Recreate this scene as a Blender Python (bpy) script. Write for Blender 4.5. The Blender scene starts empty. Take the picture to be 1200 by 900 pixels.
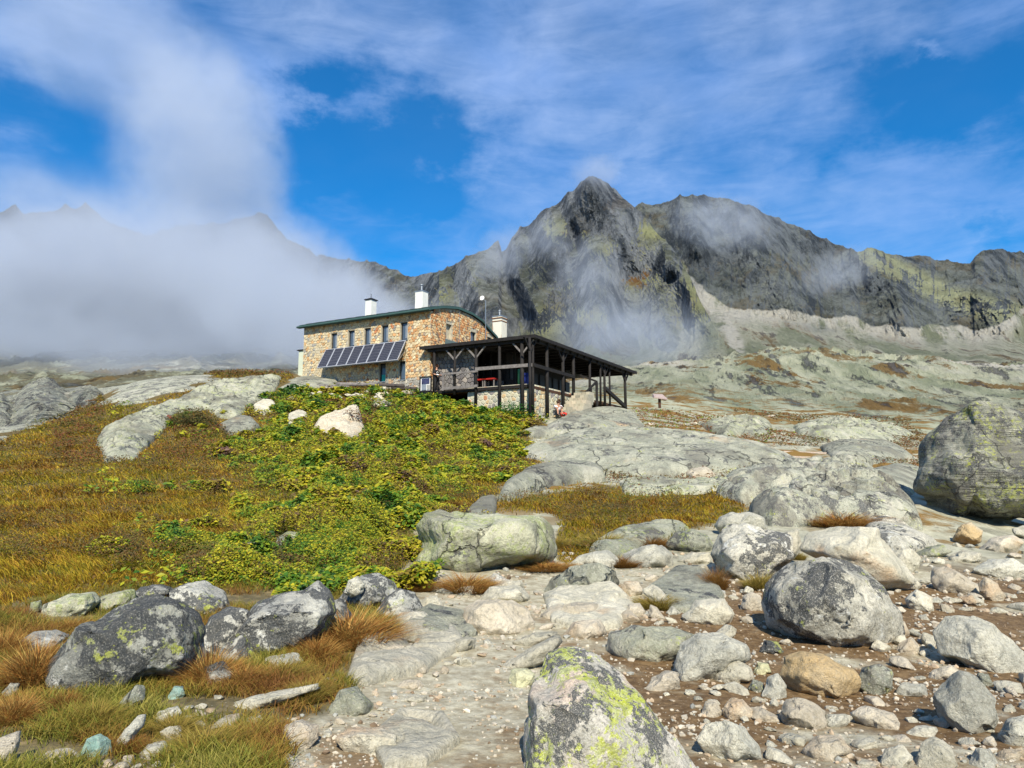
FOG = True
HAZE = True
import bpy, bmesh, math, random
import numpy as np
from mathutils import Vector, Matrix

# ------------------------------------------------------------------ camera, sky, sun
SC = bpy.context.scene
COL = SC.collection
R = random.Random(7)
RNG = np.random.default_rng(11)
F_PX, PITCH = 850.0, math.atan(110 / 850)
CP, SP = math.cos(PITCH), math.sin(PITCH)
SUN_EL, SUN_AZ = math.radians(41), math.atan2(0.10, -1.0)      # azimuth from +Y towards +X

cam_d = bpy.data.cameras.new('camera')
cam = bpy.data.objects.new('camera', cam_d); COL.objects.link(cam)
cam_d.sensor_width = 36; cam_d.lens = 36 * F_PX / 1200
cam_d.clip_start = 0.1; cam_d.clip_end = 20000
cam.location = (0, 0, 0); cam.rotation_euler = (math.radians(90) + PITCH, 0, 0)
SC.camera = cam
SC.view_settings.view_transform = 'Standard'; SC.view_settings.look = 'None'
SC.view_settings.exposure = 0.55; SC.view_settings.gamma = 1
SC.render.engine = 'CYCLES'
SC.cycles.use_denoising = True
try: SC.cycles.denoiser = 'OPENIMAGEDENOISE'
except Exception: pass
SC.cycles.max_bounces = 6; SC.cycles.diffuse_bounces = 3; SC.cycles.glossy_bounces = 2
SC.cycles.transparent_max_bounces = 12; SC.cycles.volume_bounces = 2
SC.cycles.volume_max_steps = 96; SC.cycles.volume_step_rate = 1.0
SC.cycles.caustics_reflective = False; SC.cycles.caustics_refractive = False

class NT:
    """short node-tree writer"""
    def __init__(s, tree):
        s.t = tree; s.n = tree.nodes; s.l = tree.links
    def new(s, typ, **kw):
        n = s.n.new(typ)
        for k, v in kw.items(): setattr(n, k, v)
        return n
    def put(s, sock, v):
        if v is None: return
        if hasattr(v, 'links') or isinstance(v, bpy.types.NodeSocket): s.l.new(v, sock)
        else:
            if isinstance(v, (tuple, list)) and sock.type == 'RGBA' and len(v) == 3: v = (*v, 1)
            sock.default_value = v
    def math(s, op, a, b=None, c=None, clamp=False):
        n = s.new('ShaderNodeMath', operation=op, use_clamp=clamp)
        s.put(n.inputs[0], a); s.put(n.inputs[1], b)
        if c is not None: s.put(n.inputs[2], c)
        return n.outputs[0]
    def vmath(s, op, a, b=None, scale=None):
        n = s.new('ShaderNodeVectorMath', operation=op)
        s.put(n.inputs[0], a)
        if b is not None: s.put(n.inputs[1], b)
        if scale is not None: s.put(n.inputs['Scale'], scale)
        return n.outputs['Value'] if op in ('LENGTH', 'DISTANCE', 'DOT_PRODUCT') else n.outputs[0]
    def noise(s, vec, scale, detail=6, rough=.6, dist=0, lac=2):
        n = s.new('ShaderNodeTexNoise')
        s.put(n.inputs['Vector'], vec); s.put(n.inputs['Scale'], scale)
        s.put(n.inputs['Detail'], detail); s.put(n.inputs['Roughness'], rough)
        s.put(n.inputs['Distortion'], dist); s.put(n.inputs['Lacunarity'], lac)
        return n.outputs['Fac']
    def voro(s, vec, scale, feature='F1', out='Distance'):
        n = s.new('ShaderNodeTexVoronoi', feature=feature)
        s.put(n.inputs['Vector'], vec); s.put(n.inputs['Scale'], scale)
        return n.outputs[out]
    def ramp(s, fac, lo, hi, a=0., b=1.):
        n = s.new('ShaderNodeMapRange', interpolation_type='SMOOTHSTEP')
        s.put(n.inputs[0], fac); s.put(n.inputs[1], lo); s.put(n.inputs[2], hi)
        s.put(n.inputs[3], a); s.put(n.inputs[4], b)
        return n.outputs[0]
    def mix(s, fac, a, b, mode='MIX'):
        n = s.new('ShaderNodeMix', data_type='RGBA', blend_type=mode)
        s.put(n.inputs[0], fac); s.put(n.inputs[6], a); s.put(n.inputs[7], b)
        return n.outputs[2]
    def attr(s, name, out='Color'):
        n = s.new('ShaderNodeAttribute', attribute_name=name); return n.outputs[out]
    def mapping(s, vec, loc=(0,0,0), rot=(0,0,0), scale=(1,1,1)):
        n = s.new('ShaderNodeMapping'); s.put(n.inputs[0], vec)
        s.put(n.inputs[1], loc); s.put(n.inputs[2], rot); s.put(n.inputs[3], scale)
        return n.outputs[0]

def pix_dir(px, py):
    """unit-less ray of a picture point of the 1200 x 900 photograph: X/Y and Z/Y"""
    u = (px - 600) / F_PX; v = (450 - py) / F_PX
    k = CP - v * SP
    return u / k, (SP + v * CP) / k
def to_pix(X, Y, Z):
    f = Y * CP + Z * SP; up = -Y * SP + Z * CP
    return 600 + F_PX * X / f, 450 - F_PX * up / f
def P(px, py, D):
    s, e = pix_dir(px, py); return np.array([s * D, D, e * D])

W = bpy.data.worlds.new('World'); SC.world = W; W.use_nodes = True
nt = NT(W.node_tree); W.node_tree.nodes.clear()
sky = nt.new('ShaderNodeTexSky', sky_type='NISHITA')
sky.sun_disc = False; sky.sun_elevation = SUN_EL; sky.sun_rotation = SUN_AZ % (2 * math.pi)
sky.altitude = 1800; sky.air_density = 1.1; sky.dust_density = 0.4; sky.ozone_density = 3.0
dirv = nt.new('ShaderNodeTexCoord').outputs['Generated']
# clouds: soft veils, stretched towards the upper right, with clear gaps between them
st = nt.mapping(dirv, rot=(0, math.radians(18), 0), scale=(1.6, 1.0, 3.6))
c1 = nt.noise(st, 2.3, 7, .53, .6)
st2 = nt.mapping(dirv, loc=(3.1, .4, .2), rot=(0, math.radians(-25), 0), scale=(1.0, 1.0, 2.0))
c2 = nt.noise(st2, 5.0, 8, .55, .9)
st3 = nt.mapping(dirv, loc=(1.1, 2.4, .7), rot=(0, math.radians(14), 0), scale=(2.2, 1.0, 9.0))
c3_ = nt.noise(st3, 4.0, 9, .62, 1.2)
m = nt.math('ADD', nt.math('ADD', nt.math('MULTIPLY', c1, .48), nt.math('MULTIPLY', c2, .30)), nt.math('MULTIPLY', c3_, .22))
wn_ = nt.new('ShaderNodeTexNoise'); nt.put(wn_.inputs['Vector'], nt.mapping(dirv, scale=(1, 1, 1.6))); wn_.inputs['Scale'].default_value = 5.5; wn_.inputs['Detail'].default_value = 7; wn_.inputs['Roughness'].default_value = .6
wdir = nt.vmath('ADD', dirv, nt.vmath('SCALE', nt.vmath('SUBTRACT', wn_.outputs['Color'], (.5, .5, .5)), scale=.34))
def blob(px, py, rx, amt):
    global m
    s, e = pix_dir(px, py); d = Vector((s, 1, e)).normalized()
    dist = nt.vmath('DISTANCE', nt.vmath('MULTIPLY', wdir, (1, 1, 1.7)), (d.x, d.y, d.z * 1.7))
    m = nt.math('ADD', m, nt.ramp(dist, 0, rx, amt, 0))
for b in ((345, 165, .13, -.30), (440, 170, .17, -.24), (520, 185, .13, -.16), (40, 155, .20, -.22), (1130, 80, .22, -.30), (1060,110,.14,-.10), (1095, 25, .035, .14), (1075, 45, .035, .12), (300, 20, .12, .0), (1130, 290, .06, -.12),
          (560, 225, .30, -.08), (380, 290, .30, -.10), (820, 190, .16, -.04),
          (700, 90, .30, .11), (150, 40, .32, .10), (1090, 210, .32, .07), (470, 100, .26, .07), (960, 60, .26, .09), (1100, 12, .09, .06), (220, 150, .2, .09)):
    blob(*b)
cm = nt.ramp(m, .30, .86)
hs = nt.new('ShaderNodeHueSaturation'); nt.put(hs.inputs['Saturation'], 1.55); nt.put(hs.inputs['Value'], 1.5)
nt.put(hs.inputs['Color'], sky.outputs[0])
cb = nt.noise(nt.mapping(dirv, scale=(1, 1, 1.8)), 7, 5, .5)
ccol = nt.mix(nt.ramp(cb, .3, .7), (3.2, 5.0, 9.2), (5.4, 6.9, 10.2))
skyc = nt.mix(nt.math('ADD', .05, nt.math('MULTIPLY', cm, .76)), hs.outputs[0], ccol)
bg = nt.new('ShaderNodeBackground'); nt.put(bg.inputs[0], skyc); bg.inputs[1].default_value = 0.075
wo = nt.new('ShaderNodeOutputWorld'); nt.l.new(bg.outputs[0], wo.inputs[0])

sun_d = bpy.data.lights.new('sun', 'SUN'); sun_d.energy = 5.0; sun_d.angle = math.radians(.5); sun_d.color = (1, .92, .77)
sun = bpy.data.objects.new('sun', sun_d); COL.objects.link(sun)
sdir = Vector((math.sin(SUN_AZ) * math.cos(SUN_EL), math.cos(SUN_AZ) * math.cos(SUN_EL), math.sin(SUN_EL)))
sun.rotation_euler = (-sdir).to_track_quat('-Z', 'Y').to_euler(); sun.location = (0, -10, 30)

# ------------------------------------------------------------------ numpy noise
_perm = np.random.default_rng(3).permutation(256); _perm = np.concatenate([_perm, _perm, _perm])
_grad = np.random.default_rng(4).normal(size=(256, 3)); _grad /= np.linalg.norm(_grad, axis=1)[:, None]
def pnoise(p):
    p = np.asarray(p, dtype=np.float64); i = np.floor(p).astype(np.int64); f = p - i; i &= 255
    w = f * f * f * (f * (f * 6 - 15) + 10)
    out = 0
    for dx in (0, 1):
        for dy in (0, 1):
            for dz in (0, 1):
                h = _perm[_perm[_perm[i[..., 0] + dx] + i[..., 1] + dy] + i[..., 2] + dz]
                g = _grad[h]
                d = g[..., 0] * (f[..., 0] - dx) + g[..., 1] * (f[..., 1] - dy) + g[..., 2] * (f[..., 2] - dz)
                ww = (w[..., 0] if dx else 1 - w[..., 0]) * (w[..., 1] if dy else 1 - w[..., 1]) * (w[..., 2] if dz else 1 - w[..., 2])
                out = out + d * ww
    return out * 1.6
def fbm(p, oct=4, gain=.5):
    a, t, out = 1., 0., 0.
    p = np.asarray(p, float)
    for k in range(oct):
        out = out + a * pnoise(p + k * 17.3); t += a; a *= gain; p = p * 2.03
    return out / t
def ridged(p, oct=5, gain=.55):
    a, t, out, prev = 1., 0., 0., 1.
    p = np.asarray(p, float)
    for k in range(oct):
        n = 1 - np.abs(pnoise(p + k * 11.7)) * 1.6; n = np.clip(n, 0, 1) ** 2
        out = out + a * n * prev; prev = np.clip(n, .25, 1); t += a; a *= gain; p = p * 2.07
    return out / t
def sstep(x, a, b):
    t = np.clip((x - a) / (b - a), 0, 1); return t * t * (3 - 2 * t)
def in_poly(poly, x, y):
    x = np.asarray(x); y = np.asarray(y); c = np.zeros(x.shape, bool); n = len(poly); j = n - 1
    for i in range(n):
        xi, yi = poly[i]; xj, yj = poly[j]
        if yi != yj:
            t = ((yi > y) != (yj > y)) & (x < (xj - xi) * (y - yi) / (yj - yi) + xi); c ^= t
        j = i
    return c
def poly_dist(poly, x, y):
    """distance to the outline, positive inside"""
    d = np.full(np.shape(x), 1e9)
    for i in range(len(poly)):
        ax, ay = poly[i - 1]; bx, by = poly[i]
        vx, vy = bx - ax, by - ay; L = vx * vx + vy * vy + 1e-12
        t = np.clip(((x - ax) * vx + (y - ay) * vy) / L, 0, 1)
        d = np.minimum(d, np.hypot(x - ax - t * vx, y - ay - t * vy))
    return np.where(in_poly(poly, x, y), d, -d)

# ------------------------------------------------------------------ object helpers
def new_obj(name, data, parent=None):
    o = bpy.data.objects.new(name, data); COL.objects.link(o)
    if parent is not None: o.parent = parent
    return o
def tag(o, label=None, cat=None, group=None, kind=None):
    if label: o['label'] = label
    if cat: o['category'] = cat
    if group: o['group'] = group
    if kind: o['kind'] = kind
    return o
def thing(name, loc, label, cat, group=None):
    o = new_obj(name, None); o.location = loc; o.empty_display_size = .2
    return tag(o, label, cat, group)
def mesh_np(name, verts, faces, mat=None, smooth=True, col=None):
    """faces: (n,3) or (n,4) array"""
    me = bpy.data.meshes.new(name); verts = np.asarray(verts, np.float32); faces = np.asarray(faces, np.int32)
    k = faces.shape[1]; n = len(faces)
    me.vertices.add(len(verts)); me.vertices.foreach_set('co', verts.ravel())
    me.loops.add(n * k); me.loops.foreach_set('vertex_index', faces.ravel())
    me.polygons.add(n); me.polygons.foreach_set('loop_start', np.arange(0, n * k, k, dtype=np.int32))
    me.polygons.foreach_set('use_smooth', np.full(n, smooth))
    me.update(calc_edges=True); me.validate()
    if mat: me.materials.append(mat)
    if col is not None:
        c = np.ones((len(verts), 4), np.float32); c[:, :3] = col
        a = me.color_attributes.new('col', 'FLOAT_COLOR', 'POINT'); a.data.foreach_set('color', c.ravel())
    return me
def grid_faces(nr, nc):
    r, c = np.meshgrid(np.arange(nr - 1), np.arange(nc - 1), indexing='ij'); i = r * nc + c
    return np.stack([i, i + 1, i + nc + 1, i + nc], -1).reshape(-1, 4)
class MB:
    """collects polygons with a colour each; build() links ONE mesh object, world points minus the parent's place"""
    def __init__(s): s.v, s.f, s.c, s.m = [], [], [], []
    def poly(s, pts, col=(.5, .5, .5), mi=0):
        b = len(s.v); s.v += [tuple(p) for p in pts]; s.f.append(tuple(range(b, b + len(pts)))); s.c.append(col); s.m.append(mi)
    def hexa(s, p, col=(.5, .5, .5), mi=0):
        """p: 8 points, bottom ring 0-3, top ring 4-7"""
        b = len(s.v); s.v += [tuple(q) for q in p]
        for f in ((3, 2, 1, 0), (4, 5, 6, 7), (0, 1, 5, 4), (1, 2, 6, 5), (2, 3, 7, 6), (3, 0, 4, 7)):
            s.f.append(tuple(b + k for k in f)); s.c.append(col); s.m.append(mi)
    def tube(s, a, b_, r0, r1=None, n=8, col=(.5, .5, .5), mi=0, caps=True):
        a = Vector(a); b_ = Vector(b_); r1 = r0 if r1 is None else r1
        d = (b_ - a).normalized(); q = d.to_track_quat('Z', 'Y'); base = len(s.v)
        for p, r in ((a, r0), (b_, r1)):
            for i in range(n):
                t = 2 * math.pi * (i + .5) / n
                s.v.append(tuple(p + q @ Vector((math.cos(t) * r, math.sin(t) * r, 0))))
        for i in range(n):
            j = (i + 1) % n; s.f.append((base + i, base + j, base + n + j, base + n + i)); s.c.append(col); s.m.append(mi)
        if caps:
            s.f.append(tuple(base + n + i for i in range(n))); s.f.append(tuple(base + n - 1 - i for i in range(n)))
            s.c += [col, col]; s.m += [mi, mi]
    def beam(s, a, b_, w, h, col=(.5, .5, .5), mi=0):
        """box beam between two points, w across, h upright"""
        a = Vector(a); b_ = Vector(b_); d = (b_ - a).normalized()
        up = Vector((0, 0, 1)) if abs(d.z) < .95 else Vector((HB[0], HB[1], 0))
        side = d.cross(up).normalized(); up = side.cross(d).normalized()
        s.hexa([a + side * (i * w / 2) + up * (j * h / 2) for i, j in ((-1, -1), (1, -1), (1, 1), (-1, 1))] +
               [b_ + side * (i * w / 2) + up * (j * h / 2) for i, j in ((-1, -1), (1, -1), (1, 1), (-1, 1))], col, mi)
    def build(s, name, mats, parent=None, smooth=False, org=None):
        org = Vector(org) if org is not None else (Vector(parent_origin(parent)) if parent else Vector((0, 0, 0)))
        me = bpy.data.meshes.new(name)
        me.from_pydata([tuple(Vector(v) - org) for v in s.v], [], s.f); me.update()
        for m_ in (mats if isinstance(mats, (list, tuple)) else [mats]): me.materials.append(m_)
        me.polygons.foreach_set('material_index', s.m); me.polygons.foreach_set('use_smooth', [smooth] * len(s.f))
        a = me.color_attributes.new('col', 'FLOAT_COLOR', 'CORNER')
        a.data.foreach_set('color', [x for f, c in zip(s.f, s.c) for _ in f for x in (*c, 1)])
        bm = bmesh.new(); bm.from_mesh(me); bmesh.ops.recalc_face_normals(bm, faces=bm.faces); bm.to_mesh(me); bm.free()
        o = new_obj(name, me, parent)
        if parent is None: o.location = org
        return o
def parent_origin(p):
    v = Vector((0, 0, 0))
    while p is not None: v += p.location; p = p.parent
    return v
HA = Vector((-1.771, 1, 0)).normalized()          # along the hut's long front, to the left and away
HB = Vector((1, 1.771, 0)).normalized()           # along its gable, to the right and away

# ------------------------------------------------------------------ materials
def new_mat(name):
    m_ = bpy.data.materials.new(name); m_.use_nodes = True; m_.node_tree.nodes.clear()
    t = NT(m_.node_tree); bs = t.new('ShaderNodeBsdfPrincipled'); out = t.new('ShaderNodeOutputMaterial')
    t.l.new(bs.outputs[0], out.inputs[0]); bs.inputs['Roughness'].default_value = .85
    bs.inputs['Specular IOR Level'].default_value = .25
    return m_, t, bs
def bump(t, bs, h, strength=.5, dist=.02):
    b = t.new('ShaderNodeBump'); t.put(b.inputs['Strength'], strength); t.put(b.inputs['Distance'], dist)
    t.put(b.inputs['Height'], h); t.l.new(b.outputs[0], bs.inputs['Normal'])
def rock_mat(name, c0, c1, crack=0., green=0., black=0., warm=0., warmc=(.50, .33, .18), gcol=(.42, .46, .04), sc=1., speck=.5, white=0., strat=0.):
    m_, t, bs = new_mat(name)
    oi = t.new('ShaderNodeObjectInfo'); oc = t.vmath('SUBTRACT', t.new('ShaderNodeNewGeometry').outputs['Position'], oi.outputs['Location'])   # metres from the rock's own place
    v = t.vmath('ADD', oc, t.vmath('SCALE', (13.1, 7.7, 5.3), scale=t.math('MULTIPLY', oi.outputs['Random'], 9)))
    v = t.vmath('SCALE', v, scale=sc)
    n1 = t.noise(v, 2.6, 9, .62); n2 = t.noise(v, 34, 5, .7); n3 = t.noise(v, 1.1, 5, .55)
    c = t.mix(t.ramp(n1, .35, .65), c0, c1)
    if warm: c = t.mix(t.math('MULTIPLY', t.ramp(n3, .62 - warm * .3, .78 - warm * .3), .85), c, warmc)
    if white: c = t.mix(t.ramp(t.noise(t.vmath('ADD', v, (5, 2, 9)), 3.4, 8, .7), .62 - white * .2, .68 - white * .2), c, (.62, .62, .56))
    if black:
        nb = t.noise(t.vmath('ADD', v, (2, 9, 4)), 9.5, 9, .74); big = t.noise(t.vmath('ADD', v, (7, 1, 3)), 1.6, 4, .6)
        f = t.ramp(t.math('ADD', nb, t.math('MULTIPLY', t.math('SUBTRACT', big, .5), 1.1)), .66 - black * .24, .70 - black * .24)
        c = t.mix(t.math('MULTIPLY', f, .94), c, t.mix(n2, (.016, .019, .022), (.10, .108, .11)))
    if green:
        ng = t.noise(t.vmath('ADD', v, (11, 4, 6)), 15, 8, .72); big = t.noise(t.vmath('ADD', v, (3, 12, 8)), 1.9, 4, .6)
        f = t.ramp(t.math('ADD', ng, t.math('MULTIPLY', t.math('SUBTRACT', big, .5), .75)), .71 - green * .25, .745 - green * .25)
        f = t.math('MULTIPLY', f, t.ramp(n2, .3, .55, .35, .95))
        c = t.mix(f, c, t.mix(t.ramp(t.noise(v, 5, 4, .6), .4, .6), gcol, tuple(x * .5 + y * .5 for x, y in zip(gcol, (.42, .44, .30)))))
    n4 = t.noise(t.vmath('ADD', v, (1, 6, 2)), 13, 8, .78)
    c = t.mix(t.ramp(n4, .54, .64, 0, .6), c, t.mix(.5, c, (.05, .052, .05)))
    c = t.mix(t.ramp(n4, .42, .30, 0, .35), c, (.60, .585, .52))
    c = t.mix(t.ramp(n2, .46, .60, 0, min(.6, speck * .7)), c, (.13, .12, .095), 'MIX')
    n5 = t.noise(v, 90, 3, .6)
    c = t.mix(t.ramp(n5, .52, .66, 0, min(.5, speck * .62)), c, (.74, .70, .59))
    hv = t.new('ShaderNodeHueSaturation'); t.put(hv.inputs['Color'], c)
    t.put(hv.inputs['Value'], t.math('ADD', .86, t.math('MULTIPLY', oi.outputs['Random'], .28)))
    t.put(bs.inputs['Base Color'], hv.outputs[0])
    cr = t.voro(t.vmath('ADD', v, t.vmath('SCALE', t.vmath('SUBTRACT', oc, oc), scale=1)), 1.7, 'DISTANCE_TO_EDGE')
    h = t.math('ADD', t.math('MULTIPLY', n1, 1.0), t.math('MULTIPLY', n2, .16))
    h = t.math('ADD', h, t.math('MULTIPLY', t.noise(v, 11, 6, .7), .45))
    h = t.math('ADD', h, t.math('MULTIPLY', n5, .05)); h = t.math('ADD', h, t.math('MULTIPLY', n4, -.35))
    if crack:
        sn_ = t.noise(t.mapping(v, scale=(1, .3, .6)), 1.4, 7, .62); sn2 = t.noise(t.vmath('ADD', v, (4, 4, 4)), 6, 8, .7)
        hvs = t.mix(t.ramp(sn_, .50, .62, 0, .6), hv.outputs[0], (.15, .14, .115)); hvs = t.mix(t.ramp(sn2, .55, .66, 0, .5), hvs, (.11, .105, .09)); hvs = t.mix(t.ramp(sn_, .44, .34, 0, .45), hvs, (.56, .53, .43))
        h = t.math('ADD', h, t.math('MULTIPLY', sn2, .5))
        wob_ = t.new('ShaderNodeTexNoise'); t.put(wob_.inputs['Vector'], v); wob_.inputs['Scale'].default_value = 2.2; wob_.inputs['Detail'].default_value = 5
        wv_ = t.vmath('ADD', t.mapping(v, rot=(.3, .2, .7), scale=(1, .4, .8)), t.vmath('SCALE', wob_.outputs['Color'], scale=.55))
        ce_ = t.voro(wv_, .85, 'DISTANCE_TO_EDGE'); ck = t.math('MULTIPLY', t.ramp(ce_, .002, .014, 1, 0), t.ramp(t.noise(v, .9, 3, .5), .44, .52))
        h = t.math('ADD', h, t.math('MULTIPLY', ck, -crack)); hv2 = t.mix(t.math('MULTIPLY', ck, .6), hvs, (.035, .032, .028)); t.put(bs.inputs['Base Color'], hv2)
    if strat:
        sv = t.mapping(v, rot=(0, .25, 0), scale=(.6, .6, 7))
        h = t.math('ADD', h, t.math('MULTIPLY', t.noise(sv, 1.6, 6, .6, .5), strat))
    bump(t, bs, h, 1., .085 / sc)
    return m_
def col_mat(name, rough=.8, trans=0., var=.25, sc=20., bmp=0.):
    """takes the piece's own colour from 'col', plus grain"""
    m_, t, bs = new_mat(name); oc = t.new('ShaderNodeTexCoord').outputs['Object']
    n = t.noise(oc, sc, 5, .65)
    c = t.mix(1., t.attr('col'), t.mix(n, (1 - var,) * 3, (1 + var,) * 3), 'MULTIPLY')
    t.put(bs.inputs['Base Color'], c); bs.inputs['Roughness'].default_value = rough
    if bmp: bump(t, bs, n, bmp, .02)
    if trans:
        tr = t.new('ShaderNodeBsdfTranslucent'); t.put(tr.inputs[0], c); mx = t.new('ShaderNodeMixShader')
        mx.inputs[0].default_value = trans; t.l.new(bs.outputs[0], mx.inputs[1]); t.l.new(tr.outputs[0], mx.inputs[2])
        t.l.new(mx.outputs[0], t.n['Material Output'].inputs[0])
    return m_
def plain(name, c, rough=.6, metal=0., var=.15, sc=8., bmp=.0, c2=None):
    m_, t, bs = new_mat(name); oc = t.new('ShaderNodeTexCoord').outputs['Object']
    n = t.noise(oc, sc, 6, .65)
    a = tuple(x * (1 - var) for x in c); b = c2 or tuple(min(1, x * (1 + var)) for x in c)
    t.put(bs.inputs['Base Color'], t.mix(t.ramp(n, .3, .7), a, b)); bs.inputs['Roughness'].default_value = rough
    bs.inputs['Metallic'].default_value = metal
    if bmp: bump(t, bs, n, bmp, .02)
    return m_

# ------------------------------------------------------------------ terrain: one sheet from the camera's feet to the valley head
CTRL = {
 -250: [(900,3.3),(800,4.9),(700,7.6),(620,12.3),(560,19),(512,29),(505,33),(530,45),(512,60),(490,100),(460,180),(435,300),(405,600),(385,1000)],
 0: [(900,3.4),(800,4.9),(750,6),(700,7.7),(660,9.7),(620,12.5),(590,15.5),(560,19),(530,24),(512,29),(503,33),(522,45),(510,60),(492,100),(460,180),(435,300),(405,600),(385,1000)],
 150: [(900,3.5),(800,5),(750,6.2),(700,8.0),(660,10),(620,13),(590,16),(560,20),(530,25),(500,31),(470,38),(453,43),(462,55),(478,80),(464,130),(446,210),(425,350),(400,600),(385,1000)],
 300: [(900,3.6),(800,5.2),(750,6.4),(700,8.2),(660,10.3),(620,13.5),(590,16.8),(560,21),(530,26.5),(500,33),(470,40),(450,45),(440,49),(436,54),(450,72),(455,120),(440,220),(420,400),(390,1000)],
 450: [(900,3.7),(800,5.4),(750,6.7),(700,8.6),(660,10.8),(620,14),(590,17.5),(560,22),(530,28),(500,35),(472,42),(456,46.8),(450,52),(455,62),(462,90),(450,200),(420,450),(390,1000)],
 610: [(900,3.7),(800,5.6),(750,7),(700,9),(660,11.5),(620,15),(590,18.5),(560,24),(530,31),(510,36),(493,41.5),(480,47),(470,56),(466,80),(450,200),(420,450),(390,1000)],
 750: [(900,3.8),(800,5.7),(750,7.1),(700,9.2),(650,12.5),(620,15),(590,19),(560,25),(530,32),(510,38),(492,46),(479,58),(466,90),(450,160),(430,280),(400,520),(385,1000)],
 900: [(900,3.8),(800,5.7),(750,7.2),(700,9.3),(650,12.5),(620,15.5),(590,19),(560,25),(530,33),(510,44),(492,70),(470,120),(440,260),(410,500),(388,800),(372,1150)],
 1050: [(900,3.8),(800,5.8),(750,7.2),(700,9.5),(650,13),(620,16),(590,20),(560,27),(530,38),(510,55),(482,110),(450,250),(420,480),(398,800),(384,1150)],
 1200: [(900,3.8),(800,5.8),(750,7.4),(700,9.8),(660,13),(630,17),(600,22),(560,32),(525,50),(490,90),(460,200),(430,420),(400,700),(376,1150)],
 1450: [(900,3.8),(800,5.8),(750,7.4),(700,9.8),(660,13),(630,17),(600,22),(560,32),(525,50),(480,90),(450,200),(415,420),(385,700),(350,1150)],
}
cs, ct, ce = [], [], []
for px, rows in CTRL.items():
    if px >= 750:
        rows = [q for q in rows if q[0] >= 404]; rows = rows + [(rows[-1][0] + 20, rows[-1][1] * 2.2), (rows[-1][0] + 60, rows[-1][1] * 6)]
    for py, Y in rows:
        if px >= 750 and Y > 60: Y = 60 * (Y / 60) ** .68
        s, e = pix_dir(px, py); s = pix_dir(px, 560)[0] if px in (-250, 1450) else s
        cs.append(s); ct.append(math.log(Y)); ce.append(e + 1.6 / Y)
cs, ct, ce = map(np.array, (cs, ct, ce))
SX, ST = 2.0, 1.0
def _phi(r2): return np.where(r2 > 1e-12, r2 * np.log(r2 + 1e-12), 0)
def _tps_fit():
    x = np.stack([cs * SX, ct * ST], 1); n = len(x)
    K = _phi(((x[:, None] - x[None]) ** 2).sum(-1)) + np.eye(n) * 2e-3
    Pm = np.concatenate([np.ones((n, 1)), x], 1)
    A = np.block([[K, Pm], [Pm.T, np.zeros((3, 3))]])
    sol = np.linalg.solve(A, np.concatenate([ce, np.zeros(3)])); return x, sol
_tx, _tw = _tps_fit()
def _g_exact(s, lt):
    a = s * SX; b = lt * ST; out = _tw[-3] + _tw[-2] * a + _tw[-1] * b
    for i in range(len(_tx)): out = out + _tw[i] * _phi((a - _tx[i, 0]) ** 2 + (b - _tx[i, 1]) ** 2)
    return out
_gs = np.linspace(-1.0, 1.0, 361); _gl = np.linspace(math.log(3), math.log(1200), 521)
_gt = _g_exact(*np.meshgrid(_gs, _gl))
def g_e(s, lt):
    """the fitted height field, read from its table"""
    a = (np.clip(np.asarray(s, float), -1, 1) + 1) / 2 * 360; b = (np.clip(np.asarray(lt, float), _gl[0], _gl[-1]) - _gl[0]) / (_gl[-1] - _gl[0]) * 520
    i = np.minimum(a.astype(int), 359); j = np.minimum(b.astype(int), 519); u = a - i; v = b - j
    return (_gt[j, i] * (1 - u) + _gt[j, i + 1] * u) * (1 - v) + (_gt[j + 1, i] * (1 - u) + _gt[j + 1, i + 1] * u) * v
# picture-shaped regions of the ground (photograph's points), used for what grows or lies there
GRASS = [(-400,560),(0,498),(40,488),(115,462),(200,430),(500,440),(622,470),(640,500),(608,530),(640,548),(588,562),(570,600),(600,585),(700,570),(890,578),(850,612),(800,622),(700,655),(655,660),(660,610),(640,600),(545,600),(500,590),(470,665),(480,690),(400,680),(250,690),(130,690),(-400,760)]
GRASS2 = [(-400,690),(60,690),(250,690),(400,680),(490,700),(480,740),(430,790),(395,830),(360,850),(330,900),(330,1000),(-400,1000)]
LEAFY = [(330,468),(420,470),(500,462),(625,492),(600,530),(520,560),(515,600),(480,680),(420,690),(240,690),(240,650),(330,600),(330,560),(290,545),(320,500)]
PATH_BROWN = [(700,800),(640,770),(760,700),(860,690),(880,650),(1000,690),(1060,640),(1110,640),(1500,620),(1500,1000),(820,1000)]
def region_w(poly, px, py, soft):
    return sstep(poly_dist(poly, px, py), -soft, soft)

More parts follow.
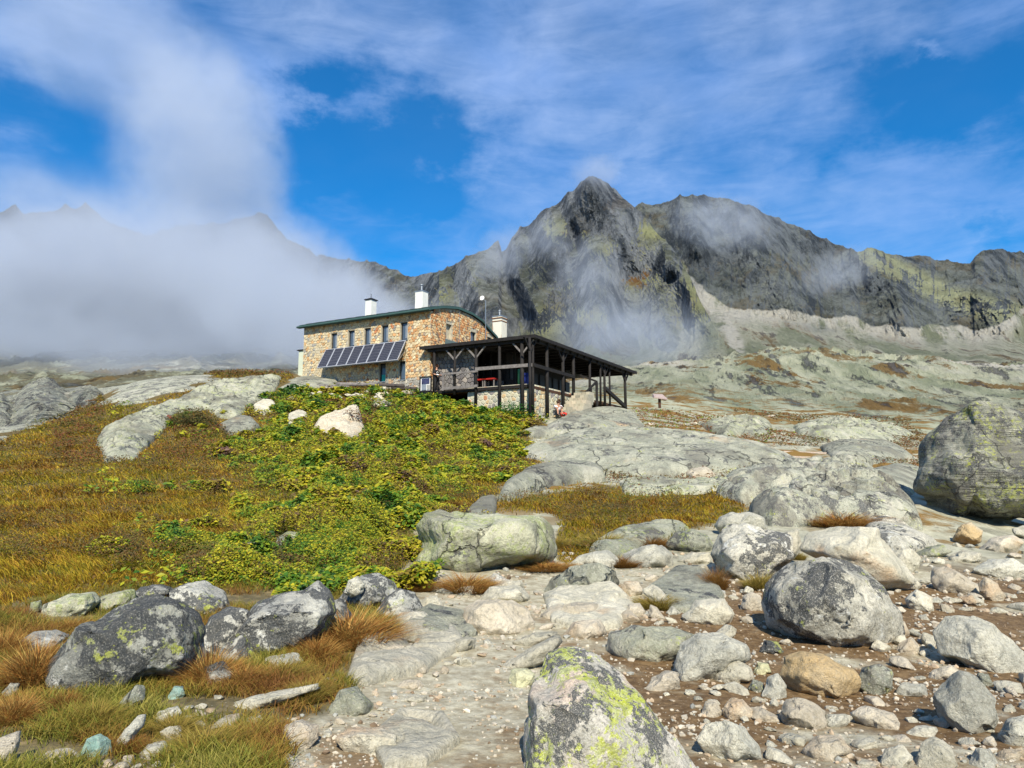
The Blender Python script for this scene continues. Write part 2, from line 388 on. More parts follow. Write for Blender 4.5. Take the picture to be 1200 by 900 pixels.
def terrain_z(X, Y, fine=True):
    X = np.asarray(X, float); Y = np.asarray(Y, float); Yc = np.maximum(Y, 1.0)
    s = X / Yc; e = g_e(s, np.log(np.maximum(Y, 2.5))) - 1.6 / Yc
    Z = e * Yc
    near = np.clip((Y - 1) / 2, 0, 1); Z = Z * near + (-1.6) * (1 - near) * 1.0
    if fine:
        r = np.hypot(X, Y); p = np.stack([X, Y, Z * .3], -1)
        px, py = to_pix(X, np.maximum(Y, 1), Z)
        hutw = np.clip((np.hypot(X + 1, Y - 49) - 9) / 6, .1, 1)
        rocky = sstep(px, 560, 720) * sstep(r, 14, 22)
        far = sstep(r, 55, 120)
        Z = Z + .035 * fbm(p * 1.6, 4) * np.clip(1 - (r - 20) / 30, 0, 1)
        Z = Z + .16 * fbm(p * .35, 4) * sstep(r, 6, 16) * (1 - far) * hutw
        Z = Z + rocky * (1 - far) * .35 * (ridged(p * .22, 4) - .45) * hutw
        Z = Z + far * r * (.010 * fbm(p * np.array([.03, .012, 0]), 5) + .020 * (ridged(p * np.array([.040, .010, 0]) + .3 * fbm(p * .02, 2)[..., None], 7, .66) - .4) + .004 * fbm(p * .11, 4))
    return Z
LT = np.linspace(math.log(2.6), math.log(900), 700)
def ground_hit(px, py, lo=2.6, hi=900):
    """where the ray of a picture point meets the ground (smooth ground)"""
    s, e = pix_dir(px, py); eg = g_e(np.full(LT.shape, s), LT) - 1.6 / np.exp(LT)
    m_ = (LT > math.log(lo)) & (LT < math.log(hi)); idx = np.where(m_ & (eg >= e))[0]
    if len(idx) == 0: i = int(np.argmax(np.where(m_, eg, -9)))
    else: i = int(idx[0])
    if i > 0 and eg[i] > e > eg[i - 1]:
        k = (e - eg[i - 1]) / (eg[i] - eg[i - 1]); lt = LT[i - 1] + k * (LT[i] - LT[i - 1])
    else: lt = LT[i]
    Y = math.exp(lt); return s * Y, Y
def gz(X, Y): return float(terrain_z(np.array([X]), np.array([Y]))[0])

nS, nL = 860, 760
sg = np.tan(np.linspace(math.radians(-47), math.radians(47), nS)); lg = np.linspace(math.log(1.6), math.log(1250), nL)
Sg, Lg = np.meshgrid(sg, lg); Yg = np.exp(Lg); Xg = Sg * Yg
Zg = terrain_z(Xg, Yg)
pxg, pyg = to_pix(Xg, Yg, Zg)
jit = 14 * fbm(np.stack([Xg * .5, Yg * .5, Zg * 0], -1), 4) * np.clip(30 / Yg, .3, 3)
nearm = (Yg < 62)
wg = np.maximum(region_w(GRASS, pxg + jit, pyg + jit * .5, 5), region_w(GRASS2, pxg + jit, pyg + jit, 8) * .85) * nearm
wb = region_w(PATH_BROWN, pxg + jit * 2, pyg + jit, 18) * nearm
wp = np.clip(sstep(pyg, 640, 690), 0, 1) * nearm * (1 - wg)
hit = Zg.copy()
wr = np.where(Yg >= 55, 1., 0.)
tcol = np.stack([wp.ravel(), wb.ravel(), wg.ravel()], -1)
m_, t, bs = new_mat('ground'); geo = t.new('ShaderNodeNewGeometry'); pos = geo.outputs['Position']
sepc = t.new('ShaderNodeSeparateColor'); t.put(sepc.inputs[0], t.attr('col'))
d_ = t.vmath('LENGTH', pos)
pl = t.vmath('SCALE', pos, scale=1.0)
n_f = t.noise(pl, 9, 8, .7); n_m = t.noise(pl, 1.2, 8, .65); n_l = t.noise(pl, .12, 7, .6)
# ground-down granite far and near: pale green-grey with dark joints and rusty turf in the hollows
rk = t.mix(t.ramp(n_m, .3, .7), (.22, .215, .155), (.43, .42, .31)); rk = t.mix(t.ramp(t.noise(pl, 4, 9, .75), .52, .62, 0, .7), rk, (.12, .105, .075)); rk = t.mix(t.ramp(n_f, .55, .66, 0, .6), rk, (.55, .52, .42))
nfar = t.noise(t.mapping(pos, rot=(0, 0, .12), scale=(1, .22, 1)), .11, 10, .70)
cq_ = t.new('ShaderNodeCombineXYZ'); t.put(cq_.inputs[0], t.vmath('DOT_PRODUCT', pos, (1, -.17, -.3))); t.put(cq_.inputs[1], t.vmath('DOT_PRODUCT', pos, (0, .16, .1)))
nfar = t.noise(cq_.outputs[0], .11, 10, .72)
far0 = t.mix(t.ramp(nfar, .38, .62), (.19, .21, .13), (.37, .375, .265))
nxl = t.noise(t.mapping(pos, rot=(0, 0, -.2), scale=(1, .35, 1)), .010, 9, .64)
far0 = t.mix(t.ramp(nxl, .50, .60), far0, t.mix(nfar, (.34, .32, .26), (.47, .45, .38)))
nrust = t.noise(t.mapping(cq_.outputs[0], scale=(1, 1.6, 1)), .060, 10, .74)
frust = t.math('MULTIPLY', t.ramp(nrust, .52, .57), t.ramp(d_, 120, 700, 1, .25))
far0 = t.mix(frust, far0, t.mix(n_m, (.10, .065, .018), (.21, .125, .03)))
fdark = t.ramp(t.noise(cq_.outputs[0], .19, 10, .76), .55, .60)
far0 = t.mix(t.math('MULTIPLY', fdark, .78), far0, (.07, .07, .075))
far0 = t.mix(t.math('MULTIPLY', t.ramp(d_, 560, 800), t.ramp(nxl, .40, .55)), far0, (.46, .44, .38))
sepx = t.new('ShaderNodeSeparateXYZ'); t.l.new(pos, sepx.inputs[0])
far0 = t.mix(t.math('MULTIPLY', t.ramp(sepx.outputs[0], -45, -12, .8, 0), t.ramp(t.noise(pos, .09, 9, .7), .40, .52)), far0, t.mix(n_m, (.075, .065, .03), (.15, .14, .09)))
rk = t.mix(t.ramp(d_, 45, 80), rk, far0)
nr2 = t.noise(t.mapping(pos, scale=(.5, 1, 1)), .42, 8, .62)
rust = t.ramp(nr2, .50, .56)
rustc = t.mix(n_f, (.13, .07, .018), (.24, .15, .035))
rk = t.mix(t.math('MULTIPLY', rust, t.math('MULTIPLY', t.ramp(d_, 12, 20), t.ramp(d_, 90, 140, 1, 0))), rk, rustc)
# path: pale grit and brown earth
grit = t.mix(t.ramp(n_f, .35, .68), (.28, .245, .165), (.50, .47, .35))
brown = t.mix(t.ramp(t.noise(pl, 14, 8, .7), .35, .7), (.095, .055, .022), (.23, .15, .07))
nb = t.noise(pl, .9, 6, .6)
grit = t.mix(t.ramp(nb, .54, .62), grit, t.mix(.5, brown, (.26, .20, .12)))
pth = t.mix(t.math('MULTIPLY', sepc.outputs[1], t.ramp(nb, .34, .46)), grit, brown)
pth = t.mix(t.ramp(t.voro(pl, 26), .08, .2, .55, 0), pth, (.42, .37, .28))
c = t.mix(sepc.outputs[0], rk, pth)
soil = t.mix(t.ramp(n_m, .3, .7), (.055, .042, .012), (.12, .085, .022))
soil = t.mix(t.ramp(n_f, .45, .65), soil, (.20, .14, .05)); soil = t.mix(t.ramp(t.voro(pl, 22), .06, .16, .5, 0), soil, (.40, .36, .28))
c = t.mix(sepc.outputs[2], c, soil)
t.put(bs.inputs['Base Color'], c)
bh = t.math('ADD', n_f, t.math('MULTIPLY', t.noise(pl, 40, 4, .7), .3))
b1 = t.new('ShaderNodeBump'); t.put(b1.inputs['Strength'], .7); t.put(b1.inputs['Distance'], .035); t.put(b1.inputs['Height'], bh)
b2 = t.new('ShaderNodeBump'); t.put(b2.inputs['Strength'], t.ramp(d_, 50, 120, 0, .9)); t.put(b2.inputs['Distance'], 5); 
t.put(b2.inputs['Height'], t.math('ADD', nfar, t.math('MULTIPLY', fdark, -.25))); t.l.new(b1.outputs[0], b2.inputs['Normal']); t.l.new(b2.outputs[0], bs.inputs['Normal'])
MAT_GROUND = m_
me = mesh_np('ground', np.stack([Xg, Yg, Zg], -1).reshape(-1, 3), grid_faces(nL, nS), MAT_GROUND, True, tcol)
tag(new_obj('ground', me), kind='structure')
# coarse skirts so that the ground goes on beside and behind the camera
qx = np.linspace(-900, 900, 61); qy = np.linspace(-900, 1.75, 31); QX, QY = np.meshgrid(qx, qy)
QZ = -1.72 - 0.05 * np.abs(QY) + 1.5 * fbm(np.stack([QX * .01, QY * .01, QX * 0], -1), 3) * np.clip(-QY / 40, 0, 1)
me = mesh_np('path_ground', np.stack([QX, QY, QZ], -1).reshape(-1, 3), grid_faces(31, 61), MAT_GROUND, True, np.tile([[0, 0, .6]], (QX.size, 1)))
tag(new_obj('ground_behind', me), kind='structure')

# ------------------------------------------------------------------ mountains
def mount_mat(name, dark, light, green, scree, rust):
    m_, t, bs = new_mat(name); geo = t.new('ShaderNodeNewGeometry'); pos = geo.outputs['Position']
    sx = t.new('ShaderNodeSeparateXYZ'); t.l.new(geo.outputs['Normal'], sx.inputs[0])
    sep = t.new('ShaderNodeSeparateColor'); t.put(sep.inputs[0], t.attr('col'))
    n1 = t.noise(pos, .012, 10, .66); n2 = t.noise(t.mapping(pos, scale=(1, 1, .5)), .05, 9, .7); n3 = t.noise(pos, .25, 6, .7)
    c = t.mix(t.ramp(t.math('ADD', t.math('MULTIPLY', n1, .4), t.math('MULTIPLY', n2, .6)), .43, .57), dark, light)
    sk_ = t.noise(t.mapping(pos, rot=(0, .35, 0), scale=(1, 1, .14)), .09, 9, .72, .4)
    c = t.mix(t.ramp(sk_, .54, .64, 0, .65), c, tuple(x * .55 for x in dark)); c = t.mix(t.ramp(sk_, .45, .36, 0, .5), c, tuple(min(1, x * 1.35) for x in light))
    ng = t.noise(pos, .02, 9, .68)
    f = t.math('ADD', t.math('MULTIPLY', sx.outputs[2], 1.0), t.math('MULTIPLY', t.math('SUBTRACT', ng, .5), 1.3))
    g2 = t.mix(t.ramp(n2, .35, .65), green, tuple(x * 1.35 for x in green))
    fg = t.math('MULTIPLY', t.ramp(f, .52, .80), sep.outputs[1])
    c = t.mix(fg, c, g2)
    c = t.mix(t.math('MULTIPLY', t.math('MULTIPLY', t.ramp(t.noise(t.vmath('ADD', pos, (900, 0, 300)), .018, 8, .66), .52, .60), t.ramp(f, .45, .7)), sep.outputs[2]), c, rust)
    cx_ = t.new('ShaderNodeCombineXYZ'); t.put(cx_.inputs[0], t.vmath('DOT_PRODUCT', pos, (1, -.17, -.3))); t.put(cx_.inputs[1], t.vmath('DOT_PRODUCT', pos, (0, .16, .1)))
    gx_ = t.noise(cx_.outputs[0], .09, 10, .72); gl_ = t.noise(cx_.outputs[0], .022, 9, .66); gp_ = t.noise(pos, .5, 5, .7)
    sc_ = t.mix(t.ramp(gl_, .42, .56), (.26, .285, .185), (.45, .45, .335)); sc_ = t.mix(t.ramp(gx_, .40, .5, .6, 0), sc_, (.16, .18, .11))
    sc_ = t.mix(t.ramp(t.noise(cx_.outputs[0], .045, 9, .7), .54, .60, 0, .85), sc_, t.mix(gp_, (.10, .065, .02), (.24, .15, .04)))
    sc_ = t.mix(t.ramp(gx_, .56, .61, 0, .75), sc_, (.075, .075, .078))
    sc_ = t.mix(t.math('MULTIPLY', t.ramp(sep.outputs[2], .1, .7), t.ramp(t.math('ADD', gl_, t.math('MULTIPLY', n2, .4)), .58, .70)), sc_, scree)
    fs = t.ramp(t.math('ADD', sep.outputs[0], t.math('MULTIPLY', t.math('SUBTRACT', n2, .5), .9)), .35, .6)
    c = t.mix(fs, c, sc_)
    c = t.mix(t.ramp(n3, .5, .75, 0, .35), c, (.05, .055, .06))
    t.put(bs.inputs['Base Color'], c)
    st_ = t.noise(t.mapping(pos, rot=(0, .35, 0), scale=(1, 1, .16)), .07, 8, .68, .4)
    bump(t, bs, t.math('ADD', t.math('ADD', t.math('MULTIPLY', n2, 1.), t.math('MULTIPLY', n3, .45)), t.math('MULTIPLY', st_, .8)), 1., 22)
    return m_
def sheet(name, x0, x1, nx, nr, top, bot, Dt, Db, mat, amp, wl, zones=None, ridges=(), jag=3., seed=0., gam=((0, 0), (1, 1)), kind='structure', label=None, cat=None, vs=.22):
    px = np.linspace(x0, x1, nx)
    f_ = lambda tab, x: np.interp(x, [a[0] for a in tab], [a[1] for a in tab])
    tp = f_(top, px); bt = f_(bot, px)
    tp = tp + jag * (ridged(np.stack([px * .035 + seed, px * 0 + 3, px * 0], -1), 6, .6) - .4) * -1.6
    T = np.linspace(0, 1, nr)[:, None]; PX = np.tile(px, (nr, 1)); PY = bt + (tp - bt) * T
    D = f_(Db, px) + (f_(Dt, px) - f_(Db, px)) * np.interp(T, [g_[0] for g_ in gam], [g_[1] for g_ in gam])
    s, e = pix_dir(PX, PY); X, Y, Z = s * D, D, e * D
    XN = s * float(np.mean([a[1] for a in Dt])) * .75; Xt, X = X, XN
    q = np.stack([X / wl, X * 0 + seed, Z / wl * vs + X / wl * .22], -1)
    q = q + .35 * np.stack([fbm(q * 1.3 + 5, 3), fbm(q * 1.3 + 9, 3), fbm(q * 1.3 + 2, 3)], -1)
    env = np.clip((1 - T) * 5, .25, 1) * (.8 if 'peak' in name else 1)
    dd = -amp * (ridged(q, 8, .70) - .40) * env - amp * .55 * fbm(q * .5 + 31, 3)
    q4 = np.stack([X / wl * 7, X * 0 + seed, Z / wl * 1.2 - X / wl * 1.5], -1)
    dd = dd - amp * .16 * (ridged(q4, 5, .7) - .4) - amp * .12 * (ridged(np.stack([X / wl * 4 + Z / wl * 1.6, X * 0 + seed + 5, Z / wl * .7], -1), 5, .7) - .4)
    foot_ = sstep(T, .12, .28); dd = dd * (.25 + .75 * foot_)
    for pts, w, a in ridges:
        dmin = np.full(PX.shape, 1e9)
        for (ax, ay), (bx, by) in zip(pts[:-1], pts[1:]):
            vx, vy = bx - ax, by - ay; k = np.clip(((PX - ax) * vx + (PY - ay) * vy) / (vx * vx + vy * vy), 0, 1)
            dmin = np.minimum(dmin, np.hypot(PX - ax - k * vx, PY - ay - k * vy))
        dd = dd - a * (.62 if 'peak' in name else .7) * sstep(dmin, w * 1.3, 0)
    D = D + dd; X, Y, Z = s * D, D, e * D
    # far side of the ridge
    nb_ = 8; Xb, Yb, Zb = [], [], []
    for k in range(1, nb_ + 1):
        Yb.append(Y[-1] + k * amp * 1.6); Xb.append(X[-1] * (1 + .0 * k)); Zb.append(Z[-1] - k * amp * 1.5)
    X = np.concatenate([X, Xb]); Y = np.concatenate([Y, Yb]); Z = np.concatenate([Z, Zb])
    PXf = np.concatenate([PX, np.tile(px, (nb_, 1))]); PYf = np.concatenate([PY, np.tile(PY[-1], (nb_, 1))])
    col = np.zeros(X.shape + (3,)); col[..., 1] = 1; col[..., 2] = 1
    if zones: zones(PXf, PYf, X, Y, Z, col)
    me = mesh_np(name, np.stack([X, Y, Z], -1).reshape(-1, 3), grid_faces(*X.shape), mat, True, col.reshape(-1, 3))
    o = new_obj(name, me); tag(o, label, cat, kind=kind); return o

M_PEAK = mount_mat('peak_rock', (.042, .055, .070), (.27, .295, .32), (.29, .30, .15), (.45, .44, .38), (.24, .13, .045))
M_REAR = mount_mat('rear_rock', (.040, .053, .066), (.18, .205, .22), (.32, .335, .20), (.62, .60, .52), (.17, .12, .05))
M_LEFT = mount_mat('left_rock', (.045, .052, .055), (.13, .135, .13), (.13, .14, .07), (.35, .34, .30), (.17, .12, .05))

def z_left(PX, PY, X, Y, Z, col): col[..., 1] = .15; col[..., 2] = .2
sheet('mountain_ridge', -500, 400, 700, 150,
      [(-500,300),(-200,262),(-60,250),(0,248),(18,240),(28,252),(40,250),(60,248),(75,240),(90,243),(100,236),(106,246),(130,262),(170,275),(230,262),(280,258),(305,250),(318,256),(335,280),(355,288),(372,300),(400,318)],
      [(-500,430),(400,430)], [(-500,1100),(0,1150),(400,1300)], [(-500,650),(400,750)], M_LEFT, 55, 200, z_left, jag=5, seed=3.3, gam=((0, 0), (.3, .6), (1, 1)))
def z_rear(PX, PY, X, Y, Z, col):
    foot = np.interp(PX, [740, 790, 805, 825, 850, 880, 920, 960, 1000, 1030, 1060, 1100, 1140, 1178, 1215, 1300], [300, 312, 335, 348, 356, 362, 366, 368, 372, 380, 384, 380, 384, 376, 345, 330])
    foot = foot + 10 * fbm(np.stack([PX * .03, PY * .01, PX * 0], -1), 4)
    col[..., 0] = sstep(PY - foot, -8, 10)
    sl = np.exp(-((PY - np.interp(PX, [1010, 1060, 1120, 1200], [294, 322, 352, 372])) / 12) ** 2) * (PX > 1005)
    gx = np.exp(-((PX - np.interp(PY, [290, 320, 345, 370, 400], [790, 800, 822, 845, 862]) + 6 * fbm(np.stack([PX * .05, PY * .05, PX * 0], -1), 3)) / 11) ** 2) * sstep(PY, 285, 320)
    col[..., 0] = np.clip(col[..., 0] + gx * .8, 0, 1)
    col[..., 1] = np.clip(.20 + sl * 1.6, 0, 1.5); col[..., 2] = np.where(PY > foot, np.exp(-(PY - foot) / 20), .35); col[..., 2] = np.maximum(col[..., 2], gx * .9)
sheet('mountain_ridge', 700, 1450, 900, 300,
      [(700,262),(740,246),(752,238),(765,240),(780,238),(795,230),(820,229),(845,230),(870,238),(900,250),(925,262),(950,272),(985,288),(1005,294),(1020,290),(1040,297),(1060,300),(1075,298),(1095,304),(1120,306),(1137,309),(1145,300),(1152,295),(1172,293),(1200,296),(1260,290),(1330,270),(1450,250)],
      [(700,462),(850,456),(1000,460),(1100,464),(1450,470)], [(700,840),(1200,900),(1450,860)], [(700,150),(850,165),(1050,150),(1450,150)], M_REAR, 40, 120, z_rear,
      ridges=[([(870,240),(900,300),(930,360)], 30, 50), ([(1010,292),(1050,330),(1060,380)], 28, 45), ([(1150,295),(1130,340),(1180,378)], 30, 45), ([(985,290),(975,340)], 18, -35), ([(800,232),(815,290)], 20, 35)],
      jag=4, seed=8.1, gam=((0, 0), (.2, .4), (.38, .72), (.42, .76), (1, 1)))
def z_peak(PX, PY, X, Y, Z, col):
    n = fbm(np.stack([PX * .03, PY * .03, PX * 0], -1), 4)
    ledge = np.zeros(PX.shape)
    for cx, cy, rx, ry in ((745,322,38,16),(660,272,32,14),(670,335,26,10),(770,272,34,10),(812,350,26,30),(740,262,26,9),(510,345,18,14),(640,378,26,18),(690,372,26,10),(820,385,26,18),(735,300,34,16),(545,330,12,8),(560,395,30,12)):
        ledge = np.maximum(ledge, np.exp(-((PX - cx) / rx) ** 2 - ((PY - cy) / ry) ** 2))
    high = sstep(PY, 230, 290)
    col[..., 1] = np.clip(.08 + high * .15 + ledge * 1.05, 0, 1.5)
    warm = np.exp(-((PX - 750) / 30) ** 2 - ((PY - 325) / 10) ** 2) + np.exp(-((PX - 655) / 16) ** 2 - ((PY - 280) / 7) ** 2) + np.exp(-((PX - 512) / 16) ** 2 - ((PY - 340) / 10) ** 2)
    col[..., 2] = np.clip(.15 + 1.6 * warm, 0, 1.5)
    col[..., 0] = sstep(PY + 30 * n - np.interp(PX, [480, 620, 700, 760, 800, 820, 860], [455, 425, 412, 402, 392, 385, 375]), -10, 14)
sheet('mountain_peak', 372, 872, 900, 420,
      [(372,298),(400,304),(420,305),(440,308),(460,316),(478,323),(490,324),(505,319),(520,317),(533,309),(545,301),(560,297),(572,291),(584,281),(588,296),(593,292),(600,277),(610,266),(620,262),(634,250),(645,243),(655,236),(664,226),(672,222),(680,211),(690,208),(703,208),(712,212),(722,224),(734,233),(745,244),(758,258),(772,275),(784,288),(795,300),(805,318),(815,338),(824,358),(834,378),(850,400),(872,420)],
      [(372,470),(600,455),(872,448)], [(372,840),(480,700),(590,610),(690,600),(750,575),(800,500),(840,400),(872,340)], [(372,420),(600,240),(872,190)], M_PEAK, 32, 95, z_peak,
      ridges=[([(690,210),(668,250),(640,300),(632,360)], 24, 45), ([(584,283),(588,330),(612,372),(600,410)], 16, -60), ([(690,215),(720,260),(745,300)], 24, 40),
              ([(745,246),(790,310),(826,372)], 22, 45), ([(610,268),(640,330),(660,400)], 20, -25), ([(760,262),(742,330),(750,400)], 26, -35), ([(700,300),(705,350),(690,420)], 26, 40),
              ([(545,302),(560,350),(575,400)], 18, 30), ([(510,320),(520,360)], 16, 25), ([(655,238),(675,290)], 10, -25), ([(790,330),(800,400)], 14, -25)],
      jag=4.5, seed=1.7, gam=((0, 0), (.13, .42), (.17, .5), (1, 1)))

# ------------------------------------------------------------------ fog and clouds, as volumes
def fog(name, px, py, D, rx, ry, rz, dens, nsc=3., thr=.5, seed=0, col=(.80, .86, .95), soft=1.0, nm=1.4, rot=0, an=.2, kstep=1):
    """one soft body of mist: rx, rz half sizes in picture points at distance D, ry half depth in metres"""
    c0 = P(px, py, D); ax = rx / F_PX * D; az = rz / F_PX * D
    bm = bmesh.new(); bmesh.ops.create_icosphere(bm, subdivisions=3, radius=1.0)
    me = bpy.data.meshes.new(name); bm.to_mesh(me); bm.free()
    o = new_obj(name, me); o.location = c0; o.scale = (ax, ry, az); o.rotation_euler = (0, rot, 0)
    mt = bpy.data.materials.new(name); mt.use_nodes = True; mt.node_tree.nodes.clear(); t = NT(mt.node_tree)
    oc = t.new('ShaderNodeTexCoord').outputs['Object']
    wv = t.vmath('MULTIPLY', oc, (1, ry / ax, az / ax)); wv = t.vmath('ADD', wv, (seed * 3.7, seed * 1.3, seed * 2.1))
    n = t.noise(wv, nsc, 7, .6, .5)
    r = t.vmath('LENGTH', oc)
    f = t.math('ADD', t.math('MULTIPLY', t.math('SUBTRACT', 1, r), soft), t.math('MULTIPLY', t.math('SUBTRACT', n, thr), nm))
    f = t.math('MULTIPLY', t.ramp(f, 0, .8), t.ramp(r, .75, .99, 1, 0))
    pv = t.new('ShaderNodeVolumePrincipled'); t.put(pv.inputs['Color'], col); pv.inputs['Anisotropy'].default_value = an
    t.put(pv.inputs['Density'], t.math('MULTIPLY', f, dens))
    ou = t.new('ShaderNodeOutputMaterial'); t.l.new(pv.outputs[0], ou.inputs['Volume'])
    try: mt.cycles.volume_step_rate = kstep
    except Exception: pass
    me.materials.append(mt); tag(o, kind='stuff'); return o
if FOG:
    fog('fog_bank', 205, 358, 420, 310, 190, 98, .026, 3.4, .48, 1, nm=2.2)
    fog('fog_bank', 40, 362, 380, 240, 150, 66, .020, 3.6, .47, 2, nm=2.2)
    fog('fog_bank', 370, 378, 300, 150, 120, 62, .020, 3.6, .47, 9, nm=2.2)
    fog('fog_bank', 150, 408, 230, 330, 90, 40, .014, 4, .50, 10, nm=2.2)
    fog('fog_bank', 335, 300, 430, 100, 90, 42, .014, 3.4, .48, 15, nm=2.0)
    fog('cloud', 245, 190, 520, 100, 130, 160, .013, 2.6, .45, 3, nm=1.5, rot=.12)
    fog('cloud', 130, 60, 600, 200, 150, 85, .0045, 2.6, .47, 4, nm=1.6, rot=.2)
    fog('mist', 740, 392, 270, 125, 45, 52, .019, 3, .49, 5, nm=1.9, rot=.15)
    fog('mist', 690, 325, 385, 62, 45, 50, .011, 3.4, .51, 6, nm=2.2, rot=.6)
    fog('mist', 640, 278, 470, 40, 40, 26, .012, 3.4, .50, 13, nm=2.2, rot=.3)
    fog('mist', 588, 298, 470, 55, 45, 30, .013, 3.4, .49, 7, nm=2.0, rot=-.4)
    fog('mist', 850, 262, 690, 85, 60, 36, .011, 3.4, .49, 8, nm=2.2, rot=.2)
    fog('mist', 985, 318, 640, 60, 50, 34, .009, 3.4, .50, 11, nm=2.2, rot=-.3)
    fog('mist', 698, 203, 530, 42, 36, 20, .018, 3, .47, 12, nm=1.8)
    fog('mist', 480, 380, 290, 90, 40, 34, .014, 3, .47, 14, nm=1.6)

if HAZE and False:
    me = bpy.data.meshes.new('haze'); bm = bmesh.new(); bmesh.ops.create_cube(bm, size=1.0); bm.to_mesh(me); bm.free()
    o = new_obj('haze', me); zlo, zhi = -170., 1100.; o.scale = (7000, 5200, zhi - zlo); o.location = (0, 900, (zlo + zhi) / 2)
    mt = bpy.data.materials.new('haze'); mt.use_nodes = True; mt.node_tree.nodes.clear(); t = NT(mt.node_tree)
    pv = t.new('ShaderNodeVolumePrincipled'); t.put(pv.inputs['Color'], (.62, .78, 1)); pv.inputs['Density'].default_value = .00016; pv.inputs['Anisotropy'].default_value = .3
    ou = t.new('ShaderNodeOutputMaterial'); t.l.new(pv.outputs[0], ou.inputs['Volume']); me.materials.append(mt); tag(o, kind='stuff')

# ------------------------------------------------------------------ the hut
def zat(X, Y, py, px=600): return pix_dir(px, py)[1] * Y
def along(P0, d, px, z):
    """distance along d from P0 (ground plan) at which a point of height z shows at picture column px"""
    lo, hi = -3., 40.
    f = lambda t: to_pix(P0[0] + d[0] * t, P0[1] + d[1] * t, z)[0] - px
    sg_ = 1 if f(hi) > f(lo) else -1
    for _ in range(50):
        m_ = (lo + hi) / 2
        if f(m_) * sg_ > 0: hi = m_
        else: lo = m_
    return (lo + hi) / 2
def col3(h): return tuple(h)
def pal(r, tab):
    x = r.random() * sum(w for w, _ in tab)
    for w, c in tab:
        x -= w
        if x <= 0: break
    k = .85 + .3 * r.random(); return tuple(min(1, a * k) for a in c)
def voronoi_cells(w, h, size, r, holes=(), top=None):
    """irregular stones filling a wall w x h; holes: (x0, x1, y0, y1)"""
    seeds = []; cell = {}; ny = max(1, int(h / (size * .82))); nx = max(1, int(w / size))
    for j in range(-1, ny + 1):
        for i in range(-1, nx + 1):
            cell[(i, j)] = len(seeds); seeds.append(((i + .5 + .5 * (j % 2) + r.uniform(-.36, .36)) * w / nx, (j + .5 + r.uniform(-.33, .33)) * h / ny))
    out = []
    inv = {v: k for k, v in cell.items()}
    for k, (x, y) in enumerate(seeds):
        if not (-.02 < x < w + .02 and -.02 < y < h + .02): continue
        if any(a - .01 < x < b + .01 and c - .01 < y < d + .01 for a, b, c, d in holes): continue
        poly = [(max(0, x - size), max(0, y - size)), (min(w, x + size), max(0, y - size)), (min(w, x + size), min(h, y + size)), (max(0, x - size), min(h, y + size))]
        planes = [((x + a) / 2, (y + b) / 2, a - x, b - y) for a, b in (seeds[cell[(inv[k][0] + di, inv[k][1] + dj)]] for di in (-2, -1, 0, 1, 2) for dj in (-2, -1, 0, 1, 2) if (di or dj) and (inv[k][0] + di, inv[k][1] + dj) in cell)]
        for a, b, c, d in holes:
            g = .05
            if x < a: planes.append((a - g, 0, 1, 0)) if c - size < y < d + size else None
            elif x > b: planes.append((b + g, 0, -1, 0)) if c - size < y < d + size else None
            elif y < c: planes.append((0, c - g, 0, 1))
            elif y > d: planes.append((0, d + g, 0, -1))
        for mx, my, nx_, ny_ in planes:
            L = math.hypot(nx_, ny_); nx1, ny1 = nx_ / L, ny_ / L; new = []
            for i in range(len(poly)):
                p, q = poly[i - 1], poly[i]
                dp = (p[0] - mx) * nx1 + (p[1] - my) * ny1; dq = (q[0] - mx) * nx1 + (q[1] - my) * ny1
                if (dp <= 0) != (dq <= 0):
                    k2 = dp / (dp - dq); new.append((p[0] + (q[0] - p[0]) * k2, p[1] + (q[1] - p[1]) * k2))
                if dq <= 0: new.append(q)
            poly = new
            if len(poly) < 3: break
        if len(poly) >= 3: out.append(poly)
    if top:
        out = [p for p in out if max(q[1] for q in p) < top(sum(q[0] for q in p) / len(p))]
    return out
def stone_face(mb, org, ux, uy, un, poly, joint, proud, colr, r):
    """one cut stone: chamfered prism on a wall plane"""
    cx = sum(p[0] for p in poly) / len(poly); cy = sum(p[1] for p in poly) / len(poly)
    rad = max(math.hypot(p[0] - cx, p[1] - cy) for p in poly)
    if rad < joint * 1.6: return False
    k0 = 1 - joint / rad; k1 = max(.3, k0 - .16); t1, t2 = r.uniform(-.25, .25), r.uniform(-.25, .25)
    pt = lambda x, y, z: org + ux * x + uy * y + un * z
    bs_ = [pt(cx + (p[0] - cx) * k0, cy + (p[1] - cy) * k0, -.02) for p in poly]
    b1_ = [pt(cx + (p[0] - cx) * k0, cy + (p[1] - cy) * k0, proud * .55) for p in poly]
    tp_ = [pt(cx + (p[0] - cx) * k1, cy + (p[1] - cy) * k1, proud * (1 + t1 * (p[0] - cx) / rad + t2 * (p[1] - cy) / rad)) for p in poly]
    n = len(poly)
    for i in range(n):
        j = (i + 1) % n; mb.poly([bs_[i], bs_[j], b1_[j], b1_[i]], colr); mb.poly([b1_[i], b1_[j], tp_[j], tp_[i]], colr)
    mb.poly(tp_, colr); return True

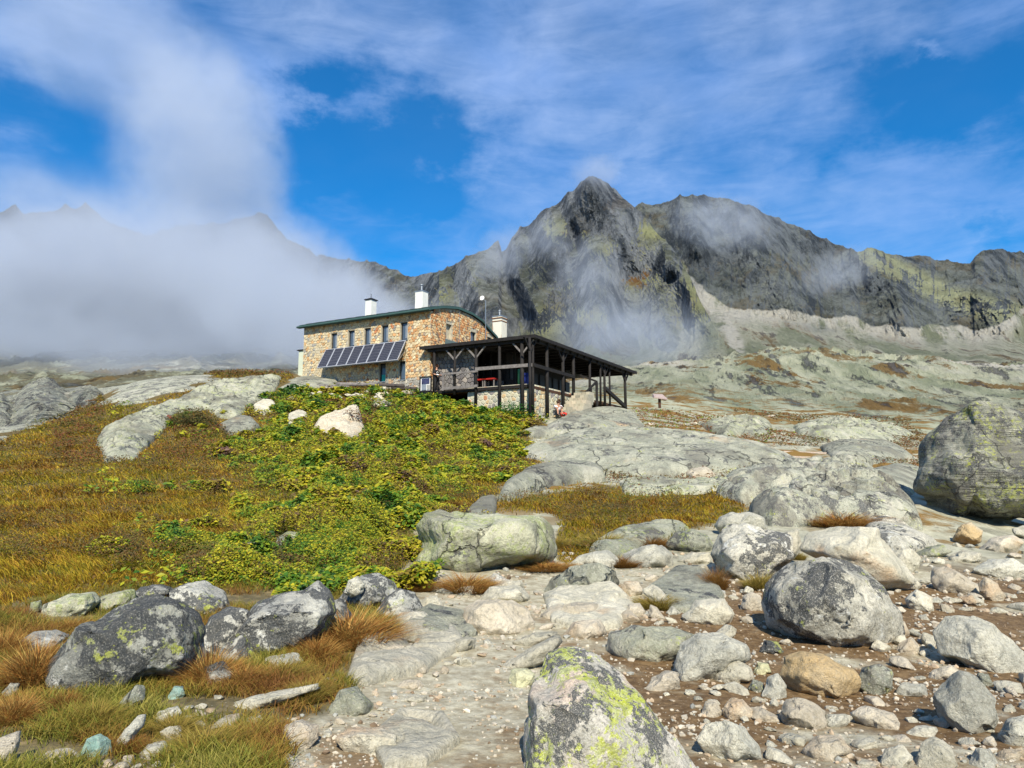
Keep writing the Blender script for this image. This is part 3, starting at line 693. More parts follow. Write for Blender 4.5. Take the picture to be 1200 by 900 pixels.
D_C = 42.0
Cpt = P(622, 493, D_C); C0 = Vector((Cpt[0], Cpt[1], 0))
Z_EAVE_V = zat(0, D_C, 396)                                   # veranda eaves
tM = along(C0, HA, 504, 8); M0 = C0 + HA * tM               # gable corner of the hut
Z_FL = zat(0, M0.y, 458, 507) ; Z_EV = zat(0, M0.y, 364, 507)
L_A = along(M0, HA, 356, Z_EV - 1); L_B = along(M0, HB, 581, Z_EV - .6)
print('hut', C0, M0, Z_FL, Z_EV, L_A, L_B, Z_EAVE_V, 'tM', tM)
Z_B = Z_FL - 1.2                                              # footing
up = Vector((0, 0, 1))
def HP(a, b, z): return M0 + HA * a + HB * b + up * z          # hut frame
M_MORTAR = plain('mortar', (.40, .36, .27), .9, var=.2, sc=6, bmp=.3)
M_STONE = col_mat('wall_stone', .9, var=.35, sc=9, bmp=.5)
M_TIMBER = plain('tarred_timber', (.016, .014, .013), .75, var=.35, sc=5, bmp=.3)
M_TIMBER_GREY = plain('weathered_timber', (.17, .155, .145), .85, var=.3, sc=6, bmp=.4)
M_TIMBER_BROWN = plain('brown_timber', (.07, .035, .02), .8, var=.3, sc=5)
M_GLASS, tt, bb = new_mat('window_glass'); bb.inputs['Base Color'].default_value = (.06, .085, .12, 1); bb.inputs['Roughness'].default_value = .08; bb.inputs['Specular IOR Level'].default_value = .6
M_DIM = plain('dim_window', (.02, .02, .022), .4)
M_FRAME = plain('dark_frame', (.02, .018, .018), .5)
M_CURTAIN = plain('curtain', (.20, .235, .28), .9)
M_ROOF = plain('green_sheet_roof', (.030, .050, .048), .45, .2, var=.25, sc=2)
M_FASCIA = plain('green_fascia', (.045, .09, .078), .5, .1, var=.15)
M_RENDER = plain('white_render', (.66, .67, .62), .9, var=.08, sc=3, bmp=.2)
M_METAL = plain('galvanised_metal', (.35, .36, .36), .4, .8)
M_BLUEMETAL = plain('blue_grey_sheet', (.10, .15, .17), .45, .3)
M_BLACK = plain('black_paint', (.012, .012, .012), .6)
M_WHITE = plain('white_paint', (.78, .78, .76), .5, var=.05)
HUT_PAL = [(5, (.54, .43, .26)), (2, (.50, .29, .13)), (3, (.47, .42, .29)), (2, (.27, .25, .22)), (2, (.58, .48, .31)), (1, (.40, .17, .08))]
hut = thing('mountain_hut', HP(0, 0, Z_FL), 'two-storey stone mountain hut with a curved green roof on the grassy crest', 'hut')
wr = random.Random(5)

def face_rects(x0, x1, z0, z1, holes):
    """split a wall face into boxes around its openings"""
    xs = sorted({x0, x1, *[h[0] for h in holes], *[h[1] for h in holes]}); out = []
    for a, b in zip(xs[:-1], xs[1:]):
        hs = sorted([(h[2], h[3]) for h in holes if h[0] < (a + b) / 2 < h[1]]); z = z0
        for c, d in hs:
            if c > z: out.append((a, b, z, c))
            z = max(z, d)
        if z < z1: out.append((a, b, z, z1))
    return out
def pxrect_A(pl_, pr, pt_, pb, off=0.):
    """an opening on the long front given by its picture box -> (a0, a1, z0, z1)"""
    b0 = M0 - HB * off
    z = Z_FL + 2.5; a1 = along(b0, HA, pl_, z); a0 = along(b0, HA, pr, z)
    m_ = b0 + HA * ((a0 + a1) / 2); xm = (pl_ + pr) / 2
    return (a0, a1, zat(0, m_.y, pb, xm), zat(0, m_.y, pt_, xm))
def pxrect_B(pl_, pr, pt_, pb):
    z = Z_FL + 2.5; b0 = along(M0, HB, pl_, z); b1 = along(M0, HB, pr, z)
    m_ = M0 + HB * ((b0 + b1) / 2); xm = (pl_ + pr) / 2
    return (b0, b1, zat(0, m_.y, pb, xm), zat(0, m_.y, pt_, xm))
zf = lambda zx, zy: (330 + zx / 5.217, 330 + zy / 5.217)
openA = []
for l, r_, tp, bt in ((297, 334, 315, 412), (403, 442, 298, 397), (501, 541, 283, 386), (607, 649, 267, 370), (723, 767, 248, 356)):
    a, b = zf(l, tp), zf(r_, bt); openA.append(pxrect_A(a[0], b[0], a[1], b[1]))
for l, r_, tp, bt in ((599, 638, 500, 610), (720, 758, 486, 598)):
    a, b = zf(l, tp), zf(r_, bt); openA.append(pxrect_A(a[0], b[0], a[1], b[1]))
openB = [pxrect_B(551.5, 557.5, 386, 406), pxrect_B(571, 576, 392, 406)]
nicheB = pxrect_B(522.5, 529, 377.5, 397)
# roof section across the gable: low barrel
def roof_z(b):
    return float(np.interp(b, [-.6, 0, 1.2, 3.0, 4.8, 6.1, 7.0, L_B, L_B + .45], [Z_EV - .08, Z_EV + .10, Z_EV + .42, Z_EV + .72, Z_EV + .66, Z_EV + .42, Z_EV + .02, Z_EV - .45, Z_EV - .95]))
TH = .45
core = MB()
for x0, x1, z0, z1 in face_rects(0, L_A, Z_B, Z_EV, openA):
    core.hexa([HP(x0, 0, z0), HP(x1, 0, z0), HP(x1, TH, z0), HP(x0, TH, z0), HP(x0, 0, z1), HP(x1, 0, z1), HP(x1, TH, z1), HP(x0, TH, z1)])
for x0, x1, z0, z1 in face_rects(TH, L_B, Z_B, Z_EV - .5, openB + [nicheB]):
    core.hexa([HP(0, x0, z0), HP(0, x1, z0), HP(TH, x1, z0), HP(TH, x0, z0), HP(0, x0, z1), HP(0, x1, z1), HP(TH, x1, z1), HP(TH, x0, z1)])
core.hexa([HP(.22, nicheB[0] - .02, nicheB[2] - .02), HP(.22, nicheB[1] + .02, nicheB[2] - .02), HP(TH, nicheB[1] + .02, nicheB[2] - .02), HP(TH, nicheB[0] - .02, nicheB[2] - .02),
           HP(.22, nicheB[0] - .02, nicheB[3] + .02), HP(.22, nicheB[1] + .02, nicheB[3] + .02), HP(TH, nicheB[1] + .02, nicheB[3] + .02), HP(TH, nicheB[0] - .02, nicheB[3] + .02)])
# gable head under the barrel, at both ends; the other two walls
nb = 14
for a0, a1 in ((0, TH), (L_A - TH, L_A)):
    for i in range(nb):
        b0, b1 = TH + (L_B - TH) * i / nb, TH + (L_B - TH) * (i + 1) / nb
        zb = Z_EV - .5 if a0 == 0 else Z_B
        core.hexa([HP(a0, b0, zb), HP(a0, b1, zb), HP(a1, b1, zb), HP(a1, b0, zb), HP(a0, b0, roof_z(b0) - .03), HP(a0, b1, roof_z(b1) - .03), HP(a1, b1, roof_z(b1) - .03), HP(a1, b0, roof_z(b0) - .03)])
core.hexa([HP(0, L_B - TH, Z_B), HP(L_A, L_B - TH, Z_B), HP(L_A, L_B, Z_B), HP(0, L_B, Z_B), HP(0, L_B - TH, Z_EV - .5), HP(L_A, L_B - TH, Z_EV - .5), HP(L_A, L_B, Z_EV - .5), HP(0, L_B, Z_EV - .5)])
wall_o = core.build('wall', M_MORTAR, hut)
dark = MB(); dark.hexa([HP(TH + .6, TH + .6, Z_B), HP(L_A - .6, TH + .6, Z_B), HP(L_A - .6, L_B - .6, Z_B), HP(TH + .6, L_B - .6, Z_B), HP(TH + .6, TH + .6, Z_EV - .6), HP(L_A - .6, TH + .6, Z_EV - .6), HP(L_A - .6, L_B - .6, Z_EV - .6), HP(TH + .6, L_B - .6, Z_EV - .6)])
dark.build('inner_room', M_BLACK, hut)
# stones of the two seen faces
sm = MB()
def hut_col(x, z, H, gable):
    k = fbm(np.array([[x * .5, z * .5, 3.]]), 3)[0]
    tab = list(HUT_PAL)
    if z < .9: tab = [(4, (.36, .34, .29)), (3, (.28, .27, .24)), (2, (.46, .42, .33)), (1, (.42, .28, .17))]
    elif gable or x < 2.6: tab = [(6, (.50, .31, .15)), (4, (.45, .21, .085)), (3, (.52, .40, .23)), (1, (.56, .48, .32)), (2, (.24, .17, .12))] if gable else [(5, (.52, .35, .18)), (3, (.47, .24, .10)), (4, (.54, .43, .26)), (2, (.56, .48, .32)), (1, (.28, .22, .17))]
    elif x > 5.5: tab = [(6, (.53, .44, .28)), (3, (.44, .39, .28)), (2, (.49, .31, .15)), (1, (.30, .29, .26))]
    return pal(wr, tab)
HW = Z_EV - Z_B
for p in voronoi_cells(L_A, HW, .215, wr, [(a, b, c - Z_B, d - Z_B) for a, b, c, d in openA]):
    cx = sum(q[0] for q in p) / len(p); cz = sum(q[1] for q in p) / len(p)
    stone_face(sm, HP(0, 0, Z_B), HA, up, -HB, p, .018, wr.uniform(.02, .05), hut_col(cx, cz - 1.2, HW, False), wr)
for p in voronoi_cells(L_B, HW + 1, .20, wr, [(a, b, c - Z_B, d - Z_B) for a, b, c, d in openB + [nicheB]], top=lambda x: roof_z(x) - Z_B - .02):
    cx = sum(q[0] for q in p) / len(p); cz = sum(q[1] for q in p) / len(p)
    stone_face(sm, HP(0, 0, Z_B), HB, up, -HA, p, .018, wr.uniform(.02, .05), hut_col(cx, cz - 1.2, HW, True), wr)
tag(sm.build('wall_stones', M_STONE, hut), kind='stuff')
# windows
def window(x0, x1, z0, z1, face, curtain=True, tilt=False, door=False):
    Q = (lambda x, d, z: HP(x, d, z)) if face == 'A' else (lambda x, d, z: HP(d, x, z))
    fr = MB(); w = .06; d0, d1 = .13, .20
    for a, b, c, d in ((x0, x1, z0, z0 + w), (x0, x1, z1 - w, z1), (x0, x0 + w, z0 + w, z1 - w), (x1 - w, x1, z0 + w, z1 - w)):
        fr.hexa([Q(a, d0, c), Q(b, d0, c), Q(b, d1, c), Q(a, d1, c), Q(a, d0, d), Q(b, d0, d), Q(b, d1, d), Q(a, d1, d)])
    f = fr.build('door' if door else 'window', M_FRAME, hut)
    g = MB(); g.hexa([Q(x0 + w, .17, z0 + w), Q(x1 - w, .17, z0 + w), Q(x1 - w, .185, z0 + w), Q(x0 + w, .185, z0 + w), Q(x0 + w, .17, z1 - w), Q(x1 - w, .17, z1 - w), Q(x1 - w, .185, z1 - w), Q(x0 + w, .185, z1 - w)])
    g.build('pane', M_GLASS, f)
    if curtain:
        cu = MB(); xw = x1 - x0
        for i in range(4):
            a = x0 + w + .02 + i * xw * .085; zz = z1 - w - .04
            cu.hexa([Q(a, .14 + .01 * (i % 2), z0 + .12), Q(a + xw * .08, .15, z0 + .12), Q(a + xw * .08, .157, z0 + .12), Q(a, .157, z0 + .12),
                     Q(a, .14 + .01 * (i % 2), zz), Q(a + xw * .08, .15, zz), Q(a + xw * .08, .157, zz), Q(a, .157, zz)])
        cu.build('curtain', M_CURTAIN, f)
    s_ = MB(); s_.hexa([Q(x0 - .04, -.06, z0 - .07), Q(x1 + .04, -.06, z0 - .07), Q(x1 + .04, .24, z0 - .07), Q(x0 - .04, .24, z0 - .07), Q(x0 - .04, -.06, z0 - .012), Q(x1 + .04, -.06, z0 - .012), Q(x1 + .04, .24, z0 + .0), Q(x0 - .04, .24, z0 + .0)])
    s_.build('sill', M_METAL, f)
    return f
for i, o_ in enumerate(openA): 
    f = window(*o_, 'A', curtain=i < 5, door=(i == 5))
    if i == 5:
        te = MB(); x0, x1, z0, z1 = o_; te.hexa([HP(x0 + .08, .1, z0), HP(x1 - .14, .1, z0), HP(x1 - .14, .16, z0), HP(x0 + .08, .16, z0), HP(x0 + .08, .1, z0 + .45), HP(x1 - .14, .1, z0 + .45), HP(x1 - .14, .16, z0 + .45), HP(x0 + .08, .16, z0 + .45)])
        te.build('door_panel', plain('teal_paint', (.02, .33, .28), .5), f)
for o_ in openB: window(*o_, 'B')
# roof
rf = MB(); bs_ = list(np.linspace(-.30, L_B + .4, 22)); A0, A1 = -.14, L_A + .18
for b0, b1 in zip(bs_[:-1], bs_[1:]):
    z0, z1 = roof_z(b0), roof_z(b1)
    rf.hexa([HP(A0, b0, z0), HP(A0, b1, z1), HP(A1, b1, z1), HP(A1, b0, z0), HP(A0, b0, z0 + .16), HP(A0, b1, z1 + .16), HP(A1, b1, z1 + .16), HP(A1, b0, z0 + .16)])
ro = rf.build('roof', M_ROOF, hut)
fa = MB(); zE = roof_z(-.30)
fa.hexa([HP(A0 - .02, -.37, zE - .12), HP(A1 + .02, -.37, zE - .12), HP(A1 + .02, -.32, zE - .12), HP(A0 - .02, -.32, zE - .12), HP(A0 - .02, -.37, zE + .1), HP(A1 + .02, -.37, zE + .1), HP(A1 + .02, -.32, zE + .1), HP(A0 - .02, -.32, zE + .1)])
fa.tube(HP(A0 - .1, -.43, zE - .02), HP(A1 + .1, -.43, zE - .02), .075, n=8)
fa.build('gutter', M_FASCIA, ro)
vb = MB()
for b0, b1 in zip(bs_[:-1], bs_[1:]):
    z0, z1 = roof_z(b0), roof_z(b1)
    vb.hexa([HP(A0 - .05, b0, z0 - .03), HP(A0 - .05, b1, z1 - .03), HP(A0 - .004, b1, z1 - .03), HP(A0 - .004, b0, z0 - .03), HP(A0 - .05, b0, z0 + .13), HP(A0 - .05, b1, z1 + .13), HP(A0 - .004, b1, z1 + .13), HP(A0 - .004, b0, z0 + .13)])
vb.build('verge_board', M_FASCIA, ro)
for k in range(12):
    se = MB(); a = .5 + k * (L_A - .5) / 11.5
    for b0, b1 in zip(bs_[:-1], bs_[1:]): se.beam(HP(a, b0, roof_z(b0) + .175), HP(a, b1, roof_z(b1) + .175), .03, .03)
    se.build('standing_seam', M_ROOF, ro)

def chimney(px, pyt, w, b_at, name='chimney', cap='roof', zbase=None, mat=None, a_at=None, lab=None):
    """square stack whose middle shows at px"""
    base = M0 + HB * b_at; a = along(base, HA, px, Z_EV + 1) if a_at is None else a_at
    c = base + HA * a; zt = zat(0, c.y, pyt, px); zb = (roof_z(b_at) - .1) if zbase is None else zbase
    q = lambda i, j, z, k=1.: c + HA * (i * w / 2 * k) + HB * (j * w / 2 * k) + up * z
    sh = MB(); sh.hexa([q(-1, -1, zb), q(1, -1, zb), q(1, 1, zb), q(-1, 1, zb), q(-1, -1, zt), q(1, -1, zt), q(1, 1, zt), q(-1, 1, zt)])
    ch = sh.build(name, mat or M_RENDER, hut)
    if lab: ch['label'] = lab
    cp = MB()
    if cap == 'roof':
        for s1, z0, z1, k1 in ((1.25, zt + .02, zt + .08, 1.25), (1.2, zt + .081, zt + .22, .1)):
            cp.hexa([q(-1, -1, z0, s1), q(1, -1, z0, s1), q(1, 1, z0, s1), q(-1, 1, z0, s1), q(-1, -1, z1, k1), q(1, -1, z1, k1), q(1, 1, z1, k1), q(-1, 1, z1, k1)])
        cp.tube(c + up * (zt + .15), c + up * (zt + .5), .02, n=6)
    else:
        cp.hexa([q(-1, -1, zt + .002, 1.06), q(1, -1, zt + .002, 1.06), q(1, 1, zt + .002, 1.06), q(-1, 1, zt + .002, 1.06), q(-1, -1, zt + .07, 1.06), q(1, -1, zt + .07, 1.06), q(1, 1, zt + .07, 1.06), q(-1, 1, zt + .07, 1.06)])
        cp.tube(c + up * (zt + .07), c + up * (zt + .5), .07, n=8); cp.tube(c + up * (zt + .5), c + up * (zt + .56), .13, n=8)
    cp.build('cap', M_FRAME if cap == 'roof' else M_METAL, ch); return ch, c, zt
chimney(434.5, 352.5, .55, 1.6)
chimney(494, 343, .62, 1.4, cap='pipe')
mr, tr_, br = new_mat('rust_streaked_render'); oc = tr_.new('ShaderNodeTexCoord').outputs['Object']
nn = tr_.noise(tr_.mapping(oc, scale=(6, 6, .5)), 1.2, 5, .6); sp = tr_.new('ShaderNodeSeparateXYZ'); tr_.l.new(oc, sp.inputs[0])
tr_.put(br.inputs['Base Color'], tr_.mix(tr_.math('MULTIPLY', tr_.ramp(nn, .56, .66), .8), (.64, .62, .52), (.34, .16, .06)))
ch3, c3, zt3 = chimney(585.5, 372, .80, L_B + 1.6, cap='pipe', zbase=Z_EV - 3.0, mat=mr, lab='tall pale chimney with rust streaks')
cb_ = MB()
for dz, k in ((-.16, 1.12), (-.40, 1.06)):
    q = lambda i, j, z: c3 + HA * (i * .40 * k) + HB * (j * .40 * k) + up * z
    cb_.hexa([q(-1, -1, zt3 + dz), q(1, -1, zt3 + dz), q(1, 1, zt3 + dz), q(-1, 1, zt3 + dz), q(-1, -1, zt3 + dz + .07), q(1, -1, zt3 + dz + .07), q(1, 1, zt3 + dz + .07), q(-1, 1, zt3 + dz + .07)])
cb_.build('band', plain('rusty_iron', (.16, .07, .03), .8), ch3)
# solar panels
z1_ = pxrect_A(383, 475, 410, 425); zA = lambda px, py, off: (along(M0 - HB * off, HA, px, zat(0, 47, py, px)))
aL, aR = zA(382.5, 410, .1), zA(476.5, 399.5, .1)
ptL = M0 + HA * aR; zT = zat(0, (M0 + HA * aR - HB * .1).y, 399.5, 476); off_b = .95
bR = along(M0 - HB * off_b, HA, 473, zat(0, 46, 421, 473)); zBt = zat(0, (M0 + HA * bR - HB * off_b).y, 421.3, 473)
arr = MB(); NPAN = 8; arr_a0, arr_a1 = aR, aL
arr.beam(HP(arr_a0, -.12, zT - .06), HP(arr_a1, -.12, zT - .06), .05, .05); arr.beam(HP(arr_a0, -off_b + .05, zBt), HP(arr_a1, -off_b + .05, zBt), .05, .05)
for k in range(NPAN + 1):
    a = arr_a0 + (arr_a1 - arr_a0) * k / NPAN; a = min(max(a, arr_a0 + .05), arr_a1 - .05)
    arr.beam(HP(a, -.02, zT - .5), HP(a, -off_b + .1, zBt + .01), .04, .04); arr.beam(HP(a, -.1, zT - .05), HP(a, -off_b + .04, zBt - .02), .035, .035)
ao = arr.build('solar_array', M_METAL, hut)
M_CELL, tc, bc = new_mat('solar_cells'); oc = tc.new('ShaderNodeTexCoord').outputs['UV']
bk = tc.new('ShaderNodeTexBrick'); tc.put(bk.inputs['Vector'], oc); bk.offset = 0; bk.inputs['Scale'].default_value = 1; bk.inputs['Brick Width'].default_value = 1 / 6; bk.inputs['Row Height'].default_value = .1; bk.inputs['Mortar Size'].default_value = .007
bk.inputs['Color1'].default_value = (.022, .024, .034, 1); bk.inputs['Color2'].default_value = (.03, .032, .045, 1); bk.inputs['Mortar'].default_value = (.12, .12, .14, 1)
tc.put(bc.inputs['Base Color'], bk.outputs[0]); bc.inputs['Roughness'].default_value = .35
M_ALU = plain('aluminium', (.62, .63, .65), .35, .5, var=.05)
for k in range(NPAN):
    g = .012; a0 = arr_a0 + (arr_a1 - arr_a0) * k / NPAN + g; a1 = arr_a0 + (arr_a1 - arr_a0) * (k + 1) / NPAN - g
    pT = lambda a: HP(a, -.15, zT); pB = lambda a: HP(a, -off_b, zBt)
    dn = (pB(a0) - pT(a0)).normalized(); nn_ = dn.cross(HA).normalized(); nn_ = nn_ if nn_.z > 0 else -nn_
    fr = MB(); f0, f1 = pT, pB; Lp = (pB(a0) - pT(a0)).length
    K = lambda a, d, h: pT(a) + dn * d + nn_ * h
    w = .035
    for x0, x1, d0, d1 in ((a0, a1, 0, w), (a0, a1, Lp - w, Lp), (a0, a0 + w, w, Lp - w), (a1 - w, a1, w, Lp - w)):
        fr.hexa([K(x0, d0, .0), K(x1, d0, .0), K(x1, d1, .0), K(x0, d1, .0), K(x0, d0, .05), K(x1, d0, .05), K(x1, d1, .05), K(x0, d1, .05)])
    # the cells: one plate inside the frame
    for pts in ([K(a0 + w, w, .04), K(a1 - w, w, .04), K(a1 - w, Lp - w, .04), K(a0 + w, Lp - w, .04)], [K(a0 + w, w, .01), K(a1 - w, w, .01), K(a1 - w, Lp - w, .01), K(a0 + w, Lp - w, .01)]): fr.poly(pts, mi=1)
    pn = fr.build('solar_panel', [M_ALU, M_CELL], ao)
    uv = pn.data.uv_layers.new(name='UVMap')
    for f in pn.data.polygons:
        for li, c_ in zip(f.loop_indices, ((0, 0), (1, 0), (1, 1), (0, 1))): uv.data[li].uv = c_
# cabinet at the far end, satellite mast, lightning rods, roof hatch of the veranda lean-to
cab = MB(); a0 = L_A + .12; 
zc1 = zat(0, (M0 + HA * (L_A + .6)).y, 409.5, 350)
cab.hexa([HP(a0, .5, Z_FL), HP(a0 + .85, .5, Z_FL), HP(a0 + .85, 1.4, Z_FL), HP(a0, 1.4, Z_FL), HP(a0, .5, zc1), HP(a0 + .85, .5, zc1), HP(a0 + .85, 1.4, zc1), HP(a0, 1.4, zc1)])
cab.hexa([HP(a0 + .1, .47, Z_FL + .3), HP(a0 + .75, .47, Z_FL + .3), HP(a0 + .75, .497, Z_FL + .3), HP(a0 + .1, .497, Z_FL + .3), HP(a0 + .1, .47, zc1 - .12), HP(a0 + .75, .47, zc1 - .12), HP(a0 + .75, .497, zc1 - .12), HP(a0 + .1, .497, zc1 - .12)])
co = cab.build('annex', plain('pale_green_board', (.50, .54, .42), .8, var=.06), hut)
cl = MB(); cl.hexa([HP(a0 - .08, .4, zc1 + .003), HP(a0 + .95, .4, zc1 + .003), HP(a0 + .95, 1.5, zc1 + .003), HP(a0 - .08, 1.5, zc1 + .003), HP(a0 - .08, .4, zc1 + .07), HP(a0 + .95, .4, zc1 + .07), HP(a0 + .95, 1.5, zc1 + .07), HP(a0 - .08, 1.5, zc1 + .07)])
cl.build('annex_roof', M_FRAME, co)
bm_ = along(M0 - HA * .25, HB, 569, Z_EV); pm = M0 - HA * .25 + HB * bm_
zmt = zat(0, pm.y, 352, 569); mst = MB(); mst.tube(pm + up * (Z_EV - 2.9), pm + up * zmt, .035, n=6)
mst.tube(pm + up * (Z_EV - 1.2), pm + up * (Z_EV - 1.2) + HA * .3, .02, n=6); mst.tube(pm + up * (zmt - .05), pm + up * (zmt + .12) + Vector((-.22, -.05, 0)), .02, n=6)
mo = mst.build('antenna_mast', M_METAL, hut)
ds = MB(); dc = pm + up * (zmt + .15) + Vector((-.24, -.08, 0)); dn_ = Vector((-.3, -.93, .2)).normalized(); dq = dn_.to_track_quat('Z', 'Y'); rings = []
for k in range(5):
    r_ = .17 * k / 4; rings.append([dc + dq @ Vector((math.cos(a) * r_, math.sin(a) * r_, r_ * r_ * 1.4)) for a in np.linspace(0, 2 * math.pi, 17)[:-1]])
for k in range(4):
    for i in range(16): ds.poly([rings[k][i], rings[k][(i + 1) % 16], rings[k + 1][(i + 1) % 16], rings[k + 1][i]])
ds.build('satellite_dish', M_WHITE, mo)
rod = MB(); pr_ = M0 - HA * .1 + HB * along(M0, HB, 537, Z_EV); rod.tube(pr_ + up * (Z_EV - 2.2), pr_ + up * (Z_EV + 1.2), .018, n=5); rod.build('lightning_rod', M_METAL, hut)
hb0, hb1 = along(M0 - HA * .6, HB, 530, 9.3), along(M0 - HA * .6, HB, 555, 9.3); zh0 = zat(0, (M0 + HB * hb0).y, 404, 540); 
ht = MB(); ht.hexa([HP(-1.3, hb0, zh0 - .2), HP(-1.3, hb1, zh0 - .2), HP(-.003, hb1, zh0 - .2), HP(-.003, hb0, zh0 - .2), HP(-1.3, hb0, zh0 - .08), HP(-1.3, hb1, zh0 - .08), HP(-.003, hb1, zh0 + .42), HP(-.003, hb0, zh0 + .42)])
ht.build('lean_to_roof', M_BLUEMETAL, hut)

# ------------------------------------------------------------------ covered veranda
ver = thing('covered_veranda', C0 + up * 3.2, 'open timber veranda of black posts under a low dark roof, built onto the hut', 'veranda')
def VP(a, b, z): return C0 + HA * a + HB * b + up * z
Z_WT = zat(0, D_C, 449.5); L_V = along(C0, HB, 735, Z_EAVE_V)
Z_DK = Z_WT - .02
rfv = MB(); ov = .55; za = Z_EAVE_V
rfv.hexa([VP(-ov, -ov, za - .1), VP(tM + .35, -ov, za - .1), VP(tM - .01, L_V + ov, za - .1), VP(-ov, L_V + ov, za - .1),
          VP(-ov, -ov, za + .06), VP(tM + .35, -ov, za + .06), VP(tM - .01, L_V + ov, za + .5), VP(-ov, L_V + ov, za + .06)])
vro = rfv.build('roof', plain('roofing_felt', (.05, .055, .06), .8), ver)
fb = MB()
fb.beam(VP(-ov - .03, -ov - .03, za - .03), VP(tM + .4, -ov - .03, za - .03), .05, .2); fb.beam(VP(-ov - .03, -ov - .03, za - .03), VP(-ov - .03, L_V + ov, za - .03), .05, .2)
fb.build('fascia_board', M_TIMBER, vro)
for k in range(15):
    b = .3 + k * (L_V - .6) / 14; mb = MB(); mb.beam(VP(-ov + .06, b, za - .2), VP(3.2, b, za - .15), .1, .16); mb.build('rafter', M_TIMBER, vro)
fl = MB(); fl.hexa([VP(-.05, .0, Z_DK - .25), VP(tM - .02, -.1, Z_DK - .25), VP(tM - .02, L_V, Z_DK - .25), VP(-.05, L_V, Z_DK - .25), VP(-.05, .0, Z_DK - .08), VP(tM - .02, -.1, Z_DK - .08), VP(tM - .02, L_V, Z_DK - .08), VP(-.05, L_V, Z_DK - .08)])
fl.build('deck', M_TIMBER_BROWN, ver)
# café block behind the deck: tarred boards with windows, and the hut's rounded stone end
blk = MB(); bz0, bz1 = Z_DK - .079, za - .11
blk.hexa([VP(3.3, 2.9, bz0), VP(tM - .05, 2.9, bz0), VP(tM - .05, L_V - 4.2, bz0), VP(3.3, L_V - 4.2, bz0), VP(3.3, 2.9, bz1), VP(tM - .05, 2.9, bz1), VP(tM - .05, L_V - 4.2, bz1), VP(3.3, L_V - 4.2, bz1)])
bo = blk.build('board_wall', M_TIMBER, ver)
for k in range(9):
    b = 3.3 + k * 1.05
    w_ = MB(); w_.hexa([VP(3.24, b, Z_DK + .9), VP(3.24, b + .7, Z_DK + .9), VP(3.297, b + .7, Z_DK + .9), VP(3.297, b, Z_DK + .9), VP(3.24, b, Z_DK + 1.7), VP(3.24, b + .7, Z_DK + 1.7), VP(3.297, b + .7, Z_DK + 1.7), VP(3.297, b, Z_DK + 1.7)])
    w_.build('window', M_DIM, bo)
for k in range(3):
    a = 3.5 + k * .95
    w_ = MB(); w_.hexa([VP(a, 2.83, Z_DK + .15), VP(a + .8, 2.83, Z_DK + .15), VP(a + .8, 2.897, Z_DK + .15), VP(a, 2.897, Z_DK + .15), VP(a, 2.83, Z_DK + .75), VP(a + .8, 2.83, Z_DK + .75), VP(a + .8, 2.897, Z_DK + .75), VP(a, 2.897, Z_DK + .75)])
    w_.build('panel', M_TIMBER_GREY, bo)
# shaded stone end under the roof
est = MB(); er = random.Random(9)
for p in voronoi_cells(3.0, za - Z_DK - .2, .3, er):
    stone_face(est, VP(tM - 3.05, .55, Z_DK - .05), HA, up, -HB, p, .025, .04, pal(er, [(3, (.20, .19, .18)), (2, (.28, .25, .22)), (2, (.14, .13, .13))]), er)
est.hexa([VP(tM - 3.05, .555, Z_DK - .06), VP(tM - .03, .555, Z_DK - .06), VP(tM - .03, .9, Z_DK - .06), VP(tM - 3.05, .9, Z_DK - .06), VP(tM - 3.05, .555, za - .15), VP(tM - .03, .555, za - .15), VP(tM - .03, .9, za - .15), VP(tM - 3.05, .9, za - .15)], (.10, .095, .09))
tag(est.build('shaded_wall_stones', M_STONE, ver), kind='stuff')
# stone base with single stones
def ground_under(p): return gz(p.x, p.y)
def gpy(px, py, Y): return P(px, py, Y)[2]
basew = MB(); aW = along(C0, HA, 548, Z_WT - 1); bW = along(C0, HB, 677, Z_WT - 1)
basew.hexa([VP(.0, .0, 2.2), VP(aW, .0, 2.6), VP(aW, .5, 2.6), VP(.0, .5, 2.2), VP(.0, .0, Z_WT), VP(aW, .0, Z_WT), VP(aW, .5, Z_WT), VP(.0, .5, Z_WT)])
basew.hexa([VP(.0, .501, 2.2), VP(.5, .501, 2.2), VP(.5, bW, 2.2), VP(.0, bW, 2.2), VP(.0, .501, Z_WT), VP(.5, .501, Z_WT), VP(.5, bW, Z_WT), VP(.0, bW, Z_WT)])
bwo = basew.build('stone_wall', plain('pale_mortar', (.52, .49, .38), .9, var=.12, sc=5, bmp=.3), ver)
vr = random.Random(21); VPAL = [(5, (.44, .42, .31)), (2, (.46, .34, .19)), (3, (.34, .345, .28)), (2, (.50, .44, .30)), (2, (.24, .22, .21)), (1, (.42, .22, .12))]
cnt = 0; rest = MB()
for dir_, L, off in ((HA, aW, VP(0, 0, 2.9)), (HB, bW, VP(0, 0, 2.9))):
    un = -HB if dir_ is HA else -HA
    for p in voronoi_cells(L, Z_WT - 2.9, .31, vr):
        low_ = sum(q[1] for q in p) / len(p) < .35 or cnt >= 295
        sb = rest if low_ else MB()
        if stone_face(sb, off, dir_, up, un, p, .045, vr.uniform(.02, .045), pal(vr, VPAL), vr) and not low_:
            sb.build('stone', M_STONE, bwo); cnt += 1
tag(rest.build('footing_stones', M_STONE, bwo), kind='stuff'); print('veranda stones', cnt)
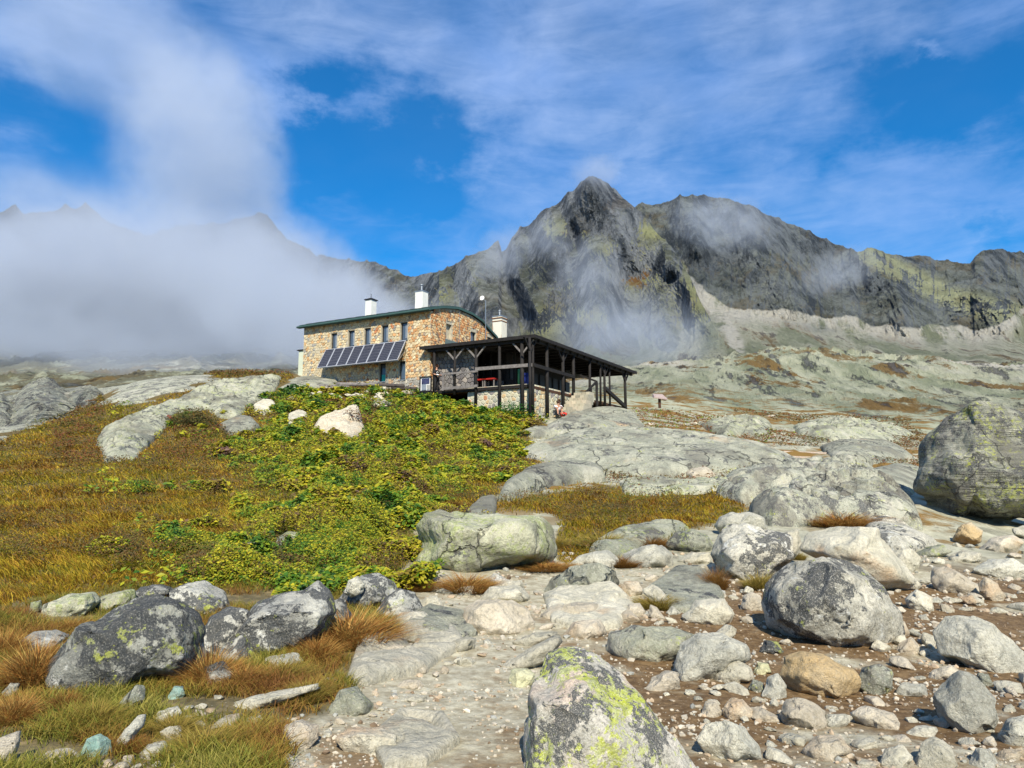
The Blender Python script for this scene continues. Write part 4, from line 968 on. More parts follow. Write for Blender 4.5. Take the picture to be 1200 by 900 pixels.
# posts
def post(px, pyb, along_dir, off=0., w=.16, ztop=None, name='post', mat=None, px_top=None):
    base = C0 - (HB if along_dir is HA else HA) * off
    t_ = along(base, along_dir, px, Z_WT + 1); c = base + along_dir * t_
    zb = zat(0, c.y, pyb, px) - .25; zt = (za - .1) if ztop is None else ztop
    lean = Vector((R.uniform(-.03, .03), R.uniform(-.03, .03), 0))
    mb = MB(); mb.tube(c + up * zb, c + lean + up * zt, w * .56, w * .5, n=9); o = mb.build(name, mat or M_TIMBER, ver, smooth=True)
    return c, t_
postA = [post(px, pb, HA, .28, w) for px, pb, w in ((509, 458, .18), (532.8, 458, .16), (557.8, 470, .17), (585.8, 482, .18), (612.3, 491, .22))]
postB = [post(px, pb, HB, .28, w) for px, pb, w in ((621.3, 494, .17), (624.6, 494, .15), (641.2, 484, .2), (659.6, 481, .2), (672, 470, .2), (690.8, 476, .17), (703.5, 470, .14), (708.7, 474, .17), (714.6, 475, .14), (732.8, 481, .2))]
def brace(p, d, r_=.75):
    for s_ in (-1, 1):
        mb = MB(); mb.beam(p + up * (za - .95) , p + d * (s_ * r_) + up * (za - .16), .09, .09); mb.build('brace', M_TIMBER_GREY if d is HA else M_TIMBER, ver)
for c, t_ in (postA[1], postA[2], postA[4]): brace(c, HA)
for c, t_ in (postB[0], postB[3], postB[7], postB[9]): brace(c, HB)
def vbeam(name, a, b, w, h, mat): mb = MB(); mb.beam(a, b, w, h); return mb.build(name, mat, ver)
vbeam('wall_plate', VP(-.28, -.28, za - .2), VP(tM - .05, -.28, za - .2), .16, .18, M_TIMBER)
vbeam('wall_plate', VP(-.28, -.1, za - .2), VP(-.28, L_V + .2, za - .2), .16, .18, M_TIMBER)
rz = zat(0, D_C, 429)
rz_l = zat(0, 44, 437, 540)
a557 = along(C0 - HB * .28, HA, 557.8, Z_WT); a520 = along(C0 - HB * .28, HA, 521, Z_WT)
vbeam('handrail', VP(-.28, -.36, rz), VP(a557, -.36, rz + .04), .1, .2, M_TIMBER_GREY)
vbeam('handrail', VP(a557 - .2, -.42, rz_l), VP(a520 + .1, -.42, rz_l), .09, .12, M_TIMBER_GREY)
vbeam('lower_rail', VP(a557 - .2, -.42, Z_DK + .05), VP(a520 + .1, -.42, Z_DK + .03), .1, .16, M_TIMBER_GREY)
vbeam('rail_post', VP(a520, -.42, Z_DK - .1), VP(a520, -.42, rz_l + .05), .12, .12, M_TIMBER_GREY)
b672 = along(C0 - HA * .28, HB, 672, Z_WT)
vbeam('handrail', VP(-.36, -.3, rz), VP(-.36, b672, rz - .02), .1, .2, M_TIMBER)
vbeam('deck_edge', VP(-.12, -.12, Z_DK - .12), VP(tM - .1, -.12, Z_DK - .12), .08, .18, M_TIMBER)
# inner posts and things seen under the roof
for px in (566, 575, 603): 
    base = C0 + HB * 2.3; t_ = along(base, HA, px, Z_WT + 1); mb = MB(); mb.beam(base + HA * t_ + up * (Z_DK - .1), base + HA * t_ + up * (za - .12), .13, .13); mb.build('inner_post', M_TIMBER, ver)
# big raking brace and cross pieces at the far end
e0 = C0 - HA * .28 + HB * along(C0 - HA * .28, HB, 709, Z_WT); e1 = C0 - HA * .28 + HB * along(C0 - HA * .28, HB, 732, Z_WT)
vbeam('raking_brace', e0 + up * zat(0, e0.y, 455, 709), e1 + up * (zat(0, e1.y, 476, 732)), .2, .24, M_TIMBER)
# staircase and its railing
stp = thing('stone_staircase', VP(-.3, b672 + .6, 4.3), 'short flight of pale stone steps climbing to the veranda between black posts', 'staircase')
O1 = C0 - HA * 1.1
bs0, bs1 = along(O1, HB, 664, 4.2), along(O1, HB, 688, 5)
zg = zat(0, (O1 + HB * bs0).y, 488, 670); ns = 8; sr = random.Random(3)
for k in range(ns):
    z1 = zg + (Z_DK - zg) * (k + 1) / ns; y0 = bs0 + (bs1 - bs0) * k / ns; wid = 1.7 - .7 * k / ns
    for j in range(4):
        x0 = -.34 - wid * j / 4 - .01; x1 = -.34 - wid * (j + 1) / 4 + .01; d = sr.uniform(-.03, .03)
        mb = MB(); mb.hexa([VP(x0, y0 + d, z1 - .6), VP(x1, y0 + d, z1 - .6), VP(x1, y0 + .8, z1 - .6), VP(x0, y0 + .8, z1 - .6), VP(x0, y0 + d, z1 + d * .3), VP(x1, y0 + d, z1 + d * .5), VP(x1, y0 + .8, z1 + d * .5), VP(x0, y0 + .8, z1 + d * .3)], pal(sr, [(2, (.36, .33, .25)), (1, (.27, .255, .20)), (1, (.42, .37, .28))]))
        mb.build('step', M_STONE, stp)
rl = thing('stair_railing', VP(-1.5, b672 + 2, zg), 'black timber handrail on three stout posts beside the stone steps', 'railing')
rp = []
for px, pb, pt_ in ((686.5, 486, 460), (692.8, 484, 454), (699.6, 475, 447)):
    c = P(px, pb, 46.2 + (px - 686) * .12); zt = P(px, pt_, c[1])[2]; mb = MB(); mb.tube((c[0], c[1], c[2] - .2), (c[0], c[1], zt), .1, .09, n=8); mb.build('post', M_TIMBER, rl); rp.append(Vector((c[0], c[1], zt)))
mb = MB(); mb.beam(rp[0], rp[1], .1, .12); mb.beam(rp[1], rp[2], .1, .12); mb.beam(rp[2], rp[2] + HA * 1.2 + up * .5, .1, .12); mb.build('handrail', M_TIMBER, rl)
c = P(718, 488, 45.5); mb = MB(); mb.tube((c[0], c[1], c[2] - .2), P(718.5, 477, 45.5), .1, .09, n=8)
# log stump post
mb2 = P(709.8, 488, 45.6); sb = MB(); sb.tube((mb2[0], mb2[1], mb2[2] - .25), P(710, 478, 45.6), .11, .1, n=8)
tag(sb.build('stump_post', M_TIMBER, None, True, org=mb2), 'short charred post standing alone in front of the veranda end', 'post')

# furniture on the deck
def boxo(mb, c, x, y, z, rot=0., **k):
    ca, sa = math.cos(rot), math.sin(rot)
    f = lambda i, j, h: Vector((c[0] + ca * i * x / 2 - sa * j * y / 2, c[1] + sa * i * x / 2 + ca * j * y / 2, c[2] + h))
    mb.hexa([f(-1, -1, 0), f(1, -1, 0), f(1, 1, 0), f(-1, 1, 0), f(-1, -1, z), f(1, -1, z), f(1, 1, z), f(-1, 1, z)], **k)
AR = math.atan2(HA.y, HA.x)
for i, (px, lab) in enumerate(((564, 'red bench top seen under the veranda handrail, left of the pair'), (574.5, 'red bench top seen under the veranda handrail, right of the pair'))):
    base = C0 + HB * 1.1; t_ = along(base, HA, px, Z_DK + .7); c = base + HA * t_ + up * (Z_DK - .08)
    th = thing('table', c, lab, 'table', 'red tables on the veranda')
    m1 = MB(); boxo(m1, c + up * .66, 1.1 if i == 0 else .9, .6, .09, AR); m1.build('table_top', M_RED if 'M_RED' in globals() else plain('red_cloth', (.30, .015, .01), .7), th)
    for s1 in (-1, 1):
        for s2 in (-1, 1): m2 = MB(); boxo(m2, c + HA * (s1 * .4) + HB * (s2 * .22), .06, .06, .65, AR); m2.build('leg', M_TIMBER_GREY, th)
base = C0 + HB * .9; t_ = along(base, HA, 608, Z_DK + .5); c = base + HA * t_ + up * (Z_DK - .08)
gp = MB(); gp.tube(c, c + up * 1.15, .07, n=10); gp.tube(c, c + up * .05, .18, n=10)
tag(gp.build('green_post', plain('green_paint', (.10, .30, .12), .5), None, True, org=c), 'slim green post standing on the veranda deck by the corner posts', 'post')
base = C0 + HB * .8; t_ = along(base, HA, 617, Z_DK + .5); c = base + HA * t_ + up * (Z_DK - .08)
th = thing('barrel', c, 'dark blue barrel standing in the shade between the corner posts', 'barrel')
bb_ = MB()
for z0, z1, r0, r1 in ((0, .2, .24, .28), (.2, .6, .28, .28), (.6, .85, .28, .23)): bb_.tube(c + up * z0, c + up * z1, r0, r1, n=14, caps=True)
bb_.build('barrel_body', plain('blue_plastic', (.008, .015, .12), .4), th); bb2 = MB(); bb2.tube(c + up * .85, c + up * .9, .2, n=14); bb2.build('lid', M_BLACK, th)

# notice board left of the veranda
nbp = P(499, 459, 45.0); nbz = gz(nbp[0], nbp[1]); nb_o = thing('notice_board', (nbp[0], nbp[1], nbp[2]), 'low notice board with a black frame and pinned sheets against the hut corner', 'notice board')
Q = lambda i, d, z: Vector((nbp[0], nbp[1], nbp[2])) + HA * i - HB * d + up * z
mb = MB()
for a, b, c_, d in ((-.45, .45, .0, .07), (-.45, .45, .88, .95), (-.45, -.38, .07, .88), (.38, .45, .07, .88)):
    mb.hexa([Q(a, 0, c_), Q(b, 0, c_), Q(b, .08, c_), Q(a, .08, c_), Q(a, 0, d), Q(b, 0, d), Q(b, .08, d), Q(a, .08, d)])
for s_ in (-.4, .4): mb.beam(Q(s_, .04, -.5), Q(s_, .04, .0), .06, .06)
mb.build('frame', M_TIMBER, nb_o)
def sheet_(name, a, b, c_, d, mat, dd=.05): m1 = MB(); m1.hexa([Q(a, dd - .02, c_), Q(b, dd - .02, c_), Q(b, dd, c_), Q(a, dd, c_), Q(a, dd - .02, d), Q(b, dd - .02, d), Q(b, dd, d), Q(a, dd, d)]); return m1.build(name, mat, nb_o)
sheet_('backing', -.38, .38, .07, .88, M_WHITE, .03); sheet_('map_sheet', -.3, .30, .48, .82, plain('dark_map_print', (.04, .045, .10), .5, var=.6, sc=9), .055); sheet_('paper', -.05, .3, .1, .45, M_CURTAIN, .056)
sheet_('paper', -.33, -.1, .12, .42, plain('printed_paper', (.30, .30, .28), .7, var=.5, sc=25), .056)

# shadowed pile of flat slabs in front of the ground floor
for i, (px, py, L, D_, lab) in enumerate(((390, 452.5, 2.1, 45.2, 'long grey log lying on the rubble left of the hut door'), (418, 449, 2.6, 45.4, 'grey weathered log lying below the solar panels'), (452, 450.5, 2.4, 45.6, 'dark log lying in front of the hut door'), (474, 453.5, 1.6, 45.8, 'short dark log near the hut corner'))):
    c = Vector(P(px, py, D_)); th = MB(); q0 = c - Vector((L / 2, -.3, .08 * (i % 2) - .03)); q1 = c + Vector((L / 2, -.2, -.12))
    for k in range(4):
        a = q0.lerp(q1, k / 4); b = q0.lerp(q1, (k + 1) / 4); th.tube(a, b, .15 - .01 * k, .14 - .01 * k, n=9, caps=(k in (0, 3)))
    tag(th.build('log', M_TIMBER_GREY if i < 2 else plain('dark_log', (.07, .06, .055), .9), None, True, org=c), lab, 'log', 'logs in front of the hut')
for i, (px, py, L, D_, lab) in enumerate(((949, 530.5, 2.6, 33.6, 'upper of two pale planks on stones beyond the big smooth rock'), (943, 536, 2.2, 32.6, 'lower of two pale planks on stones beyond the big smooth rock'))):
    c = Vector(P(px, py, D_)); mb = MB(); mb.beam(c - Vector((L / 2, .1, -.02)), c + Vector((L / 2, .1, -.06)), .26, .12)
    tag(mb.build('plank', plain('bleached_plank', (.40, .33, .27), .85, var=.2), None, org=c), lab, 'plank', 'planks on the slabs')
# small roofed marker right of the veranda
c = Vector(P(773, 474, 60)); sg_o = thing('roofed_signpost', c, 'small pinkish roofed wooden marker among rusty grass right of the veranda', 'marker')
mb = MB(); mb.tube(c - up * .3, c + up * .5, .12, n=7); mb.build('post', M_TIMBER_BROWN, sg_o)
mb = MB(); mb.hexa([c + Vector(v) for v in ((-.55, -.4, .5), (.55, -.4, .35), (.55, .4, .35), (-.55, .4, .7), (-.5, -.4, .62), (.6, -.4, .42), (.35, .4, .9), (-.45, .4, .95))]); mb.build('roof', plain('pink_shingle', (.33, .26, .24), .8), sg_o)

# ------------------------------------------------------------------ people
def skin_body(name, joints, edges, mat, parent, sub=2, root=0):
    me = bpy.data.meshes.new(name); me.from_pydata([j[0] for j in joints], edges, [])
    o = new_obj(name, me); sk = o.modifiers.new('s', 'SKIN'); 
    for i, j in enumerate(joints): me.skin_vertices[0].data[i].radius = (j[1], j[1]); me.skin_vertices[0].data[i].use_root = (i == root)
    if sub: sb_ = o.modifiers.new('b', 'SUBSURF'); sb_.levels = sub; sb_.render_levels = sub
    dg = bpy.context.evaluated_depsgraph_get(); dg.update(); m2 = bpy.data.meshes.new_from_object(o.evaluated_get(dg)); m2.name = name
    bpy.data.objects.remove(o); m2.materials.clear(); m2.materials.append(mat); m2.polygons.foreach_set('use_smooth', [True] * len(m2.polygons))
    return new_obj(name, m2, parent)
def person(loc, rot, pose, lab, skin, shirt, trousers, hair, shoe, scale=1.):
    th = thing('person', loc, lab, 'person'); th.rotation_euler = (0, 0, rot); th.scale = (scale,) * 3
    sit = pose == 'sit'
    if sit:   # seated on a low rock, bent forward, forearms on the knees; faces -Y
        pel, ches, neck, head = (0, 0, .22), (0, -.16, .56), (0, -.24, .66), (0, -.30, .80)
        hips = [(s * .10, -.02, .20) for s in (-1, 1)]; knees = [(s * .14, -.45, .42) for s in (-1, 1)]; ank = [(s * .13, -.48, .07) for s in (-1, 1)]; toe = [(s * .14, -.66, .03) for s in (-1, 1)]
        sho = [(s * .19, -.20, .58) for s in (-1, 1)]; elb = [(s * .21, -.40, .44) for s in (-1, 1)]; wri = [(s * .07, -.58, .50) for s in (-1, 1)]
    else:
        pel, ches, neck, head = (0, 0, .93), (0, 0, 1.32), (0, -.01, 1.50), (0, -.03, 1.66)
        hips = [(s * .10, 0, .90) for s in (-1, 1)]; knees = [(s * .12, -.02, .50) for s in (-1, 1)]; ank = [(s * .13, .03, .08) for s in (-1, 1)]; toe = [(s * .15, -.16, .04) for s in (-1, 1)]
        sho = [(s * .20, 0, 1.40) for s in (-1, 1)]; elb = [(s * .27, -.02, 1.14) for s in (-1, 1)]; wri = [(s * .14, -.24, 1.12) for s in (-1, 1)]
    J = [(pel, .13), (ches, .15), (neck, .055), (head, .095)]; E = [(0, 1), (1, 2), (2, 3)]
    for k in range(2):
        b = len(J); J += [(hips[k], .085), (knees[k], .058), (ank[k], .04), (toe[k], .035)]; E += [(0, b), (b, b + 1), (b + 1, b + 2), (b + 2, b + 3)]
        b = len(J); J += [(sho[k], .055), (elb[k], .042), (wri[k], .03)]; E += [(1, b), (b, b + 1), (b + 1, b + 2)]
        w = Vector(wri[k]); dr = (w - Vector(elb[k])).normalized()
        b2 = len(J); J.append((tuple(w + dr * .07), .033)); E.append((b + 2, b2))
        for f_ in range(4):
            b3 = len(J); off = Vector(((f_ - 1.5) * .02, 0, 0)); J += [(tuple(w + dr * .12 + off), .009), (tuple(w + dr * (.17 - .01 * abs(f_ - 1)) + off + Vector((0, 0, -.02))), .008)]; E += [(b2, b3), (b3, b3 + 1)]
        b3 = len(J); sd = 1 if k == 0 else -1; J.append((tuple(w + dr * .07 + Vector((sd * .045, 0, .01))), .01)); E.append((b2, b3))
    skin_body('body', J, E, skin, th, 1)
    lerp = lambda a, b, t_: tuple(a[i] + (b[i] - a[i]) * t_ for i in range(3))
    J = [(lerp(pel, ches, .1), .15), (ches, .172), (lerp(ches, neck, .55), .10)]; E = [(0, 1), (1, 2)]
    for k in range(2): b = len(J); J += [(sho[k], .078), (lerp(sho[k], elb[k], .9 if not sit else .6), .066)]; E += [(1, b), (b, b + 1)]
    skin_body('shirt', J, E, shirt, th, 1)
    J = [(pel, .155)]; E = []
    for k in range(2):
        b = len(J); J += [(hips[k], .105), (lerp(hips[k], knees[k], .75 if sit else 1.), .085)]; E += [(0, b), (b, b + 1)]
        if not sit: J.append((lerp(knees[k], ank[k], .9), .06)); E.append((b + 1, b + 2))
    skin_body('trousers', J, E, trousers, th, 1)
    for k in range(2): skin_body('shoe', [(ank[k], .06), (lerp(ank[k], toe[k], .5), .052), (toe[k], .045)], [(0, 1), (1, 2)], shoe, th, 1)
    hd = Vector(head); skin_body('hair', [(tuple(hd + Vector((0, .02, .055))), .098), (tuple(hd + Vector((0, .07, .0))), .075), (tuple(hd + Vector((0, -.02, .075))), .08)], [(0, 1), (0, 2)], hair, th, 1)
    fc = MB()
    for s_ in (-1, 1): fc.tube(hd + Vector((s_ * .035, -.088, .01)), hd + Vector((s_ * .035, -.098, .01)), .012, .009, n=8)
    fc.build('eyes', M_BLACK, None); fo = bpy.data.objects[[o.name for o in COL.objects if o.name.startswith('eyes')][-1]]; fo.parent = th
    ns_ = skin_body('nose', [(tuple(hd + Vector((0, -.09, .0))), .014), (tuple(hd + Vector((0, -.112, -.02))), .013)], [(0, 1)], skin, th, 1)
    for s_ in (-1, 1): skin_body('ear', [(tuple(hd + Vector((s_ * .098, .005, .012))), .018), (tuple(hd + Vector((s_ * .1, .01, -.02))), .012)], [(0, 1)], skin, th, 1)
    return th
M_SKIN = plain('skin', (.50, .27, .18), .6, var=.05); M_SHIRT = plain('white_cotton', (.75, .76, .80), .9, var=.05); M_SHORT = plain('grey_cloth', (.10, .11, .13), .9)
M_HAIR = plain('dark_hair', (.05, .025, .015), .6); M_SHOE = plain('dark_shoe', (.03, .03, .035), .7); M_DARK = plain('dark_jacket', (.015, .015, .018), .8); M_RED = plain('red_cloth_bag', (.50, .03, .02), .7)
sp_ = Vector(P(583, 482, 43.4)); 
sp_ = Vector(P(654.5, 486, 43.6)) if False else Vector(P(652.5, 487.5, 43.6))
person(sp_, .35, 'sit', 'person in white shirt and grey shorts sitting bent forward below the stone wall', M_SKIN, M_SHIRT, M_SHORT, M_HAIR, M_SHOE, 1.0)
bpc = Vector(P(659.5, 488, 43.3)); bpk = thing('backpack', bpc, 'red backpack lying beside the seated person in white', 'backpack')
skin_body('bag', [((-.14, 0, .12), .12), ((.06, 0, .16), .15), ((.24, 0, .10), .10)], [(0, 1), (1, 2)], M_RED, bpk, 1, 1)
skin_body('pocket', [((.0, -.12, .10), .08), ((.16, -.1, .08), .07)], [(0, 1)], M_BLACK, bpk, 1)
skin_body('strap', [((-.12, -.05, .22), .02), ((-.02, -.12, .30), .02), ((.12, -.08, .24), .02)], [(0, 1), (1, 2)], M_BLACK, bpk, 1)
dp = Vector(P(511, 460, 45.1)); person(dp, 1.0, 'stand', 'person in dark clothes standing at the left end of the veranda with a white bag', M_SKIN, M_DARK, M_DARK, M_HAIR, M_SHOE, .98)
bgp = dp + Vector((.10, -.32, 1.02)); bg_o = thing('bag', bgp, 'small white bag held by the person in dark clothes', 'bag')
skin_body('pouch', [((0, 0, .0), .12), ((.03, 0, .12), .10)], [(0, 1)], M_WHITE, bg_o, 1); skin_body('bag_handle', [((-.06, 0, .16), .01), ((0, 0, .26), .01), ((.07, 0, .2), .01)], [(0, 1), (1, 2)], M_WHITE, bg_o, 0)

# ------------------------------------------------------------------ rocks
R_PALE = rock_mat('pale_granite', (.45, .425, .32), (.62, .58, .45), warm=.25, speck=.4)
R_GREY = rock_mat('blue_grey_granite', (.39, .385, .315), (.59, .565, .45), speck=.55)
R_WARM = rock_mat('warm_granite', (.47, .41, .30), (.62, .55, .42), warm=.22, speck=.35)
R_ORANGE = rock_mat('ochre_granite', (.52, .45, .32), (.62, .51, .33), warm=.8, warmc=(.60, .42, .19), speck=.3)
R_DARK = rock_mat('dark_lichen_granite', (.34, .33, .27), (.62, .585, .47), green=.20, black=.58, white=.3, speck=.7, sc=1.0)
R_BLACK = rock_mat('black_lichen_granite', (.20, .205, .18), (.46, .46, .38), green=.42, black=.96, white=.30, speck=.4, sc=.9)
R_SOOT = rock_mat('dark_crusted_granite', (.28, .28, .25), (.54, .53, .45), green=.30, black=.86, white=.25, speck=.4)
R_LICHEN = rock_mat('yellow_lichen_granite', (.37, .355, .30), (.58, .54, .46), green=.68, black=.66, warm=.3, warmc=(.55, .42, .32), speck=.7, gcol=(.46, .52, .03), sc=2.2)
R_GREEN = rock_mat('green_lichen_granite', (.40, .41, .27), (.56, .545, .38), crack=.5, green=.86, gcol=(.38, .44, .13), speck=.5, black=.1)
R_BIG = rock_mat('boulder_granite', (.19, .20, .15), (.38, .38, .29), crack=.5, green=.52, black=.62, speck=.8, sc=.8, strat=2.6, gcol=(.48, .52, .03))
R_SLAB = rock_mat('smooth_slab_granite', (.24, .25, .19), (.40, .40, .30), crack=.5, green=.15, black=.18, warm=.06, speck=.5, sc=.5)
R_SLABG = rock_mat('lichened_slab_granite', (.27, .285, .205), (.43, .43, .31), crack=.5, green=.48, black=.25, speck=.5, sc=.7, gcol=(.38, .44, .10))
R_SPECK = rock_mat('speckled_slab_granite', (.25, .265, .20), (.42, .42, .32), crack=.6, green=.30, black=.46, speck=.8, sc=1.1)
R_FAR = rock_mat('far_dome_granite', (.17, .185, .155), (.33, .34, .26), crack=.6, green=.2, black=.45, speck=.6, sc=.12, strat=1.5)
R_TEAL = rock_mat('teal_granite', (.22, .37, .31), (.30, .45, .38), speck=.4)
R_YEL = rock_mat('pale_yellow_stone', (.55, .55, .30), (.62, .60, .38), speck=.2)

ICO = {}
def ico(sub):
    if sub not in ICO:
        bm = bmesh.new(); bmesh.ops.create_icosphere(bm, subdivisions=sub, radius=1.0)
        v = np.array([x.co[:] for x in bm.verts]); f = np.array([[q.index for q in p.verts] for p in bm.faces]); bm.free(); ICO[sub] = (v, f)
    return ICO[sub]
def unit_rock(sub, seed, cuts=20, box=3.0, rough=.05, lowf=.13, front=True):
    v, f = ico(sub); v = v.copy(); r = np.random.default_rng(seed)
    L = (np.abs(v[:, 0]) ** box + np.abs(v[:, 1]) ** box + np.abs(v[:, 2]) ** box) ** (1 / box); v = v / L[:, None] * .93
    v = v * (1 + lowf * fbm(v * 1.1 + seed % 97, 2))[:, None]
    for k in range(cuts):
        n = r.normal(size=3)
        if front: n[1] = -abs(n[1]) - .25; n[2] = n[2] * 1.1 + .1
        n /= np.linalg.norm(n); d = r.uniform(.50, .86)
        over = np.maximum(0, v @ n - d); v = v - np.outer(over * 1.0, n)
    return v, f
def detail(v, f, size, seed, rough=.03, lv=3):
    """roughens along the normals; size in metres"""
    me = mesh_np('t', v, f); me.update(); n = np.zeros(len(v) * 3, np.float32); me.vertices.foreach_get('normal', n); n = n.reshape(-1, 3); bpy.data.meshes.remove(me)
    p = v / size * 2.2 + seed % 53
    d = (fbm(p, 3) * .9 + (ridged(p * 1.3 + 3, 4) - .45) * -.9 + (fbm(p * 5, 3) * .22)) * rough * size
    return v + n * d[:, None]
def boulder(name, outline, mat, label, cat='boulder', thick=.8, depth=None, seed=1, sub=5, cuts=24, base_y=None, grp=None, rough=.042, box=3.6, sink=1.22):
    """a free rock: outline in photograph points, set at its real distance with real depth"""
    ol = np.array(outline, float); cx, cy = ol.mean(0); by = base_y or (ol[:, 1].max() - .06 * np.ptp(ol[:, 1]))
    if depth is None: _, depth = ground_hit(cx, min(by, 905) - 3)
    Dm = depth; w = (ol[:, 0].max() - ol[:, 0].min()) / F_PX * Dm; T = w * thick * .5
    Dc = Dm + T * .75
    c = P(cx, cy, Dc); ray = c / np.linalg.norm(c); right = np.array([ray[1], -ray[0], 0]); right /= np.linalg.norm(right); upv = np.cross(right, ray); upv = upv if upv[2] > 0 else -upv
    # outline in the plane square to the line of sight
    pts = []
    for x, y in outline:
        q = P(x, y, 1.); q = q / (q @ ray) * np.linalg.norm(c) - c; pts.append((q @ right, q @ upv))
    pts = np.array(pts); ang = np.arctan2(pts[:, 1], pts[:, 0])
    v, f = unit_rock(sub, seed, cuts, box)
    th = np.arctan2(v[:, 2], v[:, 0]); rho = np.hypot(v[:, 0], v[:, 2])
    # radius of the outline for each angle
    rr = np.zeros(len(v)); tt = np.linspace(-math.pi, math.pi, 361); rad = np.zeros(361)
    for i, a in enumerate(tt):
        dx, dy = math.cos(a), math.sin(a); best = 0
        for (x1, y1), (x2, y2) in zip(pts, np.roll(pts, -1, 0)):
            ex, ey = x2 - x1, y2 - y1; den = dx * ey - dy * ex
            if abs(den) < 1e-9: continue
            t1 = (x1 * ey - y1 * ex) / den; t2 = (x1 * dy - y1 * dx) / den
            if t1 > 0 and -1e-6 <= t2 <= 1 + 1e-6: best = max(best, t1)
        rad[i] = best
    k3 = np.array([.25, .5, .25]); rad = np.convolve(np.concatenate([rad[-3:-1], rad, rad[1:3]]), k3, 'same')[2:-2]
    low = np.clip(-np.sin(tt), 0, 1) ** .7; rad = rad * (1 + (sink - 1) * low)
    rr = np.interp(th, tt, rad)
    # undo the box shaping near the rim so that the rim meets the outline
    sil = np.zeros(361); ti = np.clip(((th + math.pi) / (2 * math.pi) * 360).round().astype(int), 0, 360); np.maximum.at(sil, ti, rho)
    sil = np.where(sil > 0, sil, np.nan); ok = ~np.isnan(sil); sil = np.interp(tt, tt[ok], sil[ok]); sil = np.maximum(sil, np.maximum(np.roll(sil, 1), np.roll(sil, -1))); sil = np.convolve(np.concatenate([sil[-6:-1], sil, sil[1:6]]), np.ones(5) / 5, 'same')[5:-5]
    k = rr * np.minimum(rho / np.interp(th, tt, sil), 1.0)
    loc = np.stack([k * np.cos(th), v[:, 1] * T, k * np.sin(th)], -1)
    wv = loc[:, :1] * right + loc[:, 1:2] * ray + loc[:, 2:] * upv
    size = max(w, .05); wv = detail(wv, f, size, seed, rough)
    base = np.array([c[0], c[1], (c + wv)[:, 2].min()])
    me = mesh_np(name, wv + c - base, f, mat, True)
    o = new_obj(name, me); o.location = base; tag(o, label, cat, grp); return o
def outcrop(name, outline, h, mat, label, cat='rock slab', seed=1, n=120, edge=.20, rough=.05, grp=None, lift=0.02, strike=.5, blocky=1.):
    """a low rock back rising out of the ground; outline in photograph points laid on the ground"""
    g = [ground_hit(x, y) for x, y in outline]; poly = [(a, b) for a, b in g]
    xs = [p[0] for p in poly]; ys = [p[1] for p in poly]; mx = (max(xs) - min(xs)) * .06; my = (max(ys) - min(ys)) * .06
    gx, gy = np.meshgrid(np.linspace(min(xs) - mx, max(xs) + mx, n), np.linspace(min(ys) - my, max(ys) + my, int(n * 1.2)))
    wob = .05 * (max(xs) - min(xs)) * .3
    q = np.stack([gx, gy, gx * 0 + seed], -1)
    d = poly_dist(poly, gx + wob * fbm(q * .8, 3), gy + wob * 1.6 * fbm(q * .8 + 9, 3))
    wdt = edge * min(max(xs) - min(xs), max(ys) - min(ys)); k = np.clip(d / wdt, 0, 1); prof = np.sqrt(1 - (1 - k) ** 2)
    ridge_ = ridged(np.stack([gx * strike, gy * strike * .6, gx * 0 + seed * 1.7], -1), 5)
    step = np.round(2.2 * fbm(q * .45 + 4, 3)) / 2.2
    zz = terrain_z(gx, gy, False) + min(.12, h * .4) * prof + h * prof * (1 + .30 * fbm(q * .5, 3) + blocky * (.75 * step + .5 * np.round(3 * fbm(q * .95 + 11, 2)) / 3)) + rough * (ridge_ - .45) * 2 * k + rough * .8 * fbm(q * 3, 4) * k
    cr = np.clip(np.abs(fbm(q * .55 + 21, 3)) * 16, 0, 1); zz = zz - (1 - cr) * rough * 1.6 * k
    zz = np.where(d > 0, zz + lift, terrain_z(gx, gy, False) - .25 + np.clip(d, -.5, 0))
    keep = d > -wdt * .3
    idx = grid_faces(*gx.shape); kf = keep.ravel()[idx].all(1); idx = idx[kf]
    used = np.unique(idx); remap = np.full(gx.size, -1); remap[used] = np.arange(len(used))
    V = np.stack([gx.ravel(), gy.ravel(), zz.ravel()], -1)[used]; base = np.array([V[:, 0].mean(), V[:, 1].mean(), V[:, 2].min()])
    me = mesh_np(name, V - base, remap[idx], mat, True); o = new_obj(name, me); o.location = base; tag(o, label, cat, grp); return o

